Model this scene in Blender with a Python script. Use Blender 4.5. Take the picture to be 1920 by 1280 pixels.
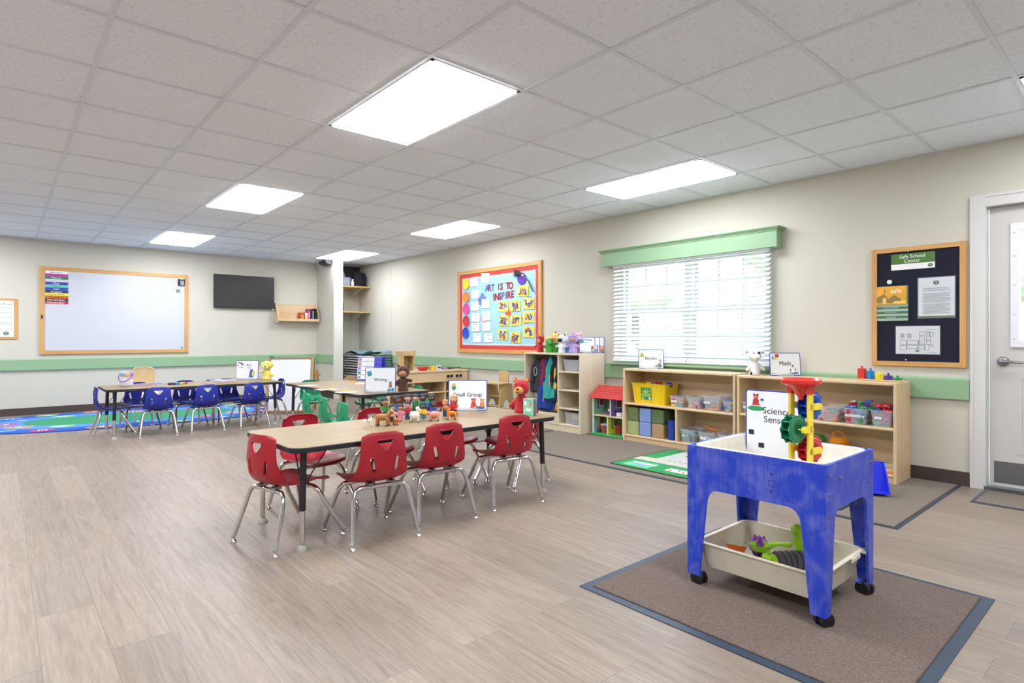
import bpy, bmesh, math, random
from mathutils import Vector as V, Matrix as M
PI = math.pi
R = math.radians
random.seed(7)
for _o in list(bpy.data.objects): bpy.data.objects.remove(_o)
SC = bpy.context.scene
COL = SC.collection

# ------------------------------------------------------------------ camera, world, exposure
FPX, YAW, CX, CY, EYE = 1092.8, .71878, 960.0, 633.5, 1.058
cd = bpy.data.cameras.new('camera')
cam = bpy.data.objects.new('camera', cd); COL.objects.link(cam)
cam.location = (0, 0, EYE); cam.rotation_euler = (PI/2, 0, -YAW)
cd.sensor_width = 36; cd.lens = FPX/1920*36; cd.shift_y = -(640-CY)/1920; cd.clip_start = .05
SC.camera = cam
SC.view_settings.view_transform = 'Standard'; SC.view_settings.look = 'None'
SC.view_settings.gamma = 1; SC.view_settings.use_curve_mapping = False
SC.view_settings.exposure = 0.88
W = bpy.data.worlds.new('sky'); SC.world = W; W.use_nodes = True
wn = W.node_tree.nodes; wl = W.node_tree.links
sky = wn.new('ShaderNodeTexSky'); sky.sky_type = 'NISHITA'; sky.sun_elevation = R(48); sky.sun_rotation = R(200)
sky.sun_disc = False; sky.air_density = 1.2; sky.dust_density = 2.5; sky.ozone_density = 1.0
wn['Background'].inputs[1].default_value = .7
wl.new(sky.outputs[0], wn['Background'].inputs[0])
LIGHT_PANEL = 14.5      # emission of the ceiling light diffusers

SY, CYW = math.sin(YAW), math.cos(YAW)
def at(px, py, z=0.0):
    d = FPX*(z-EYE)/(CY-py); l = (px-CX)*d/FPX
    return (d*SY+l*CYW, d*CYW-l*SY)
def onx(px, py, X):
    t = (px-CX)/FPX; d = X/(SY+t*CYW); l = t*d
    return (d*CYW-l*SY, EYE+(CY-py)*d/FPX)
def ony(px, py, Y):
    t = (px-CX)/FPX; d = Y/(CYW-t*SY); l = t*d
    return (d*SY+l*CYW, EYE+(CY-py)*d/FPX)

# ------------------------------------------------------------------ materials
def lin(h):
    h = h.lstrip('#'); r = [int(h[i:i+2], 16)/255 for i in (0, 2, 4)]
    return tuple(c/12.92 if c <= .04045 else ((c+.055)/1.055)**2.4 for c in r)+(1,)
_m = {}
def mat(hexc, rough=.5, metal=0, bump=None, var=None, coat=0, sheen=0, emit=0, spec=.5, name=None):
    key = (hexc, rough, metal, bump, var, coat, sheen, emit, spec)
    if key in _m: return _m[key]
    m = bpy.data.materials.new(name or 'surface_'+hexc.strip('#')); m.use_nodes = True
    n = m.node_tree.nodes; l = m.node_tree.links; b = n['Principled BSDF']
    b.inputs['Base Color'].default_value = lin(hexc); b.inputs['Roughness'].default_value = rough
    b.inputs['Metallic'].default_value = metal; b.inputs['Specular IOR Level'].default_value = spec
    b.inputs['Coat Weight'].default_value = coat; b.inputs['Sheen Weight'].default_value = sheen
    if emit:
        b.inputs['Emission Color'].default_value = lin(hexc); b.inputs['Emission Strength'].default_value = emit
    tc = None
    if bump or var: tc = n.new('ShaderNodeTexCoord')
    if var:      # (scale, amount, (sx,sy,sz))
        mp = n.new('ShaderNodeMapping'); mp.inputs[3].default_value = var[2] if len(var) > 2 else (1, 1, 1)
        l.new(tc.outputs['Object'], mp.inputs[0])
        no = n.new('ShaderNodeTexNoise'); no.inputs['Scale'].default_value = var[0]; no.inputs['Detail'].default_value = 5
        l.new(mp.outputs[0], no.inputs[0])
        mr = n.new('ShaderNodeMapRange'); mr.inputs[1].default_value = .3; mr.inputs[2].default_value = .7
        mr.inputs[3].default_value = 1-var[1]; mr.inputs[4].default_value = 1+var[1]*.6
        l.new(no.outputs[0], mr.inputs[0])
        mx = n.new('ShaderNodeVectorMath'); mx.operation = 'SCALE'; mx.inputs[0].default_value = lin(hexc)[:3]
        l.new(mr.outputs[0], mx.inputs['Scale']); l.new(mx.outputs[0], b.inputs['Base Color'])
    if bump:     # (scale, strength)
        no = n.new('ShaderNodeTexNoise'); no.inputs['Scale'].default_value = bump[0]; no.inputs['Detail'].default_value = 3
        l.new(tc.outputs['Object'], no.inputs[0])
        bp = n.new('ShaderNodeBump'); bp.inputs['Strength'].default_value = bump[1]; bp.inputs['Distance'].default_value = .004
        l.new(no.outputs[0], bp.inputs['Height']); l.new(bp.outputs[0], b.inputs['Normal'])
    _m[key] = m
    return m
def wood(hexc, hex2, rough=.45, axis='z', scale=9, name='wood'):
    key = ('w', hexc, hex2, rough, axis, scale)
    if key in _m: return _m[key]
    m = bpy.data.materials.new(name); m.use_nodes = True
    n = m.node_tree.nodes; l = m.node_tree.links; b = n['Principled BSDF']; b.inputs['Roughness'].default_value = rough
    tc = n.new('ShaderNodeTexCoord'); mp = n.new('ShaderNodeMapping')
    s = [1, 1, 1]; s['xyz'.index(axis)] = .07; mp.inputs[3].default_value = s
    l.new(tc.outputs['Object'], mp.inputs[0])
    no = n.new('ShaderNodeTexNoise'); no.inputs['Scale'].default_value = scale; no.inputs['Detail'].default_value = 8; no.inputs['Roughness'].default_value = .62; no.inputs['Distortion'].default_value = .6
    l.new(mp.outputs[0], no.inputs[0])
    cr = n.new('ShaderNodeValToRGB'); cr.color_ramp.elements[0].position = .3; cr.color_ramp.elements[1].position = .7
    cr.color_ramp.elements[0].color = lin(hex2); cr.color_ramp.elements[1].color = lin(hexc)
    l.new(no.outputs[0], cr.inputs[0]); l.new(cr.outputs[0], b.inputs['Base Color'])
    _m[key] = m
    return m
def clear(tint='#dfe6ea', alpha=.22, rough=.15, name='clear_plastic'):
    key = ('c', tint, alpha, rough)
    if key in _m: return _m[key]
    m = bpy.data.materials.new(name); m.use_nodes = True
    n = m.node_tree.nodes; b = n['Principled BSDF']
    b.inputs['Base Color'].default_value = lin(tint); b.inputs['Alpha'].default_value = alpha; b.inputs['Roughness'].default_value = rough
    _m[key] = m
    return m

WALL = mat('#cac7b9', .75, bump=(90, .12), name='wall_paint')
GREEN = mat('#8db08a', .5, name='green_trim_paint')
WHITE = mat('#e4e4e2', .4, name='white_paint')
PAPER = mat('#f1f1f0', .7)
BLACK = mat('#17171a', .45)
RUBBER = mat('#232427', .6)
CHROME = mat('#dcdcdc', .14, metal=1, name='chrome')
STEEL = mat('#8e8f92', .35, metal=1, name='brushed_steel')
GLIDE = mat('#a9a59a', .5)
OAK = wood('#d9ab6b', '#c08c4a', .4, 'x', 14, 'oak_frame')
OAKV = wood('#d9ab6b', '#c08c4a', .4, 'z', 14, 'oak_frame_upright')
MAPLE = wood('#dcc39c', '#cfb288', .42, 'z', 8, 'maple_panel')
MAPLEH = wood('#dcc39c', '#cfb288', .42, 'y', 8, 'maple_board')
MAPLEX = wood('#dcc39c', '#cfb288', .42, 'x', 8, 'maple_board_long')
BIRCH = wood('#dcd0b8', '#d2c3a6', .42, 'z', 8, 'birch_panel')
TOPW = wood('#968361', '#86724f', .4, 'x', 5, 'laminate_top')
RED, ORANGE, YEL, GRN, BLU, PUR, PNK = '#c0242c', '#e07a2a', '#e8cf35', '#1f8f55', '#2357b8', '#5b3390', '#d94f9a'

# ------------------------------------------------------------------ mesh building
class MB:
    def __init__(s, T=None):
        s.bm = bmesh.new(); s.mats = []; s.T = T or M(); s.cur = 0
    def use(s, m):
        if m is not None:
            if m not in s.mats: s.mats.append(m)
            s.cur = s.mats.index(m)
        return s
    def _fin(s, faces, vs, X=None):
        t = s.T @ X if X is not None else s.T
        for v in vs: v.co = t @ v.co
        for f in faces: f.material_index = s.cur
    def _add(s, pts, faces, X=None):
        vs = [s.bm.verts.new(p) for p in pts]
        fs = []
        for f in faces:
            try: fs.append(s.bm.faces.new([vs[i] for i in f]))
            except ValueError: pass
        s._fin(fs, vs, X)
        return s
    def box(s, c, d, m=None, rot=0, bev=0, X=None):
        s.use(m)
        b = bmesh.new(); bmesh.ops.create_cube(b, size=1)
        for v in b.verts: v.co = V((v.co.x*d[0], v.co.y*d[1], v.co.z*d[2]))
        if bev: bmesh.ops.bevel(b, geom=list(b.edges)+list(b.verts), offset=min(bev, min(d)*.45), segments=1, affect='EDGES')
        X2 = M.Translation(c) @ (M.Rotation(rot, 4, 'Z') if not isinstance(rot, M) else rot)
        if X is not None: X2 = X @ X2
        return s.merge(b, X2)
    def span(s, x0, x1, y0, y1, z0, z1, m=None, bev=0):
        return s.box(((x0+x1)/2, (y0+y1)/2, (z0+z1)/2), (abs(x1-x0), abs(y1-y0), abs(z1-z0)), m, 0, bev)
    def merge(s, b, X=None):
        b.verts.ensure_lookup_table()
        mp = {v: i for i, v in enumerate(b.verts)}
        s._add([v.co.copy() for v in b.verts], [[mp[v] for v in f.verts] for f in b.faces], X)
        b.free(); return s
    def mesh(s, me, X=None, m=None):
        s.use(m); b = bmesh.new(); b.from_mesh(me); return s.merge(b, X)
    def prism(s, poly, h0, h1, m=None, X=None):
        s.use(m); n = len(poly)
        a = sum(poly[i][0]*poly[(i+1) % n][1]-poly[(i+1) % n][0]*poly[i][1] for i in range(n))
        if a < 0: poly = poly[::-1]
        pts = [(x, y, h0) for x, y in poly]+[(x, y, h1) for x, y in poly]
        fs = [list(range(n))[::-1], list(range(n, 2*n))]+[[i, (i+1) % n, n+(i+1) % n, n+i] for i in range(n)]
        return s._add(pts, fs, X)
    def cyl(s, a, b, r0, r1=None, seg=16, m=None, cap=True, X=None):
        s.use(m); r1 = r0 if r1 is None else r1
        a, b = V(a), V(b); z = (b-a).normalized(); x = z.orthogonal().normalized(); y = z.cross(x)
        pts = []
        for p, r in ((a, r0), (b, r1)):
            for i in range(seg):
                t = 2*PI*i/seg; pts.append(p+x*r*math.cos(t)+y*r*math.sin(t))
        fs = [[i, (i+1) % seg, seg+(i+1) % seg, seg+i] for i in range(seg)]
        if cap: fs += [list(range(seg))[::-1], list(range(seg, 2*seg))]
        return s._add(pts, fs, X)
    def tube(s, pts, r, seg=10, m=None, closed=False, X=None):
        s.use(m); P = [V(p) for p in pts]; n = len(P); rs = r if isinstance(r, (list, tuple)) else [r]*n
        out = []; x = None
        for i in range(n):
            if closed: d = (P[(i+1) % n]-P[i-1]).normalized()
            else: d = (P[min(i+1, n-1)]-P[max(i-1, 0)]).normalized()
            if x is None: x = d.orthogonal().normalized()
            else: x = (x-d*x.dot(d)).normalized()
            y = d.cross(x)
            for k in range(seg):
                t = 2*PI*k/seg; out.append(P[i]+(x*math.cos(t)+y*math.sin(t))*rs[i])
        fs = []
        for i in range(n if closed else n-1):
            j = (i+1) % n
            for k in range(seg): fs.append([i*seg+k, i*seg+(k+1) % seg, j*seg+(k+1) % seg, j*seg+k])
        if not closed: fs += [list(range(seg))[::-1], list(range((n-1)*seg, n*seg))]
        return s._add(out, fs, X)
    def lathe(s, prof, seg=24, m=None, X=None, sx=1, sy=1):
        s.use(m); pts = []; n = len(prof)
        for r, z in prof:
            for k in range(seg):
                t = 2*PI*k/seg; pts.append((r*math.cos(t)*sx, r*math.sin(t)*sy, z))
        fs = []
        for i in range(n-1):
            for k in range(seg): fs.append([i*seg+k, i*seg+(k+1) % seg, (i+1)*seg+(k+1) % seg, (i+1)*seg+k])
        fs.append(list(range(seg))[::-1]); fs.append(list(range((n-1)*seg, n*seg)))
        return s._add(pts, fs, X)
    def ell(s, c, r, m=None, rot=None, sub=2, X=None):
        s.use(m)
        if isinstance(r, (int, float)): r = (r, r, r)
        b = bmesh.new(); bmesh.ops.create_icosphere(b, subdivisions=sub, radius=1)
        X2 = M.Translation(c) @ (rot if rot is not None else M()) @ M.Diagonal((*r, 1))
        if X is not None: X2 = X @ X2
        return s.merge(b, X2)
    def text(s, t, size, u, v, m=None, w=.0006, align='CENTER', X=None, sx=1.0, bold=0.0, maxw=None):
        # lettering in the x-z plane facing -y, centred on (u, v)
        s.use(m); me = text_mesh(t, bold)
        x0 = min(p.co.x for p in me.vertices); x1 = max(p.co.x for p in me.vertices)
        if maxw and (x1-x0)*size*sx > maxw: sx = maxw/((x1-x0)*size)
        o = {'CENTER': (x0+x1)/2, 'LEFT': x0, 'RIGHT': x1}[align]
        X2 = M.Translation((u, -w, v)) @ M.Rotation(PI/2, 4, 'X') @ M.Diagonal((size*sx, size, 1, 1)) @ M.Translation((-o, -.35, 0))
        if X is not None: X2 = X @ X2
        return s.mesh(me, X2)
    def flat(s, poly, m=None, y=-.0005, th=.0006, X=None):
        # thin printed patch in the x-z plane facing -y
        X2 = M.Rotation(PI/2, 4, 'X'); X2 = M.Translation((0, y, 0)) @ X2
        if X is not None: X2 = X @ X2
        return s.prism(poly, 0, th, m, X2)
    def disc(s, u, v, ru, rv=None, m=None, y=-.0005, seg=20, rot=0, X=None):
        rv = ru if rv is None else rv
        c, q = math.cos(rot), math.sin(rot)
        return s.flat([(u+ru*math.cos(t)*c-rv*math.sin(t)*q, v+ru*math.cos(t)*q+rv*math.sin(t)*c) for t in [2*PI*i/seg for i in range(seg)]], m, y, X=X)
    def rect(s, u0, u1, v0, v1, m=None, y=-.0005, X=None):
        return s.flat([(u0, v0), (u1, v0), (u1, v1), (u0, v1)], m, y, X=X)
_tm = {}
def text_mesh(t, bold=0.0):
    k = (t, bold)
    if k in _tm: return _tm[k]
    cu = bpy.data.curves.new('t', 'FONT'); cu.body = t; cu.size = 1; cu.resolution_u = 3; cu.offset = bold; cu.extrude = 0
    o = bpy.data.objects.new('t', cu); COL.objects.link(o); bpy.context.view_layer.update()
    me = bpy.data.meshes.new_from_object(o.evaluated_get(bpy.context.evaluated_depsgraph_get()))
    bpy.data.objects.remove(o); _tm[k] = me
    return me
def bake(o):
    bpy.context.view_layer.update()
    me = bpy.data.meshes.new_from_object(o.evaluated_get(bpy.context.evaluated_depsgraph_get()))
    return me
def finish(me, ang=35):
    me.shade_smooth(); me.set_sharp_from_angle(angle=R(ang))
def P(name, mb, parent=None, label=None, ang=35, loc=None, rz=0):
    me = bpy.data.meshes.new(name)
    bmesh.ops.recalc_face_normals(mb.bm, faces=mb.bm.faces)
    mb.bm.to_mesh(me); mb.bm.free()
    for m in mb.mats: me.materials.append(m)
    finish(me, ang)
    return PM(name, me, parent, label, loc, rz)
def PM(name, me, parent=None, label=None, loc=None, rz=0):
    o = bpy.data.objects.new(name, me); COL.objects.link(o)
    if parent: o.parent = parent
    if label: o['label'] = label
    if loc: o.location = loc
    if rz: o.rotation_euler = (0, 0, rz)
    return o
def thing(name, label, cat, loc=(0, 0, 0), rz=0, group=None):
    o = bpy.data.objects.new(name, None); COL.objects.link(o); o.empty_display_size = .05
    o.location = loc; o.rotation_euler = (0, 0, rz)
    return tag(o, label, cat, group)
def tag(o, label, cat, group=None):
    o['label'] = label; o['category'] = cat
    if group: o['group'] = group
    return o
def solo(name, mb, label, cat, loc=(0, 0, 0), rz=0, group=None, ang=35):
    return tag(P(name, mb, None, None, ang, loc, rz), label, cat, group)
def struct(name, mb, parent=None, **k):
    o = P(name, mb, parent, **k)
    if not parent: o['kind'] = 'structure'
    return o
def dup(root, loc, rz, label, group=None):
    r = root.copy(); COL.objects.link(r); r.location = loc; r.rotation_euler = (0, 0, rz); r['label'] = label
    if group: r['group'] = group
    for ch in list(root.children):
        c = ch.copy(); COL.objects.link(c); c.parent = r
        for g in list(ch.children):
            d = g.copy(); COL.objects.link(d); d.parent = c
    return r
def blob(mb, vox=.004, sm=3, mats=None):
    # fuse the builder's overlapping lumps into one continuous skin
    me = bpy.data.meshes.new('b'); mb.bm.to_mesh(me); mb.bm.free()
    o = bpy.data.objects.new('b', me); COL.objects.link(o)
    q = o.modifiers.new('r', 'REMESH'); q.mode = 'VOXEL'; q.voxel_size = vox
    if sm:
        q = o.modifiers.new('s', 'SMOOTH'); q.iterations = sm; q.factor = .5
    r = bake(o); bpy.data.objects.remove(o)
    r.materials.clear()
    for m in (mats or mb.mats[:1]): r.materials.append(m)
    r.shade_smooth()
    return r
def rrect(w, h, r, seg=5, cx=0, cy=0):
    out = []
    for sx, sy, a in ((1, 1, 0), (-1, 1, 90), (-1, -1, 180), (1, -1, 270)):
        for i in range(seg+1):
            t = R(a+90*i/seg); out.append((cx+sx*(w/2-r)+r*math.cos(t), cy+sy*(h/2-r)+r*math.sin(t)))
    return out
CAMZ = -YAW            # rotation of a thing whose front (-y) faces the camera's plane
RW = -PI/2             # things on the window wall: front faces into the room
# ------------------------------------------------------------------ the room
XR, YB, ZC = 5.185, 10.408, 2.432
XL, YF = -2.6, -2.6
def floor_mat():
    m = bpy.data.materials.new('vinyl_planks'); m.use_nodes = True
    n = m.node_tree.nodes; l = m.node_tree.links; b = n['Principled BSDF']
    tc = n.new('ShaderNodeTexCoord'); sp = n.new('ShaderNodeSeparateXYZ'); l.new(tc.outputs['Object'], sp.inputs[0])
    cb = n.new('ShaderNodeCombineXYZ'); a = n.new('ShaderNodeMath'); a.operation = 'ADD'; a.inputs[1].default_value = -.278+.183*40
    a2 = n.new('ShaderNodeMath'); a2.operation = 'ADD'; a2.inputs[1].default_value = 30.1
    l.new(sp.outputs[1], a2.inputs[0]); l.new(sp.outputs[0], a.inputs[0]); l.new(a2.outputs[0], cb.inputs[0]); l.new(a.outputs[0], cb.inputs[1])
    br = n.new('ShaderNodeTexBrick'); br.offset = .37; br.offset_frequency = 2; br.squash = 1
    br.inputs['Scale'].default_value = 1; br.inputs['Brick Width'].default_value = 1.22; br.inputs['Row Height'].default_value = .183
    br.inputs['Mortar Size'].default_value = .0011; br.inputs['Mortar Smooth'].default_value = .3; br.inputs['Bias'].default_value = 0
    br.inputs['Color1'].default_value = (0, 0, 0, 1); br.inputs['Color2'].default_value = (1, 1, 1, 1); br.inputs['Mortar'].default_value = (.5, .5, .5, 1)
    l.new(cb.outputs[0], br.inputs[0])
    # grain, shifted per plank
    sc = n.new('ShaderNodeVectorMath'); sc.operation = 'MULTIPLY_ADD'
    l.new(br.outputs['Color'], sc.inputs[0]); sc.inputs[1].default_value = (37, 53, 11); 
    mp = n.new('ShaderNodeMapping'); mp.inputs[3].default_value = (.55, 11, 1); l.new(cb.outputs[0], mp.inputs[0]); l.new(mp.outputs[0], sc.inputs[2])
    n1 = n.new('ShaderNodeTexNoise'); n1.inputs['Scale'].default_value = 1.0; n1.inputs['Detail'].default_value = 3; n1.inputs['Distortion'].default_value = .9
    l.new(sc.outputs[0], n1.inputs[0])
    mp2 = n.new('ShaderNodeMapping'); mp2.inputs[3].default_value = (2.2, 26, 1); l.new(cb.outputs[0], mp2.inputs[0])
    sc2 = n.new('ShaderNodeVectorMath'); sc2.operation = 'MULTIPLY_ADD'; l.new(br.outputs['Color'], sc2.inputs[0]); sc2.inputs[1].default_value = (17, 29, 5); l.new(mp2.outputs[0], sc2.inputs[2])
    n2 = n.new('ShaderNodeTexNoise'); n2.inputs['Scale'].default_value = 2.6; n2.inputs['Detail'].default_value = 6; n2.inputs['Roughness'].default_value = .75; n2.inputs['Distortion'].default_value = .5
    l.new(sc2.outputs[0], n2.inputs[0])
    # cathedral rings: bands of the stretched noise
    mu = n.new('ShaderNodeMath'); mu.operation = 'MULTIPLY'; mu.inputs[1].default_value = 34; l.new(n1.outputs[0], mu.inputs[0])
    si = n.new('ShaderNodeMath'); si.operation = 'SINE'; l.new(mu.outputs[0], si.inputs[0])
    r1 = n.new('ShaderNodeMapRange'); r1.inputs[1].default_value = .2; r1.inputs[2].default_value = 1; r1.inputs[3].default_value = 0; r1.inputs[4].default_value = 1; l.new(si.outputs[0], r1.inputs[0])
    ramp = n.new('ShaderNodeValToRGB'); ramp.color_ramp.elements[0].position = .3; ramp.color_ramp.elements[1].position = .72
    ramp.color_ramp.elements[0].color = lin('#7f7368'); ramp.color_ramp.elements[1].color = lin('#a09385')
    l.new(n2.outputs[0], ramp.inputs[0])
    mixr = n.new('ShaderNodeMix'); mixr.data_type = 'RGBA'; mixr.blend_type = 'MULTIPLY'
    k = n.new('ShaderNodeMath'); k.operation = 'MULTIPLY'; k.inputs[1].default_value = .18; l.new(r1.outputs[0], k.inputs[0])
    l.new(k.outputs[0], mixr.inputs[0]); l.new(ramp.outputs[0], mixr.inputs[6]); mixr.inputs[7].default_value = lin('#877e77')
    # plank-to-plank tone and slow hue patches
    r2 = n.new('ShaderNodeMapRange'); r2.inputs[3].default_value = .88; r2.inputs[4].default_value = 1.08; l.new(br.outputs['Color'], r2.inputs[0])
    n3 = n.new('ShaderNodeTexNoise'); n3.inputs['Scale'].default_value = .8; n3.inputs['Detail'].default_value = 4; l.new(sc.outputs[0], n3.inputs[0])
    tint = n.new('ShaderNodeMix'); tint.data_type = 'RGBA'; tint.blend_type = 'MULTIPLY'; tint.inputs[0].default_value = .5
    tr = n.new('ShaderNodeValToRGB'); tr.color_ramp.elements[0].position = .35; tr.color_ramp.elements[1].position = .65
    tr.color_ramp.elements[0].color = (.97, .955, .96, 1); tr.color_ramp.elements[1].color = (1.0, .90, .78, 1); l.new(n3.outputs[0], tr.inputs[0])
    l.new(mixr.outputs[2], tint.inputs[6]); l.new(tr.outputs[0], tint.inputs[7])
    vs = n.new('ShaderNodeVectorMath'); vs.operation = 'SCALE'; l.new(tint.outputs[2], vs.inputs[0]); l.new(r2.outputs[0], vs.inputs['Scale'])
    jn = n.new('ShaderNodeMix'); jn.data_type = 'RGBA'; l.new(br.outputs['Fac'], jn.inputs[0]); l.new(vs.outputs[0], jn.inputs[6]); jn.inputs[7].default_value = lin('#6d625a')
    l.new(jn.outputs[2], b.inputs['Base Color'])
    b.inputs['Roughness'].default_value = .34
    rr = n.new('ShaderNodeMapRange'); rr.inputs[3].default_value = .36; rr.inputs[4].default_value = .5; l.new(n2.outputs[0], rr.inputs[0]); l.new(rr.outputs[0], b.inputs['Roughness'])
    bp = n.new('ShaderNodeBump'); bp.inputs['Strength'].default_value = .12; bp.inputs['Distance'].default_value = .002; l.new(n2.outputs[0], bp.inputs['Height']); l.new(bp.outputs[0], b.inputs['Normal'])
    return m
def ceil_mat():
    m = bpy.data.materials.new('ceiling_tile'); m.use_nodes = True
    n = m.node_tree.nodes; l = m.node_tree.links; b = n['Principled BSDF']; b.inputs['Roughness'].default_value = .9
    tc = n.new('ShaderNodeTexCoord'); no = n.new('ShaderNodeTexNoise'); no.inputs['Scale'].default_value = 55; no.inputs['Detail'].default_value = 4; no.inputs['Roughness'].default_value = .7
    l.new(tc.outputs['Object'], no.inputs[0])
    cr = n.new('ShaderNodeValToRGB'); cr.color_ramp.elements[0].position = .36; cr.color_ramp.elements[1].position = .45
    cr.color_ramp.elements[0].color = lin('#dfe7f3'); cr.color_ramp.elements[1].color = lin('#eff5ff'); l.new(no.outputs[0], cr.inputs[0]); l.new(cr.outputs[0], b.inputs['Base Color'])
    bp = n.new('ShaderNodeBump'); bp.inputs['Strength'].default_value = .3; bp.inputs['Distance'].default_value = .003; l.new(no.outputs[0], bp.inputs['Height']); l.new(bp.outputs[0], b.inputs['Normal'])
    return m
struct('floor', MB().span(XL-.1, XR+.12, YF-.1, YB+.1, -.1, 0, floor_mat()))
ce = struct('ceiling', MB().span(XL-.1, XR+.12, YF-.1, YB+.1, ZC, ZC+.08, ceil_mat()))
g = MB(); TB = mat('#dfe5ee', .5, name='ceiling_grid_metal')
GX, GY, GS = .351, .563, .6096
x = GX-5*GS
while x < XR:
    if x > XL: g.span(x-.012, x+.012, YF, YB, ZC-.006, ZC+.001, TB)
    x += GS
y = GY-5*GS
while y < YB:
    if y > YF: g.span(XL, XR, y-.012, y+.012, ZC-.0055, ZC+.001, TB)
    y += GS
g.span(XL, XR, YF, YF+.02, ZC-.005, ZC, TB).span(XL, XR, YB-.02, YB, ZC-.005, ZC, TB).span(XL, XL+.02, YF, YB, ZC-.005, ZC, TB).span(XR-.02, XR, YF, YB, ZC-.005, ZC, TB)
P('ceiling_grid', g, ce)
struct('wall_back', MB().span(XL, XR+.12, YB, YB+.12, 0, ZC, WALL))
struct('wall_left', MB().span(XL-.12, XL, YF, YB, 0, ZC, WALL))
struct('wall_front', MB().span(XL, XR+.12, YF-.12, YF, 0, ZC, WALL))
# window wall with the openings for window and door
WY0, WY1, WZ0, WZ1 = 2.42, 4.10, .80, 1.90
DY0, DY1, DZ1 = -.035, .895, 1.985
w = MB()
for y0, y1, z0, z1 in ((YF, DY0, 0, ZC), (DY0, DY1, DZ1, ZC), (DY1, WY0, 0, ZC), (WY0, WY1, 0, WZ0), (WY0, WY1, WZ1, ZC), (WY1, YB, 0, ZC)):
    w.span(XR, XR+.12, y0, y1, z0, z1, WALL)
struct('wall_right', w)
struct('trim_1', MB().cyl((XR+.002, 9.184, 0), (XR+.002, 9.184, ZC), .008, .008, 8, WALL))
PX0, PX1, PY = 4.347, 4.5, 9.68
struct('wall_partition', MB().span(PX0, PX1, PY, YB, 0, ZC, WALL))
cw = MB(); cw.span(PX0-.004, PX1+.004, PY-.012, PY, 0, ZC, mat('#d9dad3', .45)).span(PX0+.02, PX0+.03, PY-.016, PY-.011, 0, ZC, mat('#d9dad3', .45)).span(PX1-.04, PX1+.006, PY-.018, PY-.011, 0, ZC, mat('#d9dad3', .45))
struct('trim_2', cw)
# chair rail
def rail(b, x0, x1, y0, y1, ax):
    b.span(x0, x1, y0, y1, .617, .757, GREEN)
    if ax == 'x': b.prism([(x0, .757), (x1, .757), (x1, .772)], y0, y1, GREEN, M(((1, 0, 0, 0), (0, 0, 1, 0), (0, 1, 0, 0), (0, 0, 0, 1))))
    if ax == 'y': b.prism([(y0, .757), (y1, .757), (y1, .772)], x0, x1, GREEN, M(((0, 0, 1, 0), (1, 0, 0, 0), (0, 1, 0, 0), (0, 0, 0, 1))))
t = MB(); rail(t, XR-.03, XR, .975, YB, 'x'); struct('trim_3', t)
t = MB(); rail(t, XL, PX0, YB-.03, YB, 'y'); struct('trim_4', t)
t = MB(); rail(t, PX0-.03, PX0, PY+.02, YB-.03, 'x'); struct('trim_5', t)
BB = mat('#473b36', .55, name='vinyl_base')
struct('baseboard_back', MB().span(XL, PX0, YB-.008, YB, 0, .1, BB))
struct('baseboard_right', MB().span(XR-.008, XR, .975, YB, 0, .1, BB))
struct('baseboard_partition', MB().span(PX0-.008, PX0, PY, YB-.008, 0, .1, BB))
struct('baseboard_left', MB().span(XL, XL+.008, YF, YB, 0, .1, BB))

# ceiling lights
DIF = mat('#f5f7ff', .6, emit=LIGHT_PANEL, name='light_diffuser')
DIF2 = mat('#f5f7ff', .6, emit=LIGHT_PANEL*.68, name='light_diffuser_wall_row')
def lightfix(x, y, label):
    t = thing('ceiling_light', label, 'light', (x+GS/2, y+GS, ZC), 0, 'recessed ceiling light panels')
    w, h = GS-.026, 2*GS-.026
    f = MB()
    for sx, sy, dx, dy in ((0, 1, w, .02), (0, -1, w, .02), (1, 0, .02, h), (-1, 0, .02, h)):
        f.box((sx*(w/2-.01), sy*(h/2-.01), -.004), (dx, dy, .008), WHITE)
    P('frame', f, t)
    P('diffuser', MB().box((0, 0, -.009), (w-.034, h-.034, .012), DIF2 if x > 3 else DIF), t)
LX, LX2, LX0 = GX+2*GS, GX+6*GS, GX-2*GS  # the LX0 row stays out of view, added to balance the room's light
for i, (x, y, lb) in enumerate([
    (LX, GY+3*GS, 'largest glowing white ceiling panel, above the red chairs table'),
    (LX, GY+8*GS, 'bright ceiling panel second in the row leading to the whiteboard'),
    (LX, GY+13*GS, 'bright ceiling panel closest to the whiteboard wall'),
    (LX2, GY+3*GS, 'long bright ceiling panel nearest the window'),
    (LX2, GY+8*GS, 'bright ceiling panel above and before the art bulletin board'),
    (LX2, GY+13*GS, 'far bright ceiling panel touching the white partition post'),
    (LX2, GY-2*GS, 'ceiling panel cut off at the top right corner over the door'),
    (LX, GY-2*GS, 'ceiling panel overhead behind the camera in the middle row'),
    (LX0, GY-2*GS, 'added unseen ceiling panel behind the camera in the left row'),
    (LX0, GY+3*GS, 'added unseen ceiling panel left of the view, nearest of the left row'),
    (LX0, GY+8*GS, 'added unseen ceiling panel left of the view, middle of the left row'),
    (LX0, GY+13*GS, 'added unseen ceiling panel left of the view, far end of the left row')]):
    lightfix(x, y, lb)

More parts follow.
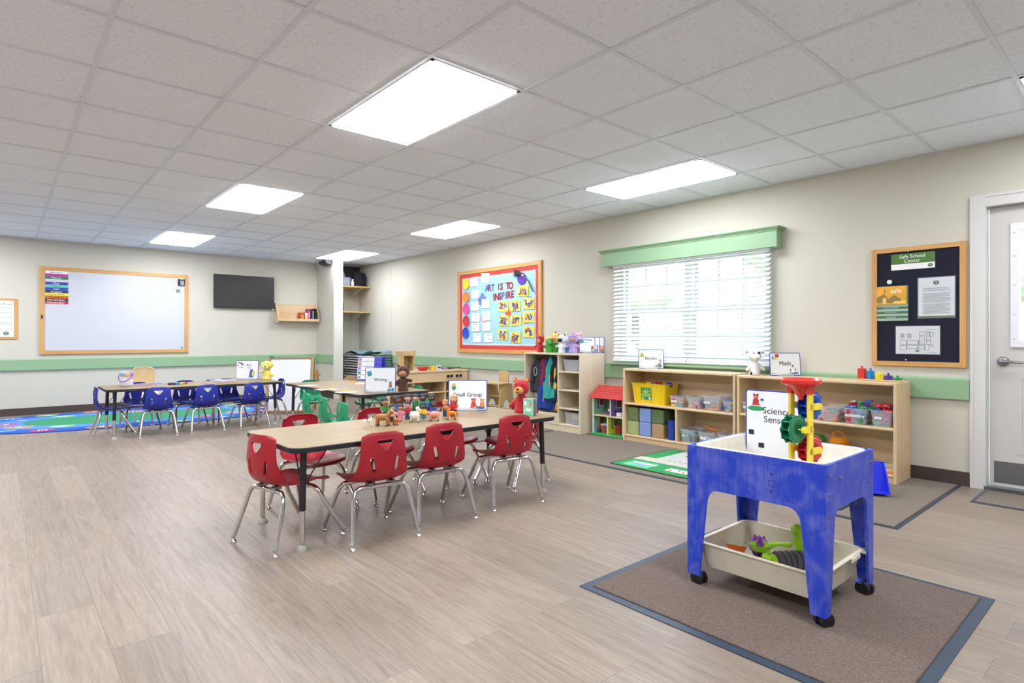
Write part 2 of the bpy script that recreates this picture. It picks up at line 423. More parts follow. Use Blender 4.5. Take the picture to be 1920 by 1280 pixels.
# window
GLASS = clear('#e8f2f4', .08, .02, 'window_glass')
wf = MB(T=M.Translation((XR, 0, 0)))
VW = mat('#eceeee', .35, name='white_vinyl')
def frame_yz(b, y0, y1, z0, z1, t, x0, x1, m):
    b.span(x0, x1, y0, y0+t, z0, z1, m).span(x0, x1, y1-t, y1, z0, z1, m).span(x0, x1, y0+t, y1-t, z0, z0+t, m).span(x0, x1, y0+t, y1-t, z1-t, z1, m)
frame_yz(wf, WY0, WY1, WZ0, WZ1, .03, .03, .11, VW)
YM = 3.25
wf.span(.03, .11, YM-.045, YM+.045, WZ0+.03, WZ1-.03, VW)
win = struct('window_1', wf)
for a, b_ in ((WY0+.03, YM-.045), (YM+.045, WY1-.03)):
    s = MB(T=M.Translation((XR, 0, 0)))
    zm = 1.36
    frame_yz(s, a, b_, WZ0+.03, zm, .035, .045, .07, VW); frame_yz(s, a, b_, zm-.02, WZ1-.03, .035, .075, .1, VW)
    for i in (1, 2): 
        yy = a+(b_-a)*i/3; s.span(.055, .062, yy-.009, yy+.009, WZ0+.03, zm, VW).span(.085, .092, yy-.009, yy+.009, zm, WZ1-.03, VW)
    for z in (1.08, 1.62): s.span(.056 if z < zm else .086, .061 if z < zm else .091, a, b_, z-.009, z+.009, VW)
    P('sash', s, win)
    P('glass_pane', MB(T=M.Translation((XR, 0, 0))).span(.057, .060, a+.02, b_-.02, WZ0+.05, zm, GLASS).span(.087, .090, a+.02, b_-.02, zm, WZ1-.05, GLASS), win)
sl = MB(); sl.span(5.10, XR+.04, 2.40, 4.185, .765, .795, GREEN, bev=.008).span(5.148, 5.156, 2.42, 4.16, .70, .765, GREEN)
struct('trim_6', sl)
val = thing('window_valance', 'wide green wooden box valance with moulded top above the window blinds', 'valance', (5.185, 3.285, 1.86), RW)
v = MB()
Lh = .985
v.span(-Lh, Lh, -.115, -.10, 0, .15, GREEN).span(-Lh, -Lh+.015, -.10, 0, 0, .15, GREEN).span(Lh-.015, Lh, -.10, 0, 0, .15, GREEN).span(-Lh, Lh, -.115, 0, .15, .156, GREEN)
v.span(-Lh-.003, Lh+.003, -.12, 0, -.004, .004, GREEN)
P('box_panel', v, val)
v = MB(); 
for k, (e, z) in enumerate(((.006, .135), (.012, .146), (.022, .155), (.03, .163))):
    v.span(-Lh-e, Lh+e, -.115-e, 0, z, z+.012, GREEN, bev=.003)
P('crown_moulding', v, val)
SLAT = mat('#eff2f4', .45, name='blind_slat')
SLAT.node_tree.nodes['Principled BSDF'].inputs['Subsurface Weight'].default_value = 0
def blind(y0, y1, label, cordy):
    w = (y1-y0)
    t = thing('window_blind', label, 'blind', (5.115, (y0+y1)/2, 0), RW, 'white slatted window blinds')
    s = MB(); z = .845; n = 0
    while z < 1.845:
        s.box((0, 0, z), (w, .05, .0028), SLAT, M.Rotation(R(34), 4, 'X')); z += .0415
    P('slats', s, t)
    P('head_rail', MB().box((0, 0, 1.86), (w, .055, .04), SLAT), t)
    P('bottom_rail', MB().box((0, 0, .815), (w, .05, .018), SLAT, bev=.004), t)
    c = MB()
    for u in (-w*.42, -w*.14, w*.14, w*.42):
        c.cyl((u, -.027, .82), (u, -.027, 1.85), .0009, None, 5, SLAT)
    P('ladder_cord', c, t)
    c = MB(); u = cordy
    c.cyl((u, -.035, 1.62), (u, -.035, 1.85), .0012, None, 5, SLAT).cyl((u+.012, -.035, 1.6), (u+.012, -.035, 1.85), .0012, None, 5, SLAT)
    c.lathe([(.003, 0), (.007, .01), (.006, .025), (.002, .03)], 8, SLAT, M.Translation((u, -.035, 1.6))).lathe([(.003, 0), (.007, .01), (.006, .025), (.002, .03)], 8, SLAT, M.Translation((u+.012, -.035, 1.575)))
    P('pull_cord', c, t)
blind(3.215, 4.125, 'white slatted blind on the left half of the window, behind the Blocks sign', .35)
blind(2.375, 3.205, 'white slatted blind on the right half of the window, behind the white plush cow', .36)

# door
dr = MB()
DW = mat('#cbc9c4', .42, name='door_paint')
DX = XR+.05
gy0, gy1, gz0, gz1 = .02+.10, .745, 1.01, 1.83
dr.span(DX, DX+.045, DY0+.02, gy0, .03, DZ1-.015, DW).span(DX, DX+.045, gy1, DY1-.02, .03, DZ1-.015, DW).span(DX, DX+.045, gy0, gy1, .03, gz0, DW).span(DX, DX+.045, gy0, gy1, gz1, DZ1-.015, DW)
door = struct('door_1', dr)
f = MB()
frame_yz(f, gy0-.015, gy1+.015, gz0-.015, gz1+.015, .045, DX-.014, DX+.06, mat('#e3e4ea', .4))
for z in (1.22, 1.42, 1.62): f.span(DX+.005, DX+.03, gy0, gy1, z-.008, z+.008, VW)
for yy in ((gy0*2+gy1)/3, (gy0+2*gy1)/3): f.span(DX+.005, DX+.03, yy-.008, yy+.008, gz0, gz1, VW)
for z in (1.05, 1.22, 1.42, 1.62, 1.78): f.cyl((DX-.0155, gy1-.005, z), (DX-.013, gy1-.005, z), .004, None, 8, STEEL)
P('window_frame', f, door); P('glass_pane', MB().span(DX+.015, DX+.02, gy0, gy1, gz0, gz1, GLASS), door)
pn = MB()
for a, b_ in ((.49, .72), (.13, .40)):
    frame_yz(pn, a, b_, .26, .8, .018, DX-.006, DX+.002, DW); pn.span(DX-.004, DX+.001, a+.05, b_-.05, .31, .75, DW)
P('raised_panel', pn, door)
P('kick_plate', MB().span(DX-.002, DX+.001, .02, .85, .05, .2, STEEL), door)
hd = MB(T=M.Translation((DX, .80, .895)) @ M.Rotation(-PI/2, 4, 'Z'))
hd.lathe([(.034, 0), (.034, .006), (.028, .014), (.014, .017), (.011, .05), (.012, .058), (.001, .06)], 24, STEEL, M.Rotation(PI/2, 4, 'X'))
hd.tube([(0, -.05, 0), (.03, -.055, .001), (.07, -.055, -.002), (.115, -.05, -.004)], [.011, .010, .009, .008], 10, STEEL)
P('lever_handle', hd, door)
P('threshold', MB().span(XR-.02, XR+.12, DY0, DY1, 0, .025, STEEL), door)
cs = MB()
CSM = mat('#d3d2ce', .38, name='casing_paint')
for y0, y1, s in ((DY1-.01, .972, 1), (DY0-.09, DY0+.01, -1)):
    cs.span(XR-.018, XR, y0, y1, 0, DZ1+.075, CSM).span(XR-.024, XR-.017, y1-.02 if s > 0 else y0, y1 if s > 0 else y0+.02, 0, DZ1+.075, CSM).span(XR-.01, XR+.11, (DY1-.012) if s > 0 else DY0, DY1 if s > 0 else DY0+.012, 0, DZ1, CSM)
cs.span(XR-.018, XR, DY0, DY1-.01, DZ1-.01, DZ1+.075, CSM).span(XR-.024, XR-.017, DY0, DY1-.01, DZ1+.055, DZ1+.075, CSM).span(XR-.01, XR+.11, DY0, DY1, DZ1-.012, DZ1, CSM)
struct('trim_7', cs)

# outdoors seen through the slats and the door glass
tag(P('lawn', MB().span(XR+.12, 40, -25, 35, -.35, -.3, mat('#7f9a5c', .9, var=(3, .3)))), 'green lawn outside beyond the window and door', 'lawn')
tag(P('paved_path', MB().span(XR+2.2, XR+4.0, -25, 35, -.3, -.28, mat('#c9c7c2', .8))), 'pale paved path crossing the lawn outside the window', 'path')
fe = thing('garden_fence', 'white picket fence outside beyond the window', 'fence', (XR+5.2, 3, -.3))
b = MB()
for i in range(70): b.span(-.01, .01, -7+i*.2, -6.92+i*.2, .05, 1.25, VW)
P('pickets', b, fe); P('fence_rail', MB().span(.01, .05, -7, 7, .2, .28, VW), fe); P('fence_rail', MB().span(.01, .05, -7, 7, 1.0, 1.08, VW), fe)
for i, (x, y, h, lb) in enumerate(((14, 1.5, 5.5, 'leafy tree outside seen through the door glass'), (16, 12, 6.5, 'leafy tree outside behind the left half of the window'), (17, 6.5, 6, 'leafy tree outside behind the right half of the window'))):
    t = thing('tree', lb, 'tree', (x, y, -.3))
    P('trunk', MB().cyl((0, 0, 0), (0, 0, h*.5), .16, .1, 10, mat('#6b5a48', .9)), t)
    c = MB()
    for k in range(14): c.ell((random.uniform(-1.2, 1.2), random.uniform(-1.2, 1.2), h*.62+random.uniform(-1, 1.3)), random.uniform(.6, 1.1), mat('#c2cbb8', .9, var=(4, .35)), sub=2)
    P('foliage', c, t)
# ------------------------------------------------------------------ tables
LEGB = mat('#1c1d21', .45, name='black_tube'); EDGE = mat('#1b1d23', .5, name='black_edge')
def act_table(name_label, cx, cy, w, d, zt=.525, rz=0, inset=.078, topm=None):
    t = thing('activity_table', name_label, 'table', (cx, cy, 0), rz)
    P('tabletop', MB().prism(rrect(w-.008, d-.008, .066), zt-.026, zt, topm or TOPW), t)
    o = rrect(w, d, .07); i = rrect(w-.008, d-.008, .066); e = MB(); e.use(EDGE); n = len(o)
    pts = [(x, y, zt-.001) for x, y in i]+[(x, y, zt-.003) for x, y in o]+[(x, y, zt-.025) for x, y in o]+[(x, y, zt-.0275) for x, y in i]
    fs = []
    for a in range(4):
        for k in range(n): fs.append([a*n+k, a*n+(k+1) % n, ((a+1) % 4)*n+(k+1) % n, ((a+1) % 4)*n+k])
    e._add(pts, fs); P('edge_band', e, t)
    for sx in (-1, 1):
        for sy in (-1, 1):
            x, y = sx*(w/2-inset), sy*(d/2-inset)
            l = P('leg', MB().cyl((x*.99, y*.985, zt-.028), (x, y, .20), .0165, None, 16, LEGB), t)
            b = MB().cyl((x, y, .215), (x, y, .04), .0142, None, 16, CHROME)
            P('leg_extension', b, l, 'chrome telescoping lower leg')
            P('foot_glide', MB().lathe([(.011, .042), (.011, .03), (.02, .024), (.026, .012), (.027, 0)], 16, mat('#a8a8a0', .5), M.Translation((x, y, 0))), l)
            br = MB()
            br.tube([(x-sx*.13, y-sy*.0, zt-.03), (x-sx*.02, y, .34)], .0035, 6, LEGB).tube([(x, y-sy*.1, zt-.03), (x, y-sy*.018, .34)], .0035, 6, LEGB)
            P('brace', br, t)
    return t
act_table('maple topped table with black edge, nearest, red chairs and toy figures around and on it', 1.955, 3.16, 1.82, .74)
act_table('long maple topped table with black edge and blue chairs by the whiteboard', 1.70, 7.585, 1.80, .74)
act_table('maple topped table with pencils and papers and green chairs, beside the kitchen unit', 2.905, 6.0, .79, 1.94, topm=wood('#968361', '#86724f', .4, 'y', 5, 'laminate_top'))

# ------------------------------------------------------------------ moulded chairs
def shell_mesh():
    prof = [(.026, .568, .102), (.024, .560, .112), (.020, .53, .117), (.016, .48, .121), (.016, .43, .128), (.020, .385, .136), (.032, .352, .144), (.055, .325, .15), (.092, .309, .152), (.15, .303, .152), (.21, .304, .152), (.27, .309, .15), (.315, .309, .146), (.345, .301, .136), (.36, .289, .122)]
    # refine the profile
    P2 = []
    for i in range(len(prof)-1):
        for k in range(3):
            t = k/3; P2.append(tuple(a*(1-t)+b*t for a, b in zip(prof[i], prof[i+1])))
    P2.append(prof[-1])
    NS = 16; bm = bmesh.new(); rows = []
    for j, (y, z, hw) in enumerate(P2):
        row = []
        back = max(0, min(1, (z-.33)/.08)) if y < .1 else 0
        for i in range(NS+1):
            s = -1+2*i/NS
            # round the top corners
            zz = z-.016*abs(s)**5*max(0, 1-j/7)
            cur = .026*s*s*back
            lift = .017*abs(s)**3*(1-back)
            flare = .03*abs(s)**4*max(0, 1-abs(z-.34)/.09)*(1 if y < .1 else 0)
            row.append(bm.verts.new((s*hw, y+cur+flare, zz+lift)))
        rows.append(row)
    for j in range(len(rows)-1):
        for i in range(NS): bm.faces.new([rows[j][i], rows[j][i+1], rows[j+1][i+1], rows[j+1][i]])
    me = bpy.data.meshes.new('shell'); bm.to_mesh(me); bm.free()
    o = bpy.data.objects.new('shell', me); COL.objects.link(o)
    q = o.modifiers.new('s', 'SOLIDIFY'); q.thickness = .007; q.offset = 0
    cut = MB()
    F = M.Rotation(PI/2, 4, 'X')
    cut.prism([(-.040, .530), (-.045, .523), (-.007, .482), (.007, .482), (.045, .523), (.040, .530)], -.3, .1, None, F)
    for s in (-1, 1):
        pl = [(x, z) for x, z in rrect(.019, .078, .0094, 4)]
        a = R(12*s); pl = [(x*math.cos(a)+z*math.sin(a)+s*.066, -x*math.sin(a)+z*math.cos(a)+.405) for x, z in pl]
        cut.prism(pl, -.3, .1, None, F)
    cm = bpy.data.meshes.new('cut'); bmesh.ops.recalc_face_normals(cut.bm, faces=cut.bm.faces); cut.bm.to_mesh(cm); co = bpy.data.objects.new('cut', cm); COL.objects.link(co)
    q = o.modifiers.new('b', 'BOOLEAN'); q.object = co; q.operation = 'DIFFERENCE'; q.solver = 'EXACT'
    r = bake(o); bpy.data.objects.remove(o); bpy.data.objects.remove(co)
    # raised rims around the openings and stiffening ribs on the back's side wings
    b = MB(); b.mesh(r)
    def yb(z): 
        for i in range(len(prof)-1):
            if prof[i][1] >= z >= prof[i+1][1]:
                t = (prof[i][1]-z)/(prof[i][1]-prof[i+1][1]); return prof[i][0]*(1-t)+prof[i+1][0]*t
        return .05
    def ring(pl, rad):
        b.tube([(x, yb(z)+.026*(x/.12)**2*max(0, min(1, (z-.33)/.08))-.004, z) for x, z in pl], rad, 5, None, True)
    ring([(-.042, .534), (-.049, .524), (-.008, .478), (.008, .478), (.049, .524), (.042, .534)], .0032)
    for s in (-1, 1):
        a = R(12*s); ring([(x*math.cos(a)+z*math.sin(a)+s*.066, -x*math.sin(a)+z*math.cos(a)+.405) for x, z in rrect(.024, .084, .0118, 4)], .0032)
    # rolled lip along the top edge and the sides
    edge = []
    for j in range(0, len(P2)): 
        y, z, hw = P2[j]; back = max(0, min(1, (z-.33)/.08)) if y < .1 else 0
        zz = z-.016*max(0, 1-j/7); edge.append((hw, y+.026*back+.03*max(0, 1-abs(z-.34)/.09)*(1 if y < .1 else 0), zz+.017*(1-back)))
    top = [(s*P2[0][2], P2[0][0]+.026*s*s, P2[0][1]-.016*abs(s)**5) for s in [i/8 for i in range(-7, 8)]]
    b.tube([(-x, y, z) for x, y, z in edge[::-1]]+top+edge, .0042, 6)
    me = bpy.data.meshes.new('seat_shell'); bmesh.ops.recalc_face_normals(b.bm, faces=b.bm.faces); b.bm.to_mesh(me); b.bm.free()
    finish(me, 40)
    return me
SHELL = shell_mesh()
def arc(p0, p1, p2, n=7):
    p0, p1, p2 = V(p0), V(p1), V(p2)
    return [(1-t)**2*p0+2*t*(1-t)*p1+t*t*p2 for t in [i/n for i in range(n+1)]]
def chair_meshes():
    d = {}
    for nm, y0, y1, z0 in (('r', .075, .0, .285), ('f', .27, .405, .277)):
        m = MB().tube([(-.09, y0, z0), (.09, y0, z0)], .0122, 12, CHROME); d['bar'+nm] = m
        for s in (-1, 1):
            p = [V((s*.08, y0, z0))]+arc((s*.105, y0, z0), (s*.148, y0, z0), (s*.158, y0+(y1-y0)*.25, z0-.075), 9)+[V((s*.182, y1, .03))]
            d['leg'+nm+str(s)] = MB().tube(p, .0122, 12, CHROME)
            d['gl'+nm+str(s)] = (s*.183, y1)
    return d
_cd = chair_meshes()
def mk(nm, mb):
    me = bpy.data.meshes.new(nm); bmesh.ops.recalc_face_normals(mb.bm, faces=mb.bm.faces); mb.bm.to_mesh(me); mb.bm.free()
    for m in mb.mats: me.materials.append(m)
    finish(me, 40); return me
CM = {k: (mk(k, v) if isinstance(v, MB) else v) for k, v in _cd.items()}
def glide(x, y, m, s=1):
    return mk('g', MB().lathe([(.0125, .036), (.0125, .028), (.007, .024), (.007*s, .017), (.012*s, .012), (.0155*s, .005), (.014*s, 0)], 14, m, M.Translation((x, y, 0))))
BRK = {(s, yy): mk('bracket', MB().box((s*.06, yy, zz), q, STEEL)) for s in (-1, 1) for yy, zz, q in ((.085, .299, (.028, .05, .014)), (.255, .294, (.02, .04, .022)))}
def make_chair(hexc, label, group, rough=.38, gl=CHROME, gs=1.0):
    t = thing('child_chair', label, 'chair', (0, 0, 0), 0, group)
    me = SHELL.copy(); me.materials.clear(); me.materials.append(mat(hexc, rough, bump=(260, .08)))
    PM('seat_shell', me, t, 'moulded plastic seat and back with a triangular hand hole')
    PM('crossbar', CM['barr'], t); PM('crossbar', CM['barf'], t)
    for k in ('r', 'f'):
        for s in (-1, 1):
            l = PM('leg', CM['leg'+k+str(s)], t); x, y = CM['gl'+k+str(s)]
            PM('foot_glide', glide(x, y, gl, gs), l)
    for s in (-1, 1):
        for yy, zz, q in ((.085, .299, (.028, .05, .014)), (.255, .294, (.02, .04, .022))): PM('bracket', BRK[(s, yy)], t)
    return t
def hz(hx, hy): return math.atan2(-hx, hy)
chairs = []
def chair_set(hexc, group, items, size=1.0, **k):
    first = make_chair(hexc, items[0][4], group, **k); first.scale = (size, size, size)
    for i, (x, y, hx, hy, lb) in enumerate(items):
        o = first if i == 0 else dup(first, (0, 0, 0), 0, lb, group)
        o.location = (x, y, 0); o.rotation_euler = (0, 0, hz(hx, hy)); o['label'] = lb
chair_set('#a51828', 'red chairs around the nearest table', [
    (.948, 3.05, .97, .24, 'red plastic chair at the left end of the nearest table'),
    (1.493, 2.684, .067, .998, 'red plastic chair seen from behind, left of the three on the near side'),
    (1.912, 2.735, .10, .995, 'red plastic chair seen from behind, middle of the three on the near side'),
    (2.445, 2.727, .13, .99, 'red plastic chair seen from behind, right of the three on the near side'),
    (1.43, 3.74, .12, -.99, 'red plastic chair on the far side of the nearest table, at its empty end'),
    (1.95, 3.74, .02, -1, 'red plastic chair on the far side of the nearest table, behind the toy cows'),
    (2.50, 3.76, .05, -1, 'red plastic chair on the far side of the nearest table, behind the orange toy horse'),
    (3.02, 3.26, -.98, -.18, 'red plastic chair at the right end of the nearest table, beside the red plush bear')])
chair_set('#1a2890', 'blue chairs around the whiteboard table', [
    (.72, 7.63, 1, -.03, 'blue plastic chair at the left end of the table by the whiteboard'),
    (1.26, 7.165, .12, .99, 'blue plastic chair with its back to the camera, left of the three near ones'),
    (1.745, 7.175, -.06, 1, 'blue plastic chair with its back to the camera, middle of the three near ones'),
    (2.25, 7.16, -.12, .99, 'blue plastic chair with its back to the camera, right of the three near ones'),
    (1.20, 8.17, .05, -1, 'blue plastic chair on the far side in front of the tall maple chair'),
    (1.70, 8.13, .02, -1, 'blue plastic chair on the far side behind the crayons'),
    (2.18, 8.12, -.03, -1, 'blue plastic chair on the far side behind the Art sign'),
    (2.76, 7.63, -1, .02, 'blue plastic chair at the right end of its table, beside the easel')], size=.935, gl=GLIDE, gs=1.5)
chair_set('#159060', 'green chairs around the writing table', [
    (2.17, 5.54, .99, -.1, 'green plastic chair with its back to the left, farthest of the three in a row'),
    (2.13, 5.06, .99, -.1, 'green plastic chair with its back to the left, middle of the three in a row'),
    (2.07, 4.54, .99, -.05, 'green plastic chair with its back to the left, nearest of the three in a row'),
    (2.90, 7.20, 0, -1, 'green plastic chair at the far end of the writing table, in front of the easel'),
    (3.50, 6.35, -1, 0, 'green plastic chair on the kitchen side of the writing table, the farther one'),
    (3.48, 5.50, -1, .05, 'green plastic chair on the kitchen side of the writing table, the nearer one'),
    (2.74, 4.30, .05, .99, 'green plastic chair at the near end of the writing table, behind the toy people')], size=.935, gl=CHROME)

# tall maple chair by the back wall
t = thing('adult_chair', 'tall pale maple shell chair with an oblong hand hole near the wall', 'chair', (1.37, 8.80, 0), R(180))
t.scale = (.66, .86, .86)
def pchair():
    bm = bmesh.new(); rows = []
    prof = [(.0, .80, .15), (-.002, .78, .185), (0, .72, .2), (.008, .62, .19), (.02, .54, .175), (.04, .47, .175), (.09, .435, .19), (.18, .43, .2), (.28, .435, .2), (.36, .43, .19), (.39, .41, .17)]
    for j, (y, z, hw) in enumerate(prof):
        rows.append([bm.verts.new((s/8*hw, y+.03*(s/8)**2*(z > .5), z-(.03*abs(s/8)**4 if j < 2 else 0))) for s in range(-8, 9)])
    for j in range(len(rows)-1):
        for i in range(16): bm.faces.new([rows[j][i], rows[j][i+1], rows[j+1][i+1], rows[j+1][i]])
    me = bpy.data.meshes.new('s'); bm.to_mesh(me); bm.free(); o = bpy.data.objects.new('s', me); COL.objects.link(o)
    q = o.modifiers.new('u', 'SUBSURF'); q.levels = 1; q = o.modifiers.new('s', 'SOLIDIFY'); q.thickness = .012
    c = MB().prism(rrect(.115, .022, .0105, 4, 0, .735), -.3, .3, None, M.Rotation(PI/2, 4, 'X')); cm = bpy.data.meshes.new('c'); bmesh.ops.recalc_face_normals(c.bm, faces=c.bm.faces); c.bm.to_mesh(cm); co = bpy.data.objects.new('c', cm); COL.objects.link(co)
    q = o.modifiers.new('b', 'BOOLEAN'); q.object = co; q.solver = 'EXACT'; r = bake(o); bpy.data.objects.remove(o); bpy.data.objects.remove(co)
    r.materials.clear(); r.materials.append(wood('#e3c697', '#d9b985', .35, 'z', 6, 'maple_ply')); finish(r, 40); return r
PM('seat_shell', pchair(), t)
for s in (-1, 1):
    for y0, y1 in ((.08, .02), (.32, .40)): P('leg', MB().tube([(s*.12, (y0+y1)/2+.0*s, .42), (s*.19, y0, .41), (s*.22, y1, .0)], .012, 10, CHROME), t)
# ------------------------------------------------------------------ floor coverings
MATM = mat('#6c5e54', .95, bump=(120, 1.0), var=(160, .35), name='loop_pile')
MATM2 = mat('#7b7165', .95, bump=(120, .8), var=(150, .25), name='loop_pile_carpet')
def doormat(name, label, cat_, x0, x1, y0, y1, b=.035, pm=None, z=.0):
    t = thing(name, label, cat_, ((x0+x1)/2, (y0+y1)/2, z))
    w, d = x1-x0, y1-y0
    P('rubber_border', MB().box((0, 0, .002), (w, d, .004), mat('#33404f', .45, name='blue_black_rubber')), t)
    P('pile', MB().box((0, 0, .006), (w-2*b, d-2*b, .008), pm or MATM, bev=.003), t)
    return t
doormat('floor_mat', 'brown pile mat with black rubber border under the blue sand table', 'mat', 1.85, 3.017, .486, 1.679, .04)
doormat('floor_mat', 'brown pile mat along the window wall under the shelves and town rug', 'mat', 3.72, 5.165, 1.02, 4.66, .02, MATM2)
doormat('floor_mat', 'brown pile mat in front of the open wooden locker, behind the nearest table', 'mat', 3.45, 5.165, 4.68, 6.4, .02, MATM2)
doormat('floor_mat', 'small brown pile doormat in front of the exit door', 'mat', 4.70, 5.14, -.35, .885, .02, MATM2)

def fpoly(mb, poly, m, z, th=.0012): return mb.prism(poly, z, z+th, m)
# road rug
t = thing('play_rug', 'green town play rug with grey roads and houses, on the brown mat', 'rug', (3.82, 1.35, .0105))
t.location = (3.825, 1.35, .0105)
w, l = .92, 1.79      # x, y
P('backing', MB().prism(rrect(w, l, .03, 4, w/2, l/2), 0, .004, mat('#1c2420', .9)), t)
ru = MB(); z = .004
GR = mat('#2e9152', .95, bump=(300, .4)); RD = mat('#b9bcbe', .95); YL = mat('#e3d94f', .95); BLK = mat('#23252a', .95); RDD = mat('#c23a30', .95); WT = mat('#e6e8ea', .95); SB = mat('#7fa6d6', .95); LG = mat('#6cc38f', .95)
fpoly(ru, rrect(w-.03, l-.03, .02, 4, w/2, l/2), GR, z)
def rr(x0, x1, y0, y1, m, zz=.0054): fpoly(ru, [(x0, y0), (x1, y0), (x1, y1), (x0, y1)], m, zz, .0005)
rr(.30, .42, .02, l-.02, RD); rr(.02, .30, .50, .72, RD, .0056); rr(.42, .9, 1.5, 1.62, RD, .0056); rr(.42, .66, 1.05, 1.55, RD, .0057)
for k in range(22): rr(.352, .366, .05+k*.08, .09+k*.08, YL, .0062)
rr(.425, .435, .06, l-.06, YL, .0063); rr(.66, .672, 1.04, 1.56, YL, .0063)
for k in range(9): rr(.437, .447, 1.08+k*.05, 1.105+k*.05, BLK, .0064)
rr(.66, .78, 1.1, 1.42, RDD, .006); fpoly(ru, [(.78, 1.05), (.88, 1.26), (.78, 1.47)], RDD, .0062, .0006)
for k in range(6): rr(.68+.03*(k % 3), .70+.03*(k % 3), 1.12+.05*k, 1.15+.05*k, YL, .0068)
rr(.60, .66, 1.16, 1.36, YL, .0066); rr(.70, .75, 1.2, 1.32, WT, .007)
fpoly(ru, [(.06, .80), (.20, .86), (.16, 1.02), (.05, 1.0)], WT, .006, .0006)
fpoly(ru, [(.08, .76), (.27, .78), (.09, 1.0)], BLK, .0057, .0005)
rr(.1, .2, 1.12, 1.32, WT, .0062); 
for k in range(7): rr(.09+.02*(k % 4), .12+.02*(k % 4), 1.12+.03*k, 1.14+.03*k, BLK if k % 2 else YL, .0072)
rr(.05, .24, 1.45, 1.7, LG, .006); rr(.1, .2, 1.5, 1.62, SB, .0068); rr(.16, .19, 1.44, 1.66, WT, .0075)
fpoly(ru, rrect(.3, .36, .1, 5, .62, .6), SB, .006, .0006)
for k in range(8): rr(.5+.02*(k % 3), .53+.02*(k % 3), .74+.025*k, .76+.025*k, YL if k % 2 else WT, .007)
rr(.55, .75, .15, .32, RDD, .006); rr(.6, .7, .18, .28, YL, .0066); rr(.1, .24, .1, .35, SB, .006)
rr(.84, .85, .1, l-.1, BLK, .0062); rr(.875, .88, .1, l-.1, BLK, .0062)
P('pile', ru, t)

# alphabet rug
t = thing('alphabet_rug', 'large oval blue and green rug with letters in coloured shapes below the whiteboard', 'rug', (1.35, 9.24, 0), R(-4))
def sup(a, b, n=2.6, k=72): return [(a*math.copysign(abs(math.cos(t))**(2/n), math.cos(t)), b*math.copysign(abs(math.sin(t))**(2/n), math.sin(t))) for t in [2*PI*i/k for i in range(k)]]
P('backing', MB().prism(sup(1.78, 1.04), 0, .006, mat('#20326b', .9)), t)
r_ = MB()
fpoly(r_, sup(1.765, 1.025), mat('#1d4fb4', .95, bump=(300, .4)), .006, .001)
fpoly(r_, sup(1.48, .76), mat('#4c86d6', .95), .0072, .0008)
fpoly(r_, sup(1.16, .47), mat('#2e8a5c', .95), .0082, .0008)
s_ = r_; cols = ['#c43a55', '#e58a35', '#8fd06a', '#4c86d6']; k = 0
for a, b_, n in ((1.62, .885, 18), (1.32, .60, 12)):
    for i in range(n):
        th = 2*PI*i/n; x, y = a*math.copysign(abs(math.cos(th))**.77, math.cos(th)), b_*math.copysign(abs(math.sin(th))**.77, math.sin(th))
        m = mat(cols[k % 4] if not (n == 18 and k % 4 == 3) else '#5b95e0', .95); k += 1
        if k % 2: fpoly(s_, [(x+.125*math.cos(q), y+.085*math.sin(q)) for q in [2*PI*j/16 for j in range(16)]], m, .009, .0006)
        else:
            a0 = R(random.uniform(-20, 20)); fpoly(s_, [(x+u*math.cos(a0)-v*math.sin(a0), y+u*math.sin(a0)+v*math.cos(a0)) for u, v in ((-.13, -.07), (.13, -.07), (.13, .07), (-.13, .07))], m, .009, .0006)
        s_.text('ABCDEFGHIJKLMNOPQRSTUVWXYZABCDEFGH'[k-1], .13, 0, 0, mat('#f2f2f2', .9), w=0, X=M.Translation((x, y, .0098)) @ M.Rotation(-PI/2, 4, 'X'))
P('pile', s_, t)

# ------------------------------------------------------------------ sand and water table
t = thing('sand_table', 'blue scratched plastic sand and water table on four black casters', 'activity table', (2.467, 1.111, 0))
def blue_mat():
    m = mat('#2743c4', .33, bump=(40, .1), name='scuffed_blue_plastic'); n = m.node_tree.nodes; l = m.node_tree.links; b = n['Principled BSDF']
    tc = n.new('ShaderNodeTexCoord'); mp = n.new('ShaderNodeMapping'); mp.inputs[2].default_value = (R(35), R(20), R(30)); mp.inputs[3].default_value = (18, 18, 2); l.new(tc.outputs['Object'], mp.inputs[0])
    a = n.new('ShaderNodeTexNoise'); a.inputs['Scale'].default_value = 3.5; a.inputs['Detail'].default_value = 8; a.inputs['Roughness'].default_value = .8; l.new(mp.outputs[0], a.inputs[0])
    c = n.new('ShaderNodeTexNoise'); c.inputs['Scale'].default_value = 7; c.inputs['Detail'].default_value = 3; c.inputs['Distortion'].default_value = 2; l.new(tc.outputs['Object'], c.inputs[0])
    mu = n.new('ShaderNodeMath'); mu.operation = 'MULTIPLY'; l.new(a.outputs[0], mu.inputs[0]); l.new(c.outputs[0], mu.inputs[1])
    r = n.new('ShaderNodeValToRGB'); r.color_ramp.elements[0].position = .2; r.color_ramp.elements[1].position = .40
    r.color_ramp.elements[0].color = lin('#1b3fc0'); r.color_ramp.elements[1].color = lin('#5f6bca'); l.new(mu.outputs[0], r.inputs[0]); l.new(r.outputs[0], b.inputs['Base Color'])
    return m
BLUEP = blue_mat()
hx, hy, th = .245, .281, .011
def apron(L, lw0=.044, lw1=.082, zb=.05, za=.425, zt=.6):
    pts = [(-L, zb), (-L+lw0, zb), (-L+lw1-.004, za-.05)]
    pts += [(-L+lw1-.004+.005*math.sin(a)+.045*(1-math.cos(a)), za-.05+.05*math.sin(a)) for a in [R(15*i) for i in range(1, 7)]]
    pts += [(-x, z) for x, z in pts[::-1]]
    return pts+[(L, zt), (-L, zt)]
def panel(L, X):
    # triangulate the legged outline as an ngon prism
    return MB().prism(apron(L), 0, th, BLUEP, X)
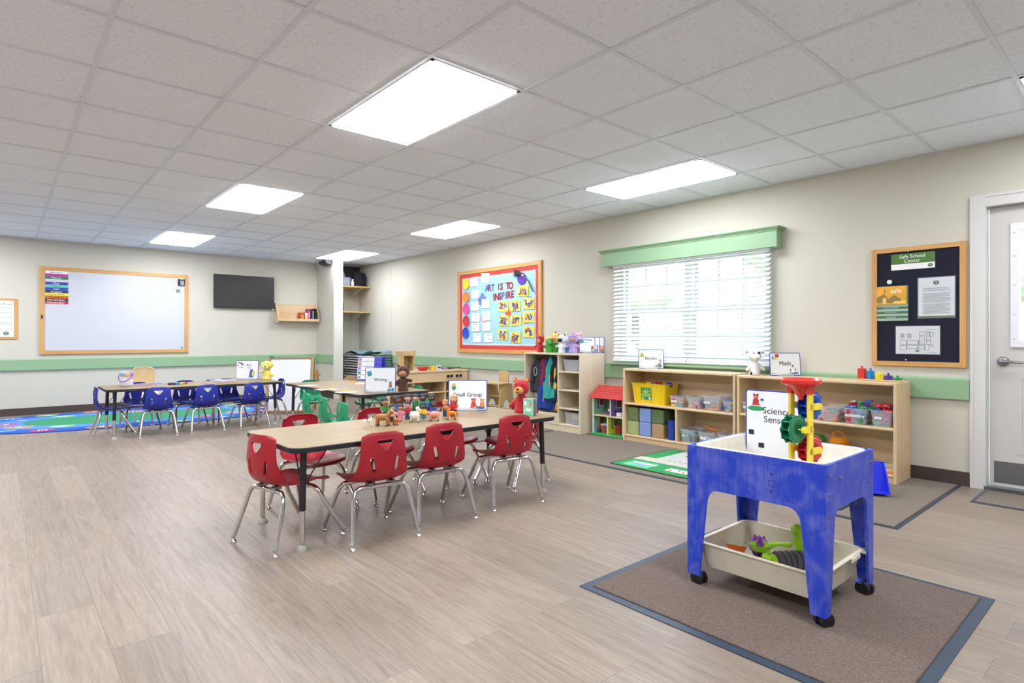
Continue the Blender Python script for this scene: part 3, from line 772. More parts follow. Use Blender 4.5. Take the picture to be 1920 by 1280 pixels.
FX = M.Rotation(PI/2, 4, 'X')
P('side_panel', panel(hx, M.Translation((0, -hy+th, 0)) @ FX), t, ang=30)
P('side_panel', panel(hx, M.Translation((0, hy, 0)) @ FX), t, ang=30)
P('side_panel', panel(hy-th-.0005, M.Rotation(-PI/2, 4, 'Z') @ M.Translation((0, -hx+th, 0)) @ FX), t, ang=30)
P('side_panel', panel(hy-th-.0005, M.Rotation(PI/2, 4, 'Z') @ M.Translation((0, -hx+th, 0)) @ FX), t, ang=30)
def tub(w, d, h, r, z0, m, taper=.02, rim=.014, wall=.005):
    b = MB(); b.use(m); seg = 5
    def ring(dw, z, rad): return [(x, y, z) for x, y in rrect(w+dw, d+dw, max(rad, .004), seg)]
    rings = [ring(-2*taper, z0, r), ring(0, z0+h-.004, r), ring(2*rim, z0+h-.004, r+rim), ring(2*rim, z0+h, r+rim), ring(-2*wall, z0+h, r), ring(-2*taper-2*wall, z0+wall, r)]
    n = len(rings[0]); pts = [p for q in rings for p in q]; fs = []
    for a in range(5):
        for k in range(n): fs.append([a*n+k, a*n+(k+1) % n, (a+1)*n+(k+1) % n, (a+1)*n+k])
    fs.append(list(range(n))[::-1]); fs.append(list(range(5*n, 6*n)))
    return b._add(pts, fs)
CREAM = mat('#d9d2bd', .4, var=(12, .08), name='cream_plastic')
P('tub', tub(2*hx-2*th-.03, 2*hy-2*th-.03, .17, .04, .43, mat('#e6e1d2', .4, var=(20, .1))), t, 'cream plastic inner tub')
for px_, z in ((-.215, .56), (-.215, .49), (-.215, .41), (.215, .55), (.215, .47), (-.11, .535)):
    P('bolt', MB().lathe([(.007, 0), (.007, .002), (.004, .004)], 12, STEEL, M.Translation((px_, -hy, z)) @ FX), t, 'steel bolt head')
mk_ = MB(T=M.Translation((-hx, 0, 0)) @ M.Rotation(-PI/2, 4, 'Z'))
for y_, z in ((.083, .535), (.083, .47)): mk_.disc(y_, z, .004, .004, mat('#12173a'))
mk_.flat(rrect(.024, .024, .005, 3, .083, .5), mat('#20327e')); mk_.flat(rrect(.019, .019, .004, 3, .083, .5), BLUEP, y=-.0011)
P('moulded_mark', mk_, t)
for sx in (-1, 1):
    for sy in (-1, 1):
        x, y = sx*(hx-.035), sy*(hy-.028)
        P('caster_plate', MB().box((x, y, .053), (.05, .045, .006), BLUEP).cyl((x, y, .04), (x, y, .052), .008, None, 10, STEEL), t)
        c = MB(); a = R(25+40*sx*sy); ux, uy = math.cos(a), math.sin(a)
        cc = (x+.008*uy, y-.008*ux, .0255)
        for k in (-1, 1): c.cyl((cc[0]+ux*k*.006, cc[1]+uy*k*.006, .0305), (cc[0]+ux*k*.023, cc[1]+uy*k*.023, .0305), .0305, .028, 20, BLACK)
        c.cyl((cc[0]-ux*.007, cc[1]-uy*.007, .0255), (cc[0]+ux*.007, cc[1]+uy*.007, .0255), .012, None, 10, BLACK)
        c.ell((cc[0], cc[1], .038), (.014, .026, .018), BLACK, M.Rotation(a, 4, 'Z')).box((cc[0]-uy*.026, cc[1]+ux*.026, .03), (.014, .014, .005), BLACK, a)
        P('caster', c, t)
tr = thing('storage_tray', 'shallow cream plastic tray of toys slung between the legs of the blue table', 'tray', (2.467, 1.111, 0))
P('basin', tub(.43, .50, .105, .03, .085, CREAM, .018, .012), tr)
P('finger_grip', MB().box((.1, -.2635, .178), (.09, .005, .018), CREAM, bev=.002), tr)
for sx in (-1, 1):
    for sy in (-1, 1): P('hanger_lug', MB().box((sx*.205, sy*.262, .182), (.04, .02, .012), CREAM), tr)

# science sign standing in the tub
bd = thing('sign_board', 'white Science Sensory sign with blue edge standing in the blue sand table', 'sign', (2.655, 1.215, .452), RW)
bw, bh = .27, .365
P('panel', MB().flat(rrect(bw, bh, .014, 4, 0, bh/2), mat('#2b3f9c', .4), y=.004, th=.006).flat(rrect(bw-.012, bh-.012, .01, 4, 0, bh/2), mat('#e9eef4', .3), y=-.002, th=.0006), bd)
s_ = MB().text('Science', .043, .012, bh-.092, BLACK, w=.0034).text('Sensory', .043, .022, bh-.132, BLACK, w=.0034)
P('lettering', s_, bd)
def little_bear(b, u, v, s, body, face, y=-.0030, mate=True):
    b.disc(u, v, .34*s, .40*s, body, y).disc(u, v+.55*s, .27*s, .25*s, body, y-.0003).disc(u-.22*s, v+.76*s, .1*s, .1*s, body, y-.0002).disc(u+.22*s, v+.76*s, .1*s, .1*s, body, y-.0002)
    b.disc(u-.03*s, v+.5*s, .13*s, .1*s, face, y-.0007).disc(u-.03*s, v+.54*s, .03*s, .025*s, BLACK, y-.001).disc(u-.3*s, v-.3*s, .14*s, .1*s, body, y-.0002).disc(u+.3*s, v-.3*s, .14*s, .1*s, body, y-.0002)
    b.disc(u-.1*s, v+.63*s, .025*s, .03*s, BLACK, y-.001).disc(u+.1*s, v+.63*s, .025*s, .03*s, BLACK, y-.001)
pic = MB(); pic.disc(-.085, bh-.087, .04, .012, mat('#2e9a5e', .5), -.0028); little_bear(pic, -.085, bh-.055, .043, mat('#b3342f', .5), mat('#e8b765', .5))
pic.disc(-.055, bh-.045, .008, .006, mat('#3b4aa8', .5), -.0038)
P('illustration', pic, bd)
P('magnet', MB().rect(-.119, -.094, .155, .177, mat('#1b1d25', .6), -.0035), bd); P('magnet', MB().rect(-.072, -.046, .098, .12, mat('#1b1d25', .6), -.0035), bd)
for sx_ in (-1, 1): P('stand_foot', MB().box((sx_*.09, 0, .004), (.02, .05, .006), clear()), bd)

# water wheel tower
t = thing('water_wheel_tower', 'yellow water wheel tower with red funnel standing in the blue sand table', 'toy', (2.43, 1.005, .437), R(-10))
YM_ = mat('#f1d945', .35); base = MB().prism(rrect(.16, .13, .02), 0, .012, mat('#2aa3b8', .35)); P('base', base, t, 'teal base plate')
p = MB()
for sy in (-1, 1):
    p.prism(rrect(.028, .014, .004, 3, 0, sy*.04), .01, .415, YM_)
P('post', p, t)
FU = mat('#d8322d', .25, coat=.3)
f = MB().lathe([(.009, .372), (.012, .385), (.045, .425), (.062, .433), (.074, .437), (.077, .443), (.077, .453), (.072, .458), (.064, .454), (.045, .434), (.010, .39)], 32, FU).box((0, -.04, .385), (.034, .02, .04), FU, X=M.Translation((0, 0, .032))).box((0, .04, .385), (.034, .02, .04), FU, X=M.Translation((0, 0, .032)))
P('funnel', f, t, 'red funnel')
def wheel(cx_, cz_, hexc):
    b = MB(); b.use(mat(hexc, .28, coat=.2)); n = 80; pts = []; r0 = .056
    X = M.Translation((cx_, 0, cz_)) @ M.Rotation(PI/2, 4, 'X')
    o = [((r0+.004*max(-.55, math.cos(10*a)))*math.cos(a), (r0+.004*max(-.55, math.cos(10*a)))*math.sin(a)) for a in [2*PI*i/n for i in range(n)]]
    for z0, z1 in ((.016, .0195), (-.0195, -.016)): 
        b.prism(o, z0, z1, None, X)
    for i in range(10):
        a = 2*PI*i/10; b.prism([(.018*math.cos(a), .018*math.sin(a)), (.054*math.cos(a-.03), .054*math.sin(a-.03)), (.054*math.cos(a+.03), .054*math.sin(a+.03)), (.018*math.cos(a+.1), .018*math.sin(a+.1))], -.016, .016, None, X)
    b.cyl((0, 0, -.019), (0, 0, .019), .02, None, 24, None, True, X)
    b.lathe([(.046, .0192), (.042, .0225), (.030, .0225), (.024, .0195)], 32, None, X).lathe([(.024, -.0195), (.030, -.0225), (.042, -.0225), (.046, -.0192)], 32, None, X)
    return b
arms = MB()
for cx_, cz_, hexc, lb in ((.062, .346, '#1f55b8', 'blue water wheel'), (-.050, .258, '#127a55', 'green water wheel'), (.062, .169, '#c9262e', 'red water wheel')):
    P('wheel', wheel(cx_, cz_, hexc), t, lb, 30)
    for sy in (-1, 1):
        e = cx_*.92; arms.prism(rrect(abs(e)+.03, .026, .0125, 4, e/2, cz_), -.003, .004, YM_, M.Translation((0, sy*.043, 0)) @ M.Rotation(PI/2, 4, 'X'))
        arms.cyl((e, sy*.043-.006, cz_), (e, sy*.043+.006, cz_), .008, None, 14, YM_)
    arms.cyl((cx_*.92, -.042, cz_), (cx_*.92, .042, cz_), .003, None, 8, YM_)
P('axle_arm', arms, t)

# toys in the tray below
LIME = mat('#aade30', .3); PURP = mat('#7a2a93', .3); ORG = mat('#ea7a25', .35); DG = mat('#58565c', .4)
b = MB().ell((0, 0, .028), (.034, .032, .03), PURP)
for k in (-1, 0, 1): b.tube([(.0342*math.cos(a)*math.cos(k*.25), k*.014+.0*a, .028+.031*math.sin(a)) for a in [R(20*i) for i in range(18)]], .0022, 6, PURP, True)
solo('toy_scoop_ball', b, 'round purple grooved toy in the tray under the blue table', 'toy', (2.547, 1.235, .0935), .3).scale = (1.35,)*3
t = thing('sand_scoop', 'lime green sand scoop with long handle lying in the tray', 'toy', (2.545, 1.17, .1), R(60))
t.scale = (1.25,)*3
P('scoop_bowl', MB().lathe([(.004, .0), (.02, .006), (.03, .026), (.031, .028), (.018, .009), (.003, .004)], 20, LIME, M.Translation((0, .05, .02)), 1, 1.3), t)
P('handle', MB().tube([(0, .02, .036), (0, -.01, .044), (0, -.04, .04), (.02, -.08, .03)], [.013, .009, .008, .011], 10, LIME), t)
t = thing('sand_shovel', 'lime green shovel with rounded grip standing up out of the tray', 'toy', (2.575, 1.062, .0935), R(40))
t.scale = (1.1,)*3
P('blade', MB().ell((0, -.02, .022), (.045, .035, .02), LIME), t); P('handle', MB().tube([(0, 0, .03), (-.01, .012, .07), (-.018, .02, .115)], [.016, .009, .013], 10, LIME).box((-.008, .012, .07), (.012, .03, .07), LIME, M.Rotation(R(-15), 4, 'X'), .003), t); P('grip', MB().ell((-.02, .022, .135), (.027, .022, .026), LIME), t)
t = thing('sand_roller', 'grey ribbed sand roller with lime green frame in the tray', 'toy', (2.435, 1.06, .0935), R(-35))
t.scale = (1.3,)*3
r_ = MB()
for k in range(5): r_.cyl((-.036+k*.018, 0, .034), (-.024+k*.018, 0, .034), .033, None, 26, DG)
r_.cyl((-.04, 0, .034), (.04, 0, .034), .028, None, 20, DG); P('roller', r_, t, 'dark grey ribbed drum')
P('frame', MB().cyl((-.05, 0, .032), (-.043, 0, .032), .026, None, 20, LIME).cyl((.043, 0, .032), (.05, 0, .032), .026, None, 20, LIME).tube([(-.047, .0, .04), (-.047, .05, .035), (-.02, .07, .03), (-.01, .12, .026)], [.009, .009, .009, .011], 8, LIME).tube([(.047, 0, .04), (.047, .05, .035), (.0, .07, .03)], .008, 8, LIME), t)
P('axle', MB().cyl((-.054, 0, .032), (.054, 0, .032), .005, None, 8, BLACK), t)
b = MB().ell((0, 0, .018), (.022, .014, .014), PURP).ell((.02, .02, .02), (.014, .014, .014), PURP)
solo('toy_piece', b, 'small purple toy piece behind the grey sand roller', 'toy', (2.515, 1.0, .0935))
b = MB().lathe([(.004, .0), (.022, .006), (.033, .03), (.035, .031), (.02, .009), (.003, .003)], 22, ORG, M.Rotation(R(18), 4, 'Y') @ M.Translation((0, 0, .008))).tube([(-.02, -.01, .02), (-.06, -.02, .016), (-.075, .0, .016), (-.06, .02, .016), (-.025, .012, .02)], .005, 8, ORG)
solo('sand_scoop', b, 'orange sand scoop with loop handle at the left of the tray', 'toy', (2.40, 1.265, .105), R(20)).scale = (1.3,)*3
b = MB()
for k in range(6): b.tube([(-.04+.005*k, -.03+.012*k, .012), (.0, -.028+.012*k, .018), (.04, -.03+.012*k, .012)], .0035, 6, mat('#2f78c2', .35))
b.tube([(.03, -.035, .012), (.035, 0, .014), (.03, .035, .012)], .0045, 6, mat('#2f78c2', .35))
solo('sand_rake', b, 'small blue toy rake lying beside the orange scoop', 'toy', (2.345, 1.24, .0935), .9).scale = (.8,)*3
b = MB().lathe([(.02, 0), (.026, .004), (.026, .008), (.01, .012)], 16, mat('#2f78c2', .35)); solo('toy_piece', b, 'small blue disc in the tray by the lime green scoop', 'toy', (2.44, 1.195, .0935))
# dustpan behind the sand table
t = thing('dust_pan', 'bright blue plastic dustpan standing on the town rug behind the blue table', 'dustpan', (3.50, 1.06, 0), R(-20))
t.location = (4.435, 1.385, .019); t.rotation_euler = (0, 0, R(-60))
DP = mat('#2436d6', .3)
b = MB(); L_ = .19
b.box((0, 0, .10), (L_, .006, .19), DP, M.Rotation(R(-12), 4, 'X'), .002).box((0, -.055, .012), (L_*1.05, .11, .006), DP)
for s_ in (-1, 1): b.prism([(-.11, .01), (.0, .01), (.025, .19), (.01, .195), (-.05, .12), (-.11, .03)], -.003, .003, DP, M.Translation((s_*L_/2, 0, 0)) @ M(((0, 0, 1, 0), (1, 0, 0, 0), (0, 1, 0, 0), (0, 0, 0, 1))))
b.tube([(-L_/2, .03, .195), (0, .034, .20), (L_/2, .03, .195)], .006, 6, DP)
P('pan', b, t); P('handle', MB().tube([(0, .03, .19), (0, .06, .14), (0, .09, .06)], [.012, .011, .013], 10, DP), t)
# ------------------------------------------------------------------ things on the back wall
def picframe(b, w, h, fw, fd, m1, m2):
    # four frame rails, back at y=0, bottom at z=0, centred in x
    b.span(-w/2+.003, w/2-.003, -fd, -.001, h-fw, h-.001, m1).span(-w/2+.003, w/2-.003, -fd, -.001, .001, fw, m1)
    b.span(-w/2, -w/2+fw, -fd-.0008, 0, 0, h, m2).span(w/2-fw, w/2, -fd-.0008, 0, 0, h, m2)
bx0, bx1, bz0, bz1 = .39, 2.23, .832, 2.058
wb = thing('whiteboard', 'large whiteboard with oak frame on the back wall', 'whiteboard', ((bx0+bx1)/2, YB, bz0))
wW, wH = bx1-bx0, bz1-bz0
b = MB(); picframe(b, wW, wH, .052, .028, OAK, OAKV); P('frame', b, wb)
P('writing_surface', MB().box((0, -.010, wH/2), (wW-.09, .014, wH-.09), mat('#c6c9d1', .25, name='dry_erase_white')), wb)
P('frame_clip', MB().box((-wW/2+.026, -.031, .52), (.018, .006, .05), BLACK), wb)
b = MB().flat([(0, 0), (.03, .004), (.024, .03), (-.006, .02)], mat('#4f9a5e', .5), y=-.0178, X=M.Translation((wW/2-.10, 0, .06)))
P('corner_mark', b, wb)
BF = YB-.0175
months = [('January', '#e9e9ee', '#3a3a3f'), ('February', '#c43fa0', '#7a2060'), ('March', '#1d7a4f', '#f0f0f0'), ('May', '#3a2ea0', '#e9e9f5'), ('June', '#5fc2a4', '#2a6a58'), ('July', '#2145b5', '#e9e9f5'), ('August', '#3a2f33', '#f0f0f0'), ('September', '#e6dc4a', '#8a8440'), ('October', '#c9602f', '#7a3018'), ('November', '#1d1f26', '#f0f0f0'), ('December', '#b8293b', '#f0f0f0')]
z = 2.000; x0 = .452
for i, (mn, c1, c2) in enumerate(months):
    if i == 3: z -= .040
    t = solo('month_card', MB().box((.128, -.0015, -.019), (.256, .003, .0375), mat(c1, .6)), '%s month card reading %s on the whiteboard' % (['white', 'magenta', 'green', 'indigo', 'turquoise', 'blue', 'dark brown', 'yellow', 'orange', 'black', 'red'][i], mn), 'card', (x0, BF, z), 0, 'month cards on the whiteboard')
    P('lettering', MB().text(mn, .034, .122, -.019, mat(c2, .6), w=.0036, sx=1.35, maxw=.236).rect(.243, .250, -.034, -.028, mat('#cfcfd6' if i % 2 else '#555555', .6), -.0031), t)
    z -= .0385
t = thing('pocket_timer', 'small black clip-on pocket with grey screen at the top right of the whiteboard', 'timer', (2.085+.05, BF, 1.885))
P('case', MB().box((0, -.012, .05), (.10, .024, .105), BLACK, bev=.006), t); P('screen', MB().box((.008, -.026, .042), (.05, .004, .07), mat('#8f979f', .3), M.Rotation(R(-8), 4, 'Y')), t)
P('sheet', MB().box((.0, -.02, .105), (.045, .002, .03), PAPER, M.Rotation(R(-15), 4, 'Y')), t)
b = MB().box((0, -.004, 0), (.045, .007, .042), mat('#2f5f54', .5)); o = solo('magnet_clip', b, 'small dark green magnet with white letters under the black pocket on the whiteboard', 'magnet', (2.09, BF, 1.80))
P('lettering', MB().text('15', .034, 0, 0, mat('#e8e8e8'), w=.0085), o)

tv = thing('television', 'flat black wall television right of the whiteboard', 'television', (3.08, YB, 1.56))
P('screen', MB().box((0, -.062, .272), (.955, .006, .535), mat('#2e2c2b', .28, name='dark_screen')), tv)
P('case', MB().box((0, -.045, .272), (.965, .034, .55), BLACK, bev=.004), tv)
P('wall_bracket', MB().box((0, -.018, .27), (.4, .034, .3), BLACK).box((.46, -.045, -.008), (.04, .03, .016), mat('#c9ccd2', .3)), tv)

# poster at the left edge
po = thing('framed_poster', 'oak framed rules poster cut off by the left edge of the picture', 'poster', (-.145, YB, 1.045))
P('frame', MB().flat(rrect(.61, .547, .02, 4, 0, .2735), OAK, y=0, th=.014), po)
P('sheet', MB().rect(-.265, .265, .03, .517, mat('#e9edf1', .35), -.0145), po)
b = MB(); G3 = mat('#5a5f66', .6)
for s_, y_, u, sz in (('Rules of the Road', .472, -.01, .045), ('Be a good listener: eyes front, mouth small and', .42, -.03, .026), ('Use kind words, use listening ears and', .355, -.01, .026), ('Keep helping hands and feet', .29, -.01, .026), ('Take care: use walking feet and', .225, -.01, .026), ('be safe in the school', .2, -.02, .026), ('Every friend learning. This poster stays here to', .145, 0, .017), ('show how we all work together', .128, 0, .017)):
    b.text(s_, sz, .245, y_, G3, w=.0155, align='RIGHT', maxw=.48)
P('lettering', b, po)
def seal(u, v, r, y, X=None):
    b = MB(T=X or M()); gr = mat('#3f6a46', .5); b.disc(u, v, r, r*.8, gr, y).disc(u, v, r*.86, r*.68, mat('#cfdccb', .5), y-.0003).disc(u, v, r*.8, r*.62, gr, y-.0006)
    b.flat([(u-r*.3, v+r*.15), (u, v+r*.3), (u+r*.35, v+r*.3), (u+r*.1, v), (u+r*.2, v-r*.25), (u, v-r*.1), (u-r*.2, v-r*.25), (u-r*.1, v)], mat('#e8efe6', .5), y=y-.0009)
    return b
P('seal', seal(.185, .075, .032, -.0155), po)

# small bookshelf with books
sx0, sx1 = 3.585, 4.325
bs = thing('wall_bookshelf', 'small maple wall shelf with slanted ends between television and corner', 'shelf', ((sx0+sx1)/2, YB, 1.325))
w_ = (sx1-sx0)/2
for s in (-1, 1): P('end_panel', MB().prism([(0, 0), (-.155, 0), (-.175, .03), (-.175, .13), (-.04, .345), (0, .345)], -.009, .009, MAPLE, M.Translation((s*(w_-.009), 0, 0)) @ M(((0, 0, 1, 0), (1, 0, 0, 0), (0, 1, 0, 0), (0, 0, 0, 1)))), bs)
P('back_panel', MB().span(-w_+.018, w_-.018, -.012, 0, .03, .335, MAPLEX), bs)
P('shelf_board', MB().span(-w_+.018, w_-.018, -.16, -.012, .035, .05, MAPLEX), bs)
P('front_lip', MB().span(-w_+.018, w_-.018, -.172, -.16, .03, .075, MAPLEX), bs)
def book(name, label, x, y, z, w, d, h, c, c2=None, rz=0, group=None, parts=True, pages='#e8e4d8'):
    t = thing(name, label, 'book', (x, y, z), rz, group)
    P('pages', MB().box((0, 0, h/2), (w-.004, d-.004, h-.006), mat(pages, .8)), t)
    cv = MB(); m = mat(c, .45); cv.box((-w/2+.001, 0, h/2), (.002, d, h), m).box((w/2-.001, 0, h/2), (.002, d, h), m).box((0, -d/2+.001, h/2), (w, .002, h), m)
    P('cover', cv, t)
    if c2: P('spine_label', MB().box((0, -d/2-.0006, h*.45), (w*.7, .001, h*.5), mat(c2, .5)), t)
    return t
ZS = 1.375; BX = YB-.09
for x, wd, h, c, c2, lb in ((4.02, .065, .135, '#c04a2c', '#d98a3a', 'short orange-red book, leftmost of the books on the wall shelf'), (4.092, .05, .13, '#e9eef2', '#f0c04a', 'white book with yellow foot beside the orange-red one on the wall shelf'), (4.145, .04, .205, '#a63a83', '#d990b8', 'tall magenta book on the wall shelf'), (4.185, .024, .2, '#1e1e22', None, 'thin black book on the wall shelf'), (4.215, .024, .17, '#c9b25a', '#7fb2e0', 'thin tan and light blue book on the wall shelf'), (4.262, .05, .21, '#15172b', None, 'thick navy binder at the right end of the wall shelf')):
    book('book', lb, x, BX, ZS, wd, .13, h, c, c2, 0, 'books on the small wall shelf')

# speaker in the top corner of the partition
sp = thing('wall_speaker', 'small black speaker tilted under the ceiling on the partition', 'speaker', (4.315, 9.86, 2.33))
P('case', MB().prism([(0, 0), (-.09, .03), (-.11, .075), (0, .085)], -.15, .15, BLACK, M(((1, 0, 0, 0), (0, 0, 1, 0), (0, 1, 0, 0), (0, 0, 0, 1)))), sp)
P('wall_bracket', MB().box((.015, 0, .05), (.035, .05, .05), BLACK), sp)

# alcove shelves
SHW = wood('#d6b77c', '#c4a264', .45, 'x', 10, 'shelf_pine')
for z, lb in ((2.0, 'upper pine shelf in the storage alcove behind the white post'), (1.535, 'lower pine shelf in the storage alcove behind the white post')):
    t = thing('wall_shelf', lb, 'shelf', (4.845, 10.17, z))
    P('board', MB().box((0, 0, 0), (.67, .46, .025), SHW), t)
    P('bracket', MB().prism([(-.20, .0), (.225, .0), (.225, -.14), (.2, -.14)], -.008, .008, WHITE, M.Translation((.19, 0, -.013)) @ M(((0, 0, 1, 0), (1, 0, 0, 0), (0, 1, 0, 0), (0, 0, 0, 1)))), t)
b = MB().box((0, -.006, .6), (.025, .012, 1.35), mat('#d5d5d0', .4))
for k in range(40): b.box((0, -.0125, -.05+k*.034), (.006, .002, .016), mat('#77776f', .5))
solo('shelf_standard', b, 'white slotted metal shelf standard on the alcove wall', 'bracket rail', (5.035, YB-.001, .95))
cv = MB()  # dark upright strips across the alcove back, above the upper shelf
for k in range(27): 
    u = -.335+k*.025; cv.box((u, .006*math.sin(k*1.7), .18), (.028, .006+.004*(k % 3), .36), mat('#4a4448', .8, var=(14, .25)), R(8*math.sin(k*2.1)))
tag(P('dark_backdrop', cv, None, None, 35, (4.845, 10.37, 2.05)), 'dark row of upright strips at the back of the alcove above the upper shelf', 'backdrop')
t = thing('tote_bag', 'black soft tote bag on the upper alcove shelf', 'bag', (5.03, 10.10, 2.0125))
P('body', MB().lathe([(.115, 0), (.135, .02), (.14, .12), (.132, .2), (.11, .255), (.06, .27), (.01, .272)], 20, mat('#1c1826', .8, bump=(30, .4)), None, 1.0, .75), t)
P('strap', MB().tube([(.05, -.095, .22), (.075, -.12, .15), (.07, -.125, .07), (.05, -.12, .03)], .006, 6, BLACK), t)
def bintub(name, label, x, y, z, w, d, h, m, rz=0, group=None, cat='bin', lab=None, rim=.01, taper=.014, lid=False):
    t = thing(name, label, cat, (x, y, z), rz, group)
    P('tub', tub(w-2*rim, d-2*rim, h, .018, 0, m, taper, rim, .003), t)
    if lab: 
        P('paper_label', MB().box((lab[1], -d/2+rim+taper*(1-.52)-.0045, h*.52), (lab[2], .0016, .017), PAPER, M.Rotation(R(0), 4, 'X')), t)
        P('lettering', MB().text(lab[0], .011, lab[1], h*.52, mat('#33363c', .7), w=d/2-rim-taper*.48+.0056, maxw=lab[2]*.85), t)
    return t
CLR = clear('#dfe6ee', .26, .18); CLB = clear('#b9c6dc', .4, .2)
bintub('clear_bin', 'clear bin with papers on the upper alcove shelf beside the black bag', 4.72, 10.06, 2.0125, .18, .24, .15, CLB)
solo('paper_stack', MB().box((0, 0, .04), (.13, .18, .05), mat('#d8bfae', .8), .05).box((.01, 0, .08), (.1, .15, .03), mat('#c8755c', .8), .2), 'stack of pinkish papers in the clear bin on the upper alcove shelf', 'papers', (4.72, 10.06, 2.02))
b = MB().lathe([(.012, .0), (.02, .004), (.028, .02), (.028, .085), (.018, .1), (.012, .105), (.012, .112), (.02, .115), (.02, .128)], 16, mat('#f4f4f4', .3)); solo('spray_bottle', b, 'small white bottle between clear bin and black bag in the alcove', 'bottle', (4.865, 10.03, 2.0125))
solo('hanging_folder', MB().prism([(-.06, 0), (.05, 0), (.065, .2), (.03, .26), (-.06, .27)], -.012, .012, mat('#77839a', .6), FX), 'grey blue folder standing behind the post on the upper alcove shelf', 'folder', (4.62, 9.98, 2.0125))
solo('black_case', MB().box((0, 0, .025), (.14, .09, .05), BLACK, bev=.008), 'flat black case behind the clear bin on the upper alcove shelf', 'case', (4.74, 10.26, 2.0125))
solo('water_flask', MB().lathe([(.034, 0), (.04, .006), (.04, .15), (.034, .165), (.03, .17)], 18, mat('#27407c', .4)), 'dark blue flask on the lower alcove shelf at the post', 'flask', (4.66, 10.05, 1.5475))

# stacked sleeping cots in the alcove
COT = mat('#7d99a6', .7, bump=(60, .2), name='cot_fabric'); COTE = mat('#6d8488', .5)
first = None; names = 'cots stacked in the storage alcove'
for k in range(16):
    z = .035+k*.0455
    lb = 'sleeping cot with metal rails in the alcove stack'
    if k == 15: lb = 'topmost blue grey sleeping cot of the alcove stack'
    if first is None:
        t = thing('sleeping_cot', lb, 'cot', (4.975, 9.70, z), 0, names)
        P('bed_sheet', MB().box((0, 0, .018), (.28, 1.15, .004), COT), t)
        for s in (-1, 1): P('side_rail', MB().cyl((s*.155, -.56, .012), (s*.155, .56, .012), .0135, None, 10, mat('#d7dadb', .3)), t)
        for s in (-1, 1): P('end_cap', MB().box((0, s*.60, .012), (.33, .05, .040), COTE, bev=.01), t)
        P('name_label', MB().box((.02, -.627, .014), (.07, .004, .022), mat('#2f6fa6', .5)), t)
        first = t
    else:
        t = dup(first, (4.975+.005*math.sin(k*2.3), 9.70, z), R(.8*math.sin(k*1.3)), lb, names)
dz = .035+16*.0455
b = MB(); b.use(COT); N = 24; pts = []; fs = []
for i in range(N+1):
    for j in range(7):
        u = -.62+1.24*i/N; v = -.165+.33*j/6; pts.append((v, u, .028+.03*math.sin(i*.42+.5)+.012*math.sin(j*1.3+i*.2)))
for i in range(N):
    for j in range(6): fs.append([i*7+j, i*7+j+1, (i+1)*7+j+1, (i+1)*7+j])
b._add(pts, fs)
o = solo('cot_sheet', b, 'wavy loose blue grey sheet lying over the cot stack', 'sheet', (4.975, 9.70, dz+.008))
q = o.modifiers.new('s', 'SOLIDIFY'); q.thickness = .005

# ------------------------------------------------------------------ art bulletin board on the window wall
ay0, ay1, az0, az1 = 5.33, 7.14, .845, 2.05
ab = thing('bulletin_board', 'bulletin board with light blue paper, red scalloped border and oak frame', 'bulletin board', (XR, (ay0+ay1)/2, az0), RW)
aw, ah = ay1-ay0, az1-az0
b = MB(); picframe(b, aw, ah, .055, .03, OAK, OAKV); P('frame', b, ab)
P('backing_paper', MB().box((0, -.010, ah/2), (aw-.09, .014, ah-.09), mat('#9fd0e6', .8, bump=(7, .9), var=(5, .06, (1, 1, 3)))), ab)
def scallop(b, w, h, t, m):
    nx, nz = 52, 36
    for side in range(4):
        n = nx if side < 2 else nz; L = w if side < 2 else h; pl = [(-L/2, 0), (L/2, 0)]
        for i in range(n, -1, -1):
            for ph in (0, .5):
                u = -L/2+L*(i-ph)/n
                if u < -L/2: continue
                pl.append((u, -(t+.009*math.cos(2*PI*(i-ph)))))
        if side == 0: f = lambda u, v: (u, h/2+v)
        elif side == 1: f = lambda u, v: (u, -h/2-v)
        elif side == 2: f = lambda u, v: (-w/2-v, u)
        else: f = lambda u, v: (w/2+v, u)
        b.flat([(f(u, v)[0], f(u, v)[1]+ah/2) for u, v in pl], m, y=-.0172-.0004*side)
b = MB(); scallop(b, aw-.1, ah-.1, .075, mat('#e9eef2', .7)); P('scalloped_edge', b, ab, 'white scalloped edge')
b = MB(); b2 = M.Translation((0, -.0022, 0)); b.T = b2; scallop(b, aw-.1, ah-.1, .062, mat('#cf3a34', .6)); P('scalloped_border', b, ab, 'red scalloped border')
def A(px, py): 
    y, z = onx(px, py, XR-.02); return ((ay0+ay1)/2-y, z-az0)      # local u, v on the board
s = MB()
lets = [('A', 0), ('R', 1), ('T', 0), (' ', 0), ('I', 1), ('S', 1), (' ', 0), ('T', 1), ('O', 1)]
rdm, bum = mat('#8f1f2c', .6), mat('#1f72ad', .6)
def glyphs(row, p0, p1, size, cols_):
    u0, v0 = A(*p0); u1, v1 = A(*p1); n = len(row)
    for i, ch in enumerate(row):
        if ch == ' ': continue
        t_ = i/(n-1); s.text(ch, size, u0+(u1-u0)*t_, v0+(v1-v0)*t_, bum if cols_[i] else rdm, w=.0196+.0005*(i % 3), sx=.95, bold=.05)
glyphs('ART IS TO', (913, 540), (958, 535), .125, [1, 0, 1, 0, 0, 0, 0, 0, 0]); glyphs('INSPIRE', (926, 557), (961, 551), .13, [0, 0, 0, 1, 0, 0, 0])
P('lettering', s, ab)
s = MB()
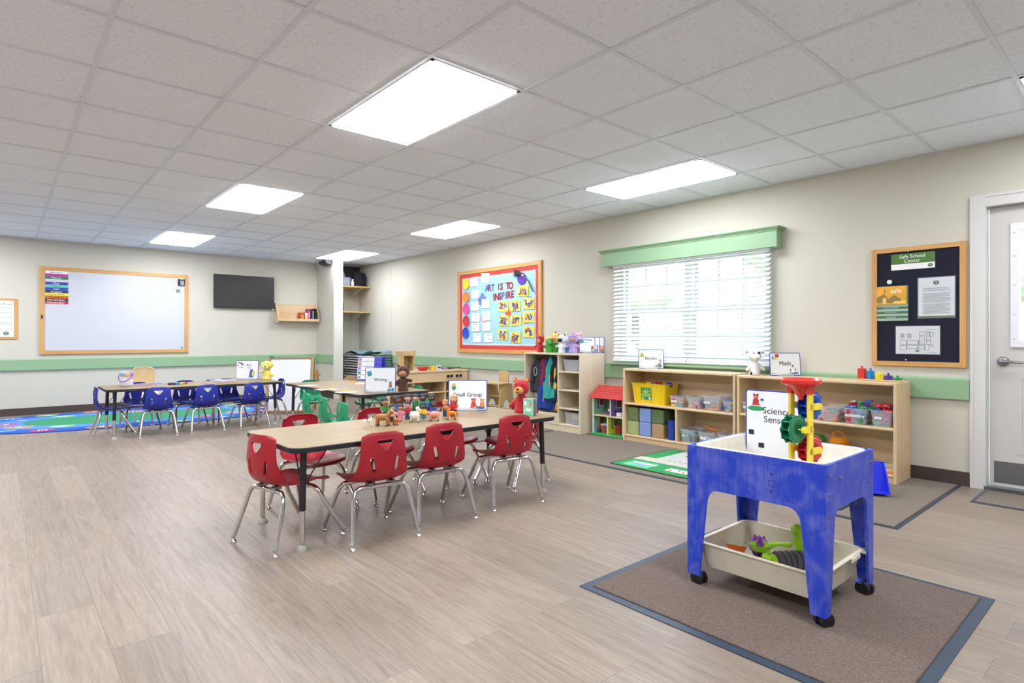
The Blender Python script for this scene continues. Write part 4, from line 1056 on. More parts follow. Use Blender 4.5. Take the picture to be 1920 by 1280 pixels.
for (px, py, c_) in ((905, 556, '#6f79c2'), (899, 563, '#6f79c2'), (905, 598, '#e2a6b4'), (951, 585, '#dd5a44'), (984, 597, '#e98a5a'), (992, 562, '#8f8ac9')):
    u, v = A(px, py); s.disc(u, v, .06, .04, mat(c_, .7), -.0176, rot=random.uniform(0, 3)); s.disc(u+.03, v-.03, .05, .04, mat(c_, .7), -.0184, rot=random.uniform(0, 3))
P('tissue_shape', s, ab, 'faint coloured paper splotches')
# discs, sheets and drawings pinned on the board: every one its own thing
BRD = XR-.0235
def pinned(u, v): return (BRD, (ay0+ay1)/2-u, az0+v)
for (px, py, c_, nm) in ((875, 532, '#e8e02c', 'yellow'), (875, 557, '#f08a2c', 'orange'), (875, 579, '#e04a9c', 'pink'), (875, 602, '#d02c34', 'red'), (874, 624, '#2248c8', 'blue'), (979, 522, '#5a22a8', 'purple')):
    u, v = A(px, py); 
    solo('paper_plate', MB().lathe([(.001, .006), (.066, .007), (.078, .012), (.080, .011), (.070, .004), (.001, .003)], 28, mat(c_, .6, var=(40, .18)), M.Rotation(PI/2, 4, 'X')), '%s painted round plate on the art bulletin board' % nm, 'paper plate', pinned(u, v), RW, 'painted plates on the art board')
lines_ = mat('#8c9096', .8)
def doodle(b, w, h, seed):
    r0 = random.Random(seed); pts = []; x, y = 0, 0
    for i in range(26):
        x = max(-w*.35, min(w*.35, x+r0.uniform(-.03, .03))); y = max(-h*.3, min(h*.2, y+r0.uniform(-.03, .03))); pts.append((x, -.0022, y))
    b.tube(pts, .0006, 3, lines_)
    for k in range(2): b.rect(-w*.35, w*.3, h*.36-k*.012, h*.36-k*.012+.004, lines_, -.0016)
white = [(889, 528, .125, -2), (910, 521, .12, 4), (892, 551, .115, 0), (891, 574, .115, -1), (911, 569, .115, 2), (892, 595, .115, 1), (912, 592, .115, -3), (892, 613, .115, 0), (912, 612, .115, -4), (895, 633, .115, 1), (916, 633, .115, -1)]
wl_ = ['top of the left column', 'highest sheet, left of the lettering', 'second in the left column beside the purple splotch', 'third in the left column', 'right column, top, under the letters ART', 'fourth in the left column', 'second in the right column', 'fifth in the left column', 'third in the right column', 'bottom of the left column', 'bottom of the right column']
for i, (px, py, w_, a) in enumerate(white):
    u, v = A(px, py); b = MB(T=M.Rotation(R(a), 4, 'Y')); b.box((0, -.0008, 0), (w_*1.6, .0012, w_*1.08), PAPER); doodle(b, w_*1.5, w_*1.05, i)
    solo('drawing_sheet', b, 'white drawing sheet on the art board, '+wl_[i], 'drawing', pinned(u, v), RW+R(2)*0, 'white drawings on the art board')
yel = [(981, 545, 0), (944, 574, 1), (966, 573, 2), (992, 569, 3), (945, 601, 4), (968, 600, 5), (992, 594, 6), (943, 627, 7), (967, 632, 8), (992, 622, 9)]
yl_ = ['highest, under the purple plate', 'top left under the word INSPIRE', 'top middle with tall blue strips', 'top right near the red border', 'middle left with crossing blue strips', 'centre of the three by three block', 'middle right with grey shapes', 'bottom left', 'bottom middle', 'bottom right']
cl = ['#5a5ea8', '#7a5348', '#3d3f5c', '#e8e8e8', '#6d74c2', '#c4763a']
for px, py, i in yel:
    u, v = A(px, py); b = MB(T=M.Rotation(R(random.uniform(-3, 3)), 4, 'Y')); b.box((0, -.0008, 0), (.21, .0012, .145), mat('#e8d558', .7)); r0 = random.Random(40+i)
    for k in range(16):
        x, y = r0.uniform(-.06, .06), r0.uniform(-.038, .038); L_ = r0.uniform(.03, .08); wd = r0.uniform(.012, .026); an = r0.uniform(0, PI) if i != 2 else PI/2+r0.uniform(-.2, .2)
        if i == 2: L_ *= 1.2
        b.flat([(x+p*math.cos(an)-q*math.sin(an), y+p*math.sin(an)+q*math.cos(an)) for p, q in ((-L_/2, -wd/2), (L_/2, -wd/3), (L_/2.3, wd/2), (-L_/2, wd/2.5))], mat(cl[r0.randrange(6)], .8), y=-.0015-.0005*k)
    solo('paper_collage', b, 'yellow paper collage on the art board, '+yl_[i], 'collage', pinned(u, v), RW, 'yellow collages on the art board')
br = thing('craft_broom', 'black paper broom with brown stick pinned over the top right of the art board', 'craft', pinned(*A(979, 515)), RW)
k = MB(T=M.Translation((0, -.02, 0)))
for i in range(14): k.tube([(.035, 0, -.01), (-.04, -.004*(i % 4), .028+.007*(i-7)*.5), (-.125-.01*(i % 3), -.006*(i % 3), .035+.0085*(i-7))], [.006, .006, .004], 5, mat('#38363c', .7))
P('bristles', k, br); P('binding', MB().cyl((.028, -.02, -.004), (.055, -.02, -.02), .016, None, 10, mat('#cfcabf', .7)), br)
P('stick', MB().tube([(.05, -.02, -.018), (.15, -.024, -.10), (.235, -.024, -.235)], .0085, 8, wood('#7a6257', '#5a463e', .7, 'x', 20)), br)

# ------------------------------------------------------------------ cork board by the door
cy0, cy1, cz0, cz1 = .995, 1.592, .845, 1.752
kb = thing('notice_board', 'black felt notice board with oak frame left of the door', 'notice board', (XR, (cy0+cy1)/2, cz0), RW)
cw_, ch_ = cy1-cy0, cz1-cz0
b = MB(); picframe(b, cw_, ch_, .036, .024, OAK, OAKV); P('frame', b, kb)
P('felt_panel', MB().box((0, -.008, ch_/2), (cw_-.05, .012, ch_-.05), mat('#141728', .95)), kb)
def K(px, py):
    y, z = onx(px, py, XR-.016); return ((cy0+cy1)/2-y, z-cz0)
def notice(name, label, p0, p1, m, cat='notice'):
    (u0, v1), (u1, v0) = K(*p0), K(*p1)
    t = thing(name, label, cat, (XR-.0145, (cy0+cy1)/2-(u0+u1)/2, cz0+v0), RW)
    w, h = u1-u0, v1-v0; P('sheet', MB().box((0, -.001, h/2), (w, .0015, h), m), t); return t, w, h
t, w, h = notice('safety_sign', 'green and white Safe School Center sign at the top of the notice board', (1671, 478), (1753, 501), PAPER, 'sign')
P('green_band', MB().box((0, -.0022, h*.68), (w, .001, h*.64), mat('#4f7a35', .5, var=(6, .2))), t)
P('lettering', MB().text('Safe School', .036, -.002, h*.82, PAPER, w=.0032).text('Center', .036, -.002, h*.54, PAPER, w=.0032), t); P('seal', seal(w*.40, h*.18, .017, -.003), t)
t, w, h = notice('policy_sheet', 'white typed policy sheet with green seal on the notice board', (1722, 522), (1790, 593), PAPER)
P('sleeve', MB().box((0, -.0022, h/2-.002), (w+.012, .0008, h+.016), clear('#c8cfd6', .2)), t)
P('footer_band', MB().rect(-w/2, w/2, -.004, .008, mat('#5d7a52', .5), -.0030), t)
b = MB(); b.text('BALANCED FUN PLAYGROUND POLICY', .010, 0, h*.73, G3, w=.0030, maxw=w*.7)
for i in range(26):
    if i in (2, 3, 14): continue
    b.rect(-w*.36 if i % 4 else -w*.39, w*.38-(.03 if i % 5 == 3 else 0), h*.69-i*h*.024, h*.69-i*h*.024+.0016, lines_, -.0028)
P('lettering', b, t); P('seal', seal(0, h*.87, .019, -.0030), t)
t, w, h = notice('floor_plan', 'white sheet with a printed floor plan at the bottom of the notice board', (1680, 612), (1762, 664), PAPER)
P('sleeve', MB().box((0, -.0022, h/2), (w+.01, .0008, h+.01), clear('#c8cfd6', .2)), t)
b = MB()
def rm(x0, x1, y0, y1):
    for (a0, a1, c0, c1) in ((x0, x1, y0, y0+.0012), (x0, x1, y1-.0012, y1), (x0, x0+.0012, y0, y1), (x1-.0012, x1, y0, y1)): b.rect(w*(a0), w*(a1) if a1-a0 > .01 else w*a0+.0012, h*c0 if False else h*c0, (h*c1) if c1-c0 > .01 else h*c0+.0012, BLACK, -.0028)
for q in ((-.40, -.25, .14, .30), (-.40, -.25, .33, .50), (-.24, .02, .34, .48), (-.24, .0, .18, .31), (.02, .16, .18, .31), (.05, .16, .34, .62), (.05, .19, .66, .80), (.2, .3, .34, .48), (.2, .3, .49, .62), (.22, .27, .66, .80), (.28, .36, .64, .78), (.17, .26, .14, .34), (.03, .09, .34, .48), (.3, .36, .26, .34)): rm(*q)
for k in range(14): b.rect(w*(-.39+.15*(k % 2)), w*(-.30+.17*(k % 2)), h*(.56+.025*(k//2)+.02), h*(.57+.025*(k//2)+.018), lines_, -.0028)
b.rect(w*.2, w*.42, h*.88, h*.89, lines_, -.0028).rect(-w*.42, -w*.3, h*.06, h*.07, lines_, -.0028).rect(w*.25, w*.42, h*.06, h*.07, lines_, -.0028)
P('plan_lines', b, t); P('seal', seal(0, h*.115, .012, -.0030), t)
t, w, h = notice('flip_calendar', 'spiral flip chart titled safe with a yellow house picture and green tabs', (1640, 538), (1703, 601), mat('#7c9482', .6), 'flip chart')
b = MB(); cs_ = ['#9db3a2', '#3f6a4c']
for i in range(7): b.box((0, -.003-.0006*(7-i), h*(.04+.066*i)), (w, .0012, h*.07), mat(cs_[i % 2], .6))
P('index_tabs', b, t)
P('cover_sheet', MB().box((-.004, -.0085, h*.73), (w*.95, .0015, h*.52), mat('#e0a52c', .5, var=(9, .25))), t)
b = MB(); hm = mat('#8a7440', .6)
b.flat([(-w*.47, h*.52), (w*.3, h*.52), (w*.3, h*.62), (w*.1, h*.74), (-w*.08, h*.62), (-w*.2, h*.78), (-w*.47, h*.66)], hm, y=-.0094).rect(-w*.24, -w*.14, h*.5, h*.66, mat('#e8c870', .6), -.0102).rect(-w*.2, -w*.17, h*.78, h*.92, hm, -.0094)
b.rect(.02, w*.42, h*.5, h*.56, mat('#f0d060', .6), -.0096)
P('house_picture', b, t)
P('lettering', MB().text('safe', .05, w*.15, h*.86, mat('#f4f1e6', .5), w=.0098, sx=.95).text('EMERGENCY PROCEDURES', .008, 0, h*.375, PAPER, w=.0082).text('MEDICAL EMERGENCY', .008, 0, h*.24, PAPER, w=.0082).text('SEVERE WEATHER', .008, 0, h*.105, PAPER, w=.0082), t)
b = MB()
for k in range(22): b.tube([(-w*.46+k*w*.042, -.004, h*.985), (-w*.46+k*w*.042, -.010, h*1.0), (-w*.46+k*w*.042, -.002, h*1.012)], .0009, 4, BLACK)
P('spiral_binding', b, t)
for px, py, lb, r_ in ((1703, 471, 'small white pushpin above the green safety sign', .004), (1699, 674, 'small white pushpin near the bottom of the notice board', .005)):
    u, v = K(px, py); solo('push_pin', MB().lathe([(r_*.5, 0), (r_*.6, .006), (r_, .008), (r_, .011)], 12, WHITE, M.Rotation(PI/2, 4, 'X')), lb, 'pin', (XR-.014, (cy0+cy1)/2-u, cz0+v), RW)
u, v = K(1669, 529); solo('hanging_clip', MB().lathe([(.006, 0), (.008, .008), (.017, .014), (.017, .02), (.003, .023)], 16, mat('#e8e8ec', .25), M.Rotation(PI/2, 4, 'X')), 'round white push knob holding the safe flip chart', 'pin', (XR-.014, (cy0+cy1)/2-u, cz0+v), RW)
# ------------------------------------------------------------------ low shelves along the window wall
SHX0, SHX1 = 4.81, 5.145
WOODY = MAPLEH
def shelf_unit(label, y0, y1, z1, zmid, divider=None, zdiv=None):
    t = thing('storage_shelf', label, 'shelf', ((SHX0+SHX1)/2, (y0+y1)/2, 0), RW)
    w = y1-y0; d = SHX1-SHX0
    def bx(nm, u0, u1, v0, v1, za, zb, m, bev=.002): P(nm, MB().span(u0, u1, v0, v1, za, zb, m, bev), t)
    bx('side_panel', -w/2, -w/2+.022, -d/2, d/2, 0, z1, MAPLE, .005); bx('side_panel', w/2-.022, w/2, -d/2, d/2, 0, z1, MAPLE, .005)
    bx('back_panel', -w/2+.022, w/2-.022, d/2-.012, d/2-.001, .01, z1-.02, MAPLEX)
    bx('top_board', -w/2+.022, w/2-.022, -d/2, d/2-.012, z1-.022, z1, MAPLEX, .004)
    bx('bottom_board', -w/2+.022, w/2-.022, -d/2+.001, d/2-.012, .055, .075, MAPLEX, .004)
    bx('kick_board', -w/2+.022, w/2-.022, -d/2+.014, -d/2+.03, .002, .055, MAPLEX)
    bx('middle_board', -w/2+.022, w/2-.022, -d/2+.004, d/2-.012, zmid-.02, zmid, MAPLEX, .004)
    if divider: bx('divider_panel', divider-.01, divider+.01, -d/2+.004, d/2-.012, .075, zmid-.02, MAPLE)
    return t
sa = shelf_unit('maple shelf under the left of the window holding the yellow bin and soft cubes', 2.545, 3.765, .745, .398, divider=.015)
sb = shelf_unit('maple shelf right of the window topped by the Math sign and peg stackers', 1.325, 2.530, .735, .408)
# contents ------------------------------------------------------------------
def tox(y, x=4.93): return x
YBM = mat('#eccb18', .38)
yb = thing('storage_bin', 'yellow plastic ABC Blocks bin with green label on the upper shelf', 'bin', (4.955, 3.475, .399), RW)
P('tub', tub(.40, .25, .205, .02, 0, YBM, .02, .012), yb)
b = MB()
for u in (-.13, 0, .13): b.box((u+.03, -.117, .1), (.004, .006, .17), YBM, M.Rotation(R(5.6), 4, 'X'))
P('rib', b, yb)
X = M.Translation((-.02, -.106, .0)) @ M.Rotation(R(5.6), 4, 'X')
b = MB(T=X); b.rect(-.062, .062, .045, .165, mat('#1e8a4a', .5), -.003)
for k in range(12):
    a = 2*PI*k/12; b.flat([(0, .11), (.058*math.cos(a), .105+.055*math.sin(a)), (.058*math.cos(a+.2), .105+.055*math.sin(a+.2))], mat('#7cc487', .5), y=-.0038)
b.rect(-.052, -.03, .05, .068, mat('#e8d84a', .5), -.0044).rect(-.012, .012, .05, .068, mat('#2f6cb8', .5), -.0044).rect(.03, .052, .05, .068, PAPER, -.0044)
P('product_label', b, yb)
P('lettering', MB(T=X).text('ABC', .036, 0, .122, mat('#f4e23c', .5), w=.0052, bold=.02).text('BLOCKS', .027, 0, .09, mat('#f4e23c', .5), w=.0052, bold=.02), yb)
solo('toy_block', MB().lathe([(.05, .0), (.055, .02), (.045, .04), (.02, .048)], 6, mat('#b01e26', .4)), 'large red plastic block piled in the yellow bin', 'block', (4.93, 3.43, .575), .3)
solo('toy_block', MB().lathe([(.035, .0), (.04, .02), (.03, .038), (.015, .044)], 8, mat('#1c3c8c', .4)), 'dark blue plastic block piled in the yellow bin', 'block', (4.94, 3.30, .578), .3)
solo('toy_block', MB().box((0, 0, .018), (.09, .05, .036), YBM, bev=.006), 'yellow plastic block piled in the yellow bin', 'block', (4.98, 3.56, .576), .5)

CN = {'#c8323a': 'red', '#e8842c': 'orange', '#e8cf3c': 'yellow', '#3a6fc0': 'blue', '#2f9a5a': 'green', '#7a4aa8': 'purple', '#e0559c': 'pink', '#c9a070': 'tan', '#3fa6a0': 'teal', '#ececec': 'white', '#5b6f78': 'slate', '#8a5a3a': 'brown', '#9cc83c': 'lime green'}
_pm = {}
def piece_mesh(kind, c):
    k = (kind, c)
    if k in _pm: return _pm[k]
    m = mat(c, .4); b = MB()
    if kind == 'block': b.box((0, 0, .014), (.04, .028, .028), m, bev=.003)
    elif kind == 'plank': b.box((0, 0, .008), (.075, .026, .015), m, bev=.002)
    elif kind == 'disc': b.cyl((0, 0, 0), (0, 0, .012), .026, .026, 18, m)
    elif kind == 'ring': b.tube([(.022*math.cos(a), .022*math.sin(a), .007) for a in [2*PI*i/14 for i in range(14)]], .007, 7, m, True)
    elif kind == 'bear':
        b.ell((0, 0, .014), (.014, .02, .014), m).ell((0, .024, .02), (.011, .012, .011), m, sub=1).ell((-.01, .032, .03), .005, m, sub=1).ell((.01, .032, .03), .005, m, sub=1)
        for s in (-1, 1): b.ell((s*.014, .012, .008), (.008, .007, .007), m, sub=1).ell((s*.014, -.014, .008), (.009, .01, .007), m, sub=1)
    elif kind == 'dino':
        b.tube([(0, -.05, .012), (0, -.02, .02), (0, .01, .024), (0, .03, .034), (.004, .045, .036)], [.003, .012, .015, .008, .008], 8, m)
        for s in (-1, 1): b.cyl((s*.009, -.012, .018), (s*.012, -.016, 0), .005, None, 6, m).cyl((s*.009, .014, .018), (s*.012, .018, 0), .005, None, 6, m)
    elif kind == 'gear':
        b.prism([((.024+.005*(i % 2))*math.cos(2*PI*i/20), (.024+.005*(i % 2))*math.sin(2*PI*i/20)) for i in range(20)], 0, .01, m)
    me = mk(kind, b); _pm[k] = me
    return me
NAMES = {'block': 'toy_block', 'plank': 'wooden_plank', 'disc': 'counting_disc', 'ring': 'linking_ring', 'bear': 'toy_bear', 'dino': 'toy_dinosaur', 'gear': 'toy_gear'}
WORDS = {'block': 'block', 'plank': 'plank block', 'disc': 'counting disc', 'ring': 'linking ring', 'bear': 'counting bear', 'dino': 'plastic dinosaur', 'gear': 'toy gear'}
def fill(kind, cols_, x, y, z, w, d, nz, where, seed=0, sc=1.0, step=(.06, .052)):
    r0 = random.Random(seed); nx, ny = max(1, int(w/step[0])), max(1, int(d/step[1]))
    for k in range(nz):
        for i in range(nx):
            for j in range(ny):
                if k == nz-1 and (i+j+seed) % 2: continue
                c = cols_[r0.randrange(len(cols_))]
                o = bpy.data.objects.new(NAMES[kind], piece_mesh(kind, c)); COL.objects.link(o)
                yy = y+(-w/2+w*(i+.5)/nx)+r0.uniform(-.006, .006); xx = x+(-d/2+d*(j+.5)/ny)+r0.uniform(-.006, .006)
                o.location = (xx, yy, z+.004+k*.031*sc); o.rotation_euler = (r0.uniform(-.2, .2), r0.uniform(-.2, .2), r0.uniform(0, PI)); o.scale = (sc, sc, sc)
                tag(o, '%s %s %s' % (CN[c], WORDS[kind], where), WORDS[kind].split()[-1], '%s %s pieces %s' % (CN[c], WORDS[kind], where))
def bin_at(label, yc, z, w=.19, h=.11, d=.27, x=4.955, lab=None):
    return bintub('clear_bin', label, x, yc, z, w, d, h, CLR, RW, 'clear plastic bins on the low shelves', 'bin', lab)
R_, O_, Y_, B_, G_, P_, K_, T_, C_, W_, S_, N_, L_ = '#c8323a', '#e8842c', '#e8cf3c', '#3a6fc0', '#2f9a5a', '#7a4aa8', '#e0559c', '#c9a070', '#3fa6a0', '#ececec', '#5b6f78', '#8a5a3a', '#9cc83c'
ZA, ZAb = .399, .076
bin_at('clear bin of flat shapes touching the yellow bin', 3.157+.0, ZA, .17, .105, .26, 4.955, ('shapes', -.02, .06)); fill('disc', [Y_, C_, O_, R_], 4.93, 3.157, ZA+.005, .12, .19, 3, 'in the bin touching the yellow bin', 1)
bin_at('clear bin of mixed small blocks, second right of the yellow bin', 2.975, ZA, .17, .11, .26); fill('block', [R_, O_, P_, B_, T_], 4.93, 2.975, ZA+.005, .12, .19, 3, 'in the second bin right of the yellow bin', 2)
bin_at('larger clear bin with wooden rounds in the middle of the upper shelf', 2.785, ZA, .19, .135, .27, 4.955, ('counters', -.045, .06)); fill('disc', [T_, O_, C_, R_, P_], 4.93, 2.785, ZA+.005, .14, .2, 3, 'in the larger bin on the upper shelf', 3)
bin_at('clear bin piled with wooden planks at the right end of the upper shelf', 2.635, ZA, .115, .10, .26, 4.955); fill('plank', [R_, T_, B_, L_], 4.93, 2.635, ZA+.005, .075, .2, 4, 'piled in the bin at the right end', 4, .9)
# soft cubes
for i, (y, z, c, lb) in enumerate(((3.665, .2135, '#67794a', 'dark green soft cube, upper left of the six'), (3.515, .2135, '#7d97cc', 'light blue soft cube, upper middle of the six'), (3.366, .2135, '#5e7346', 'dark green soft cube, upper right of the six'), (3.665, .0755, '#9fae74', 'pale green soft cube, lower left of the six'), (3.515, .0755, '#7d97cc', 'light blue soft cube, lower middle of the six'), (3.366, .0755, '#a98c64', 'tan soft cube, lower right of the six'))):
    s = .137
    b = MB().box((0, 0, s/2), (s, s*1.3, s), mat(c, .6, bump=(60, .15)), bev=.008)
    b.box((0, -s*.648, s/2), (s*.96, .004, .003), mat(c, .8))
    solo('soft_cube', b, lb, 'cube', (4.93, y, z), RW, 'soft cubes in the lower left compartment')
solo('crate', tub(.07, .24, .19, .01, 0, mat('#1c3f9c', .4), .004, .004), 'dark blue plastic crate beside the soft cubes', 'crate', (4.955, 3.215, .076), RW)
bin_at('clear bin with slate coloured pieces, left of the three on the bottom shelf', 3.035, ZAb, .175, .125, .27, 4.955, ('gears', -.02, .05)); fill('dino', [S_, C_, S_], 4.93, 3.035, ZAb+.005, .12, .2, 3, 'in the left bottom bin', 5)
bin_at('clear bin with pale pieces, middle of the three on the bottom shelf', 2.845, ZAb, .175, .12, .27, 4.955, ('animals', -.02, .06)); fill('bear', [T_, W_, R_, N_], 4.93, 2.845, ZAb+.005, .12, .2, 3, 'in the middle bottom bin', 6)
solo('toy_animal', mb := MB().tube([(0, -.10, .03), (0, -.05, .02), (0, 0, .022), (0, .04, .028), (0, .07, .045), (0, .09, .04)], [.004, .01, .018, .018, .012, .012], 8, mat('#b06a2c', .5)), 'long brown toy lizard lying across the bottom bins', 'toy animal', (4.90, 2.80, .196), .1)
bin_at('clear empty looking bin, right of the three on the bottom shelf', 2.655, ZAb, .165, .12, .27, 4.955); fill('block', [W_, B_], 4.93, 2.655, ZAb+.005, .11, .2, 1, 'in the right bottom bin', 7)
# right shelf
ZB = .409
bin_at('clear bin at the left end of the right shelf behind the Science sign', 2.43, ZB, .15, .10, .27, 4.955, ('counting', -.02, .06)); fill('ring', [O_, W_], 4.93, 2.43, ZB+.005, .1, .2, 1, 'in the left bin of the right shelf', 8)
bin_at('clear bin with flat stacked bricks behind the blue water wheel', 1.80, ZB, .19, .115, .27, 4.955); fill('plank', [R_, G_, K_, O_, P_], 4.93, 1.80, ZB+.005, .14, .2, 3, 'in the bin behind the blue water wheel', 9)
bin_at('clear bin heaped with green and red plastic animals on the right shelf', 1.605, ZB, .185, .12, .27, 4.955, ('fishing worms and frogs', -.0, .13)); fill('dino', [G_, B_, R_, P_, G_, W_], 4.93, 1.605, ZB+.005, .14, .2, 5, 'in the heaped bin left of the corner bin', 10)
bin_at('clear bin heaped with pink and red counting bears in the shelf corner', 1.43, ZB, .165, .12, .27, 4.955, ('bears', -.02, .045)); fill('bear', [K_, R_, B_, G_, R_], 4.93, 1.43, ZB+.005, .12, .2, 5, 'in the corner bin of the right shelf', 11)
for c, y, z, lb in (('#b8202c', 1.64, .545, 'large red toy lobster on top of the animal bin'), ('#7a3aa0', 1.56, .545, 'purple toy lizard on top of the animal bin'), ('#e0409c', 1.475, .55, 'pink toy figure on top of the corner bin'), ('#d23428', 1.405, .555, 'red toy figure on top of the corner bin'), ('#1f8f5a', 1.51, .535, 'green toy frog between the two heaped bins')):
    solo('toy_animal', MB().tube([(0, -.05, .0), (0, -.02, .012), (0, .02, .014), (.01, .045, .008)], [.01, .02, .02, .012], 8, mat(c, .35)).ell((-.022, .02, .006), (.014, .012, .012), mat(c, .35)).ell((.022, -.01, .006), (.014, .012, .012), mat(c, .35)), lb, 'toy animal', (4.92, y, z-.012), random.uniform(0, 3))
def potlid(hexc, label, y, r, handle=True, h=.16):
    b = MB().lathe([(r*.8, 0), (r*.92, h*.3), (r, h*.9), (r*1.12, h), (r*1.12, h*1.08), (r*.8, h*1.25), (.01, h*1.3)], 26, mat(hexc, .35))
    t = thing('toy_pot', label, 'pot', (4.97, y, .076)); P('body', b, t)
    if handle: P('handle', MB().tube([(0, -.045, h*1.2), (0, -.035, h*1.45), (0, 0, h*1.55), (0, .035, h*1.45), (0, .045, h*1.2)], .008, 8, mat(hexc, .35)), t)
potlid('#e08a1e', 'orange toy pot with loop handle on the bottom of the right shelf', 1.765, .062)
potlid('#2f8a3c', 'green toy pot on the bottom of the right shelf beside the orange one', 1.93, .065, False)
solo('wooden_puzzle', MB().box((0, 0, .04), (.17, .12, .075), wood('#dcc69c', '#cdb488', .5, 'x', 12), bev=.003).box((0, -.03, .079), (.15, .012, .003), mat('#5f6a9c', .6)).box((0, .0, .079), (.15, .012, .003), mat('#5f6a9c', .6)).box((0, .03, .079), (.15, .012, .003), mat('#5f6a9c', .6)), 'wooden block puzzle with blue grooves on the bottom right shelf', 'puzzle', (4.99, 1.62, .076), .1)
solo('puzzle_tray', MB().box((0, 0, .009), (.17, .26, .016), wood('#e6d4b0', '#d9c497', .5, 'y', 12), bev=.002).box((0, 0, .018), (.14, .23, .002), mat('#e9e4d6', .6)), 'flat pale wooden puzzle tray on the bottom right shelf', 'tray', (4.93, 1.49, .076))
for i, (x, y, c, lb, rz) in enumerate(((4.89, 1.47, '#6f9a4a', 'pale wooden block with a green triangle, nearest on the puzzle tray', .1), (4.95, 1.425, '#6f9a4a', 'pale wooden block with a green triangle, behind the nearest on the tray', .2), (5.01, 1.39, '#e6dcc4', 'small plain wooden block at the back of the puzzle tray', .2))):
    solo('wooden_block', MB().box((0, 0, .018), (.095 if i < 2 else .03, .03, .036), wood('#e6d4b0', '#d9c497', .5, 'x', 12), bev=.002).prism([(-.03, -.012), (.03, -.012), (0, .012)], .036, .038, mat(c, .6)), lb, 'block', (x, y, .0945), RW+rz, 'blocks on the puzzle tray')
solo('wooden_block', MB().box((0, 0, .009), (.10, .03, .018), mat('#e09a2c', .5), bev=.003), 'orange wooden bar at the front of the puzzle tray', 'block', (4.845, 1.385, .0765), RW+.35)
# peg stackers on top
pg = wood('#e2c48e', '#d3b27a', .4, 'x', 10, 'stacker_base')
solo('stacker_base', MB().box((0, 0, .006), (.30, .05, .012), pg, bev=.003), 'thin wooden stacker base on top of the right shelf', 'base', (4.95, 1.475, .7355), RW)
def plus(w): a = w*.33; return [(-w, -a), (-a, -a), (-a, -w), (a, -w), (a, -a), (w, -a), (w, a), (a, a), (a, w), (-a, w), (-a, a), (-w, a)]
for i, (c, n, nm) in enumerate((('#d8322c', 5, 'red'), ('#2a8ac8', 4, 'light blue'), ('#e8dc2c', 3, 'yellow'), ('#5a2a98', 2, 'purple'), ('#1f8f4c', 1, 'green'))):
    t = thing('peg_stack', '%s stack of foam shapes on the wooden stacker base' % nm, 'stacking toy', (4.95, 1.475+.118-i*.059, .748), RW)
    m = mat(c, .55)
    for k in range(n): P('stacking_piece', MB().box((0, 0, .0085+k*.0155), (.05, .045, .0145), m, bev=.003) if i == 0 else MB().prism(plus(.026), .001+k*.0155, .0155+k*.0155, m), t)
    P('peg', MB().cyl((0, 0, n*.0155), (0, 0, n*.0155+.02), .0085, .007, 12, m), t)

# ------------------------------------------------------------------ doll house
dh = thing('doll_house', 'open wooden doll house with red shingled roof and green base beside the locker', 'doll house', (4.99, 4.0, .012), RW)
DHW, DHD, PXM = .42, .28, mat('#e9e6df', .5)
def dpos(nm, b, label=None): return P(nm, b, dh, label)
dpos('base_board', MB().box((0, 0, .01), (DHW+.06, DHD+.05, .02), mat('#3fa052', .5), bev=.004), 'green base board')
dpos('side_wall', MB().span(-DHW/2, -DHW/2+.012, -DHD/2, DHD/2, .02, .41, PXM)); dpos('side_wall', MB().span(DHW/2-.012, DHW/2, -DHD/2, DHD/2, .02, .41, PXM))
dpos('floor_board', MB().span(-DHW/2+.012, DHW/2-.012, -DHD/2, DHD/2, .205, .217, mat('#d9d0a0', .5)))
b = MB(); b.span(.03, .04, -DHD/2, DHD/2, .217, .41, PXM).span(-.01, 0, -DHD/2, DHD/2, .02, .205, PXM); dpos('partition', b)
for (u0, u1, z0, z1, c, nm) in ((-DHW/2+.012, .03, .217, .41, '#86c29a', 'green'), (.04, DHW/2-.012, .217, .41, '#8c6ab0', 'purple'), (-DHW/2+.012, -.01, .02, .205, '#7fb8c4', 'blue'), (0, DHW/2-.012, .02, .205, '#d8cf32', 'yellow')):
    b = MB(); wx = (u0+u1)/2-.02; wz = (z0+z1)/2+.02
    mm = mat(c, .6); y0, y1 = DHD/2-.01, DHD/2
    b.span(u0, wx-.03, y0, y1, z0, z1, mm).span(wx+.03, u1, y0, y1, z0, z1, mm).span(wx-.03, wx+.03, y0, y1, z0, wz-.035, mm).span(wx-.03, wx+.03, y0, y1, wz+.035, z1, mm).span(wx-.034, wx-.03, y0-.003, y1, wz-.035, wz+.035, PXM).span(wx+.03, wx+.034, y0-.003, y1, wz-.035, wz+.035, PXM)
    dpos('back_wall', b, '%s back wall with window' % nm)
for (u, z0, z1, c, c2, nm) in ((-DHW/2+.012, .217, .41, '#86c29a', '#7a5ab0', 'green'), (.04, .217, .41, '#8c6ab0', '#5f8fb0', 'purple'), (-DHW/2+.012, .02, .205, '#7fb8c4', '#d8cf32', 'blue'), (0, .02, .205, '#d8cf32', '#3f9a5a', 'yellow')):
    b = MB(); mm = mat(c, .6); ya, yb_ = -DHD/2+.01, DHD/2-.012; wy, wz = .0, (z0+z1)/2+.025
    b.span(u, u+.0015, ya, yb_, z0, z1, mm).span(u+.0015, u+.0025, wy-.045, wy+.045, wz-.045, wz+.045, PXM).span(u+.0025, u+.003, wy-.036, wy+.036, wz-.036, wz+.036, mat('#8a5f3c', .6)).span(u+.0015, u+.0028, wy-.075, wy-.045, wz-.065, z1, mat(c2, .6)).span(u+.0015, u+.0028, wy+.045, wy+.075, wz-.065, z1, mat(c2, .6))
    dpos('wall_lining', b, '%s painted inner wall with a picture window' % nm)
